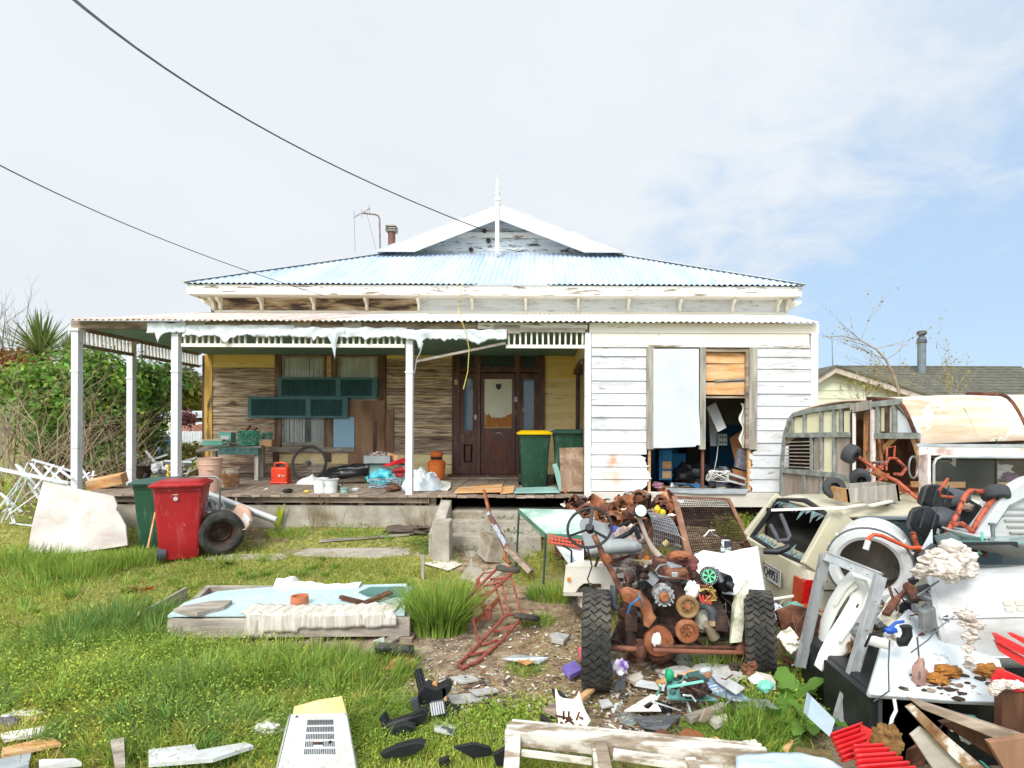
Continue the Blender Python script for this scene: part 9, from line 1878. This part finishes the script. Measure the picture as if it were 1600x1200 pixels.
def blades(name,pos,h,w,lean_,mat,seed,bend=.5,label=None,kind='stuff',segs=3):
 """pos (n,3); h,w,lean_ arrays; each blade a tapering bent strip"""
 rng=np.random.default_rng(seed);n=len(pos);a=rng.uniform(0,2*np.pi,n);side=np.stack([np.cos(a),np.sin(a),np.zeros(n)],1)
 ld=rng.uniform(0,2*np.pi,n)if not isinstance(lean_,tuple)else None
 if isinstance(lean_,tuple):dirx,l=lean_;d=dirx
 else:d=np.stack([np.cos(ld),np.sin(ld),np.zeros(n)],1);l=lean_
 V=[];
 for k in range(segs+1):
  t=k/segs;c=pos+d*(l*h*(t**1.7))[:,None]+np.array([0,0,1.])*(h*(t-bend*l*t*t*.6))[:,None]
  ww=(w*(1-t)**.7)[:,None]
  if k<segs:V+=[c-side*ww,c+side*ww]
  else:V+=[c]
 V=np.stack(V,1);m=V.shape[1];base=np.arange(n)[:,None]*m;F_=[]
 for k in range(segs-1):F_+=[base+np.array([2*k,2*k+1,2*k+3]),base+np.array([2*k,2*k+3,2*k+2])]
 F_+=[base+np.array([2*segs-2,2*segs-1,2*segs])]
 o=fastmesh(name,V.reshape(-1,3),np.concatenate(F_),mat,kind)
 if label:o['label']=label
 return o
def sample(n,region=None,seed=0,test=None,z=.0):
 rng=np.random.default_rng(seed);out=[]
 while len(out)<n:
  if region:cx,cy,rx,ry=region;px,py=cx+rng.normal()*rx*.5,cy+rng.normal()*ry*.5
  if py<745:continue
  p=G(px,py);
  if test and rng.random()>test(p.x,p.y):continue
  out.append((p.x,p.y,p.z+z))
 return np.array(out)
M_lawn=leafmat('short_lawn_grass','a9a644','ccc063',.35,.3);M_tall=leafmat('tall_grass','6e8f33','abbd5a',.42,.35);M_tall2=leafmat('bluish_tall_grass','5c8038','93ad5c',.4,.35)
M_straw=leafmat('dry_straw','a68f62','cdb98c',.3,.2);M_weed=leafmat('weed_leaf','86a036','b8c455',.4,.3);M_weedy=leafmat('yellow_weed','a59c26','c9bd3d',.3,.3)
rng=np.random.default_rng(3);pos=[]
for(x0,x1,y0,y1,n)in((-7.5,1.0,2.6,5.0,60000),(-9,1.2,5.0,8.25,62000),(.9,7,2.6,8.0,16000),(-16,-6.5,8,16,9000),(4.2,12,7,14,6000)):
 X=rng.uniform(x0,x1,n);Y=rng.uniform(y0,y1,n)
 for x,y in zip(X,Y):
  px=VX+x/y*F
  if px<-60 or px>1680:continue
  l=lush(x,y)
  if rng.random()<(l-.25)*1.25:pos.append((x,y,gz(x,y)if y<60 else .2))
pos=np.array(pos);n=len(pos);k_=rng.uniform(0,1,n)
q=np.array([fbm(p[0],p[1],.8,11)for p in pos])
h=rng.uniform(.02,.055,n)*(1+.9*np.clip(q,-.5,1));sel=q+rng.normal(0,.25,n)>.12
blades('grass_lawn',pos[sel],h[sel]*1.3,rng.uniform(.003,.006,sel.sum()),rng.uniform(.2,1,sel.sum()),leafmat('green_lawn_grass','8aa43d','b8bf58',.35,.3),4,segs=2,label='green patches of mown looking lawn')
blades('grass_lawn',pos[~sel],h[~sel],rng.uniform(.003,.006,(~sel).sum()),rng.uniform(.2,1,(~sel).sum()),M_lawn,5,segs=2,label='yellowish short lawn grass')
def leafscatter(name,pts,s,mat,seed,hmax=.06,label=None,up=.7):
 rng=np.random.default_rng(seed);m=len(pts);nrm=rng.normal(size=(m,3))*.6;nrm[:,2]=up;nrm/=np.linalg.norm(nrm,axis=1)[:,None]
 a=np.cross(nrm,rng.normal(size=(m,3)));a/=np.linalg.norm(a,axis=1)[:,None];b=np.cross(nrm,a);ss=s*rng.uniform(.5,1.5,m)[:,None];c=pts+np.array([0,0,1.])*(rng.uniform(.2,1,m)*hmax)[:,None]
 V=np.stack([c-a*ss,c+b*ss*.5,c+a*ss,c-b*ss*.5],1).reshape(-1,3);o=fastmesh(name,V,np.arange(m*4).reshape(m,4),mat,'stuff')
 if label:o['label']=label
i=rng.choice(n,min(n,13000),replace=False);leafscatter('ground_weeds',pos[i]+rng.normal(0,.01,(len(i),3))*[1,1,0],.009,M_weedy,3,.03,'yellow flowering ground weeds in the lawn')
for k,(cx,cy,rx,ry,n_,s,hm,mt,lb)in enumerate(((200,1055,260,90,24000,.0085,.14,M_weed,'drift of leafy green weeds in the left foreground'),(120,1090,200,60,3500,.008,.1,M_weedy,'yellowish weeds at the lower left'),(330,1120,240,60,9000,.0075,.07,M_weed,'low weeds around the plastic casing'),(620,1150,200,60,9000,.0065,.05,M_weed,'clover-like weeds around the black scrap'),(820,1120,90,30,3500,.01,.06,M_weed,'weeds left of the litter'),(760,800,90,24,2500,.018,.14,leafmat('step_weed','61762f','8a7a45',.35),'weeds growing over the steps'),(800,835,60,28,2500,.018,.22,M_leafB,'dark weeds beside the green table'),(700,855,70,14,2500,.014,.1,M_leafB,'dark weeds at the foot of the end block'),(700,768,18,6,900,.02,.2,M_weed,'bright green weed on top of the kerb'),(560,815,140,12,3000,.014,.08,M_weed,'weeds along the foundation wall'),(1230,1080,90,40,2500,.014,.1,M_weed,'weeds around the dock plant'),(30,780,60,30,2500,.03,.3,M_weed,'green weeds under the lattice'),(1170,825,60,26,1800,.02,.25,leafmat('gate_weed','9aa53a','c4a53c',.35),'yellow green weeds behind the mesh gate'))):
 leafscatter('weeds',sample(n_,(cx,cy,rx,ry),100+k,(lambda x,y:min(1,.3+lush(x,y)))if k not in(5,6,7,8)else None),s,mt,k,hm,lb)
def tuft(px,py,n,hh,rad,mat,label,seed,w=.006,out_=.9,group=None,base=None,dirb=(0,0)):
 rng=np.random.default_rng(seed);c=base if base is not None else G(px,py);r=rad*np.sqrt(rng.random(n));a=rng.uniform(0,6.283,n)
 pos=np.stack([c.x+r*np.cos(a),c.y+r*np.sin(a)*.8,np.full(n,c.z-.01)],1);d=np.stack([np.cos(a)+rng.normal(0,.35,n)+dirb[0],np.sin(a)+rng.normal(0,.35,n)+dirb[1],np.zeros(n)],1);d/=np.linalg.norm(d,axis=1)[:,None]
 h=hh*rng.uniform(.5,1.1,n);o=blades('grass_tuft',pos-np.array(c),h,w*rng.uniform(.6,1.3,n),(d,out_*rng.uniform(.1,1.0,n)*(.4+.6*r/rad)),mat,seed,segs=5,bend=.75,kind=None)
 o.location=c;props(o,label,'grass tuft',group);return o
tuft(685,985,1500,.50,.24,M_tall,'tall bright grass tuft at the right end of the bed frame',1,.008)
for k,(px,py,n,hh,rad,mt,lb,db)in enumerate(((190,985,900,.34,.45,M_tall2,'dark bluish grass clump bending right, upper left lawn',(.5,-.2)),(110,1010,700,.28,.4,M_tall2,'wide grass clump left of the bending one',(.2,0)),(255,1000,500,.28,.3,M_tall2,'grass clump touching the plank on edge',(.4,0)),(290,1085,420,.25,.22,M_tall2,'coarse dark clump in the middle of the weeds',(-.4,0)),(400,1060,800,.24,.4,M_tall,'grass clump in front of the bed frame, left',(0,0)),(480,1055,800,.24,.4,M_tall,'grass clump in front of the bed frame, middle',(0,0)),(560,1060,700,.22,.38,M_tall,'grass clump in front of the bed frame, right',(.2,0)),(120,890,900,.24,.6,M_tall,'long grass along the foot of the grey board',(.2,0)),(210,878,700,.22,.4,M_tall,'long grass in front of the green bin',(0,0)),(30,880,800,.26,.6,M_tall,'long grass at the far left below the lattice',(0,0)),(60,920,500,.16,.5,M_tall,'shorter grass at the left edge',(0,0)),(450,835,400,.16,.3,M_tall,'grass below the young plant by the porch',(0,0)),(560,832,500,.12,.5,M_tall,'grass strip along the foundation',(0,0)),(680,865,260,.12,.2,M_tall,'small grass clump by the end block',(0,0)),(868,935,900,.2,.3,M_tall,'green grass under the metal table',(0,0)),(840,975,260,.12,.16,M_tall,'small clump right of the hand trolley',(0,0)),(820,1050,240,.1,.14,M_tall,'small clump below the curved grey scrap',(0,0)),(270,1120,450,.2,.3,M_tall2,'coarse clump above the white casing, bent left',(-.5,0)),(210,1160,400,.14,.3,M_tall,'clump around the grey stake',(0,0)),(1180,1130,600,.2,.28,M_tall,'bright grass clump left of the dock leaves',(0,0)),(1150,1165,500,.14,.28,M_tall,'low grass above the pale blue metal',(0,0)),(1120,1050,260,.26,.2,M_tall,'thin grass growing through the axle',(-.3,0)),(1200,1030,260,.24,.14,M_straw,'dry straw stalks in front of the right tyre',(.1,0)),(1150,838,420,.35,.25,M_tall,'grass behind the mesh gate',(0,0)),(1190,820,300,.3,.25,M_weedy,'yellowish grass at the corner of the house',(0,0)),(1030,870,300,.2,.2,M_tall,'grass under the wire basket',(0,0)),(620,915,200,.12,.2,M_tall,'grass behind the glass sheet',(0,0)),(250,1175,300,.12,.3,M_tall,'grass poking over the cracked white casing',(0,0)),(330,875,300,.1,.4,M_tall,'grass edge in front of the car wheel',(0,0)),(1240,1010,240,.2,.12,M_tall,'thin grass left of the aluminium frame',(0,0)),(520,1090,500,.12,.4,M_tall,'lower grass behind the appliance casing',(0,0)),(330,1180,400,.1,.3,M_tall,'grass left of the appliance casing',(0,0)))):
 tuft(px,py,n,hh,rad,mt,lb,20+k,dirb=db,w=.0055)
for k,(cx,cy,rx,ry,nc,hh,mt)in enumerate(((230,1040,330,90,130,.22,M_tall),(300,1100,330,80,80,.19,M_tall2),(120,930,260,60,36,.15,M_tall),(480,900,240,40,26,.1,M_tall),(560,1110,160,50,26,.13,M_tall),(1170,1120,120,50,16,.15,M_tall),(250,1120,300,90,30,.14,leafmat('yellowing_grass','a3a045','c9be68',.3,.3)))):
 cc=sample(nc,(cx,cy,rx,ry),500+k,lambda x,y:lush(x,y)**2);rg=np.random.default_rng(500+k);per=60;ps=np.repeat(cc,per,0);m=len(ps);sp_=np.repeat(rg.uniform(.03,.09,nc),per);ang=rg.uniform(0,6.283,m);ps=ps+np.stack([np.cos(ang)*sp_*rg.random(m),np.sin(ang)*sp_*rg.random(m),np.zeros(m)],1)
 bias=np.repeat(rg.normal(0,.8,(nc,2)),per,0);d=np.stack([np.cos(ang)+bias[:,0],np.sin(ang)+bias[:,1],np.zeros(m)],1);d/=np.linalg.norm(d,axis=1)[:,None]
 blades('grass_clumps',ps,hh*np.repeat(rg.uniform(.5,1.25,nc),per)*rg.uniform(.5,1.1,m),rg.uniform(.003,.0065,m),(d,rg.uniform(.25,1.25,m)),mt,500+k,segs=4,bend=.8,label='scattered clumps of long grass')
for k,(cx,cy,rx,ry,n_,hh,mt)in enumerate(((220,1050,300,90,9000,.14,M_tall),(350,1130,300,70,6000,.1,M_tall),(150,1120,260,70,4000,.09,M_lawn),(600,1130,160,50,3000,.08,M_tall),(200,900,300,50,5000,.07,M_tall),(480,890,260,25,3000,.06,M_tall),(250,1050,400,120,3500,.1,M_straw),(300,900,380,50,5000,.04,M_straw),(1180,1120,140,50,2600,.09,M_tall))):
 ps=sample(n_,(cx,cy,rx,ry),700+k,lambda x,y:lush(x,y));m=len(ps);rg=np.random.default_rng(90+k);blades('grass_growth',ps,hh*rg.uniform(.4,1.2,m),rg.uniform(.0025,.005,m),rg.uniform(.3,1.4,m),mt,90+k,segs=3,bend=.5,label='loose grass growing through the weeds')
for k,(cx,cy,rx,ry,n_)in enumerate(((870,1000,90,90,5200),(960,1085,200,40,3500),(1180,1030,120,50,2200),(800,900,90,40,900),(380,830,120,20,900),(1130,860,90,25,900))):
 ps=sample(n_,(cx,cy,rx,ry),300+k,z=.005);m=len(ps);rg=np.random.default_rng(k);blades('straw_litter',ps,rg.uniform(.01,.03,m),rg.uniform(.0015,.003,m),rg.uniform(2,6,m),M_straw,k,segs=3,bend=.1,label='dry straw lying on bare ground')
t=thing('dead_stalks','thin dead stalks standing in front of the foundation wall','dead weeds',G(500,826));mb=MB();rng2=random.Random(6)
for k in range(40):
 px=rng2.choice([490,500,530,640,655,668,680,690])+rng2.uniform(-6,6);b=G(px,828);twigs(mb,b,(rng2.uniform(-.4,.4),0,1),rng2.uniform(.2,.5),.004,1,.4,.1,3,rng2,3,(1,2))
build(mb,'stalks',M_straw,t,kind='stuff')
t=thing('dead_stalks','reddish dry weed stalks beside the right tyre of the chassis','dead weeds',G(1190,1050));mb=MB()
for k in range(26):b=G(rng2.uniform(1130,1240),rng2.uniform(1025,1065));twigs(mb,b,(rng2.uniform(-.5,.5),0,1),rng2.uniform(.15,.4),.004,2,.5,.1,3,rng2,3,(1,2))
build(mb,'stalks',M_bark,t,kind='stuff')
def broad(px,py,n,ln,w,label,mat,seed,name='dock_plant',bend=1.0,elev=(.2,1.1),cat='plant'):
 rng=random.Random(seed);b=G(px,py);t=thing(name,label,cat,b);first=None
 for k in range(n):
  a=k/n*6.283+rng.uniform(-.3,.3);e=rng.uniform(*elev);d=Vector((math.cos(a)*math.cos(e),math.sin(a)*math.cos(e),math.sin(e)));L0=ln*rng.uniform(.6,1.1);p=Vector(b);vs=[];fs=[];sd=Vector((-math.sin(a),math.cos(a),0));S=9
  for i in range(S+1):
   tt=i/S;ww=w*(math.sin(min(1,max(0,(tt-.12)/.88))*math.pi)**.7)*(1+.18*math.sin(i*2.5))+.004;wob=.18*ww*math.sin(i*2.1+k)
   vs+=[p-sd*ww+Vector((0,0,.25*ww+wob)),p,p+sd*ww+Vector((0,0,.25*ww-wob))];p=p+d*L0/S;d=(d+Vector((0,0,-.16*bend*(.4+tt)))).normalized()
  for i in range(S):q=i*3;fs+=[(q,q+1,q+4,q+3),(q+1,q+2,q+5,q+4)]
  mb=MB();mb.add(vs,fs);build(mb,'leaf',mat,t,smooth=True)
M_dock=leafmat('dock_leaf','4c7a2e','709a42',.3,.3)
broad(1235,1105,11,.36,.055,'broad leaved dock plant by the slate blue panel, largest leaves',M_dock,1);broad(1210,1130,8,.26,.042,'smaller dock plant left of the slate blue panel',M_dock,2);broad(1270,1145,7,.25,.045,'dock leaves spreading below the slate blue panel',M_dock,3);broad(1262,1062,6,.25,.045,'dock leaves under the white arch',M_dock,4)
broad(435,828,7,.38,.022,'young yellow green plant with upright leaves in front of the porch',leafmat('lime_leaf','9bb52c','c6cf4c',.3,.4),5,'young_plant',.6,(.9,1.5))
broad(355,885,9,.14,.02,'dark dock rosette on the lawn right of the red bin',M_leafB,6);broad(215,925,9,.13,.02,'reddish rosette with orange leaves in the middle of the lawn',leafmat('reddish_dock','80532a','a06d33',.4),7);broad(235,922,6,.1,.018,'small orange red rosette beside the reddish one',leafmat('orange_dock','a8441f','c6692c',.3),8);broad(80,905,7,.13,.02,'brownish rosette at the left of the lawn',leafmat('brownish_dock','5c5a2a','7d6b35',.4),9)
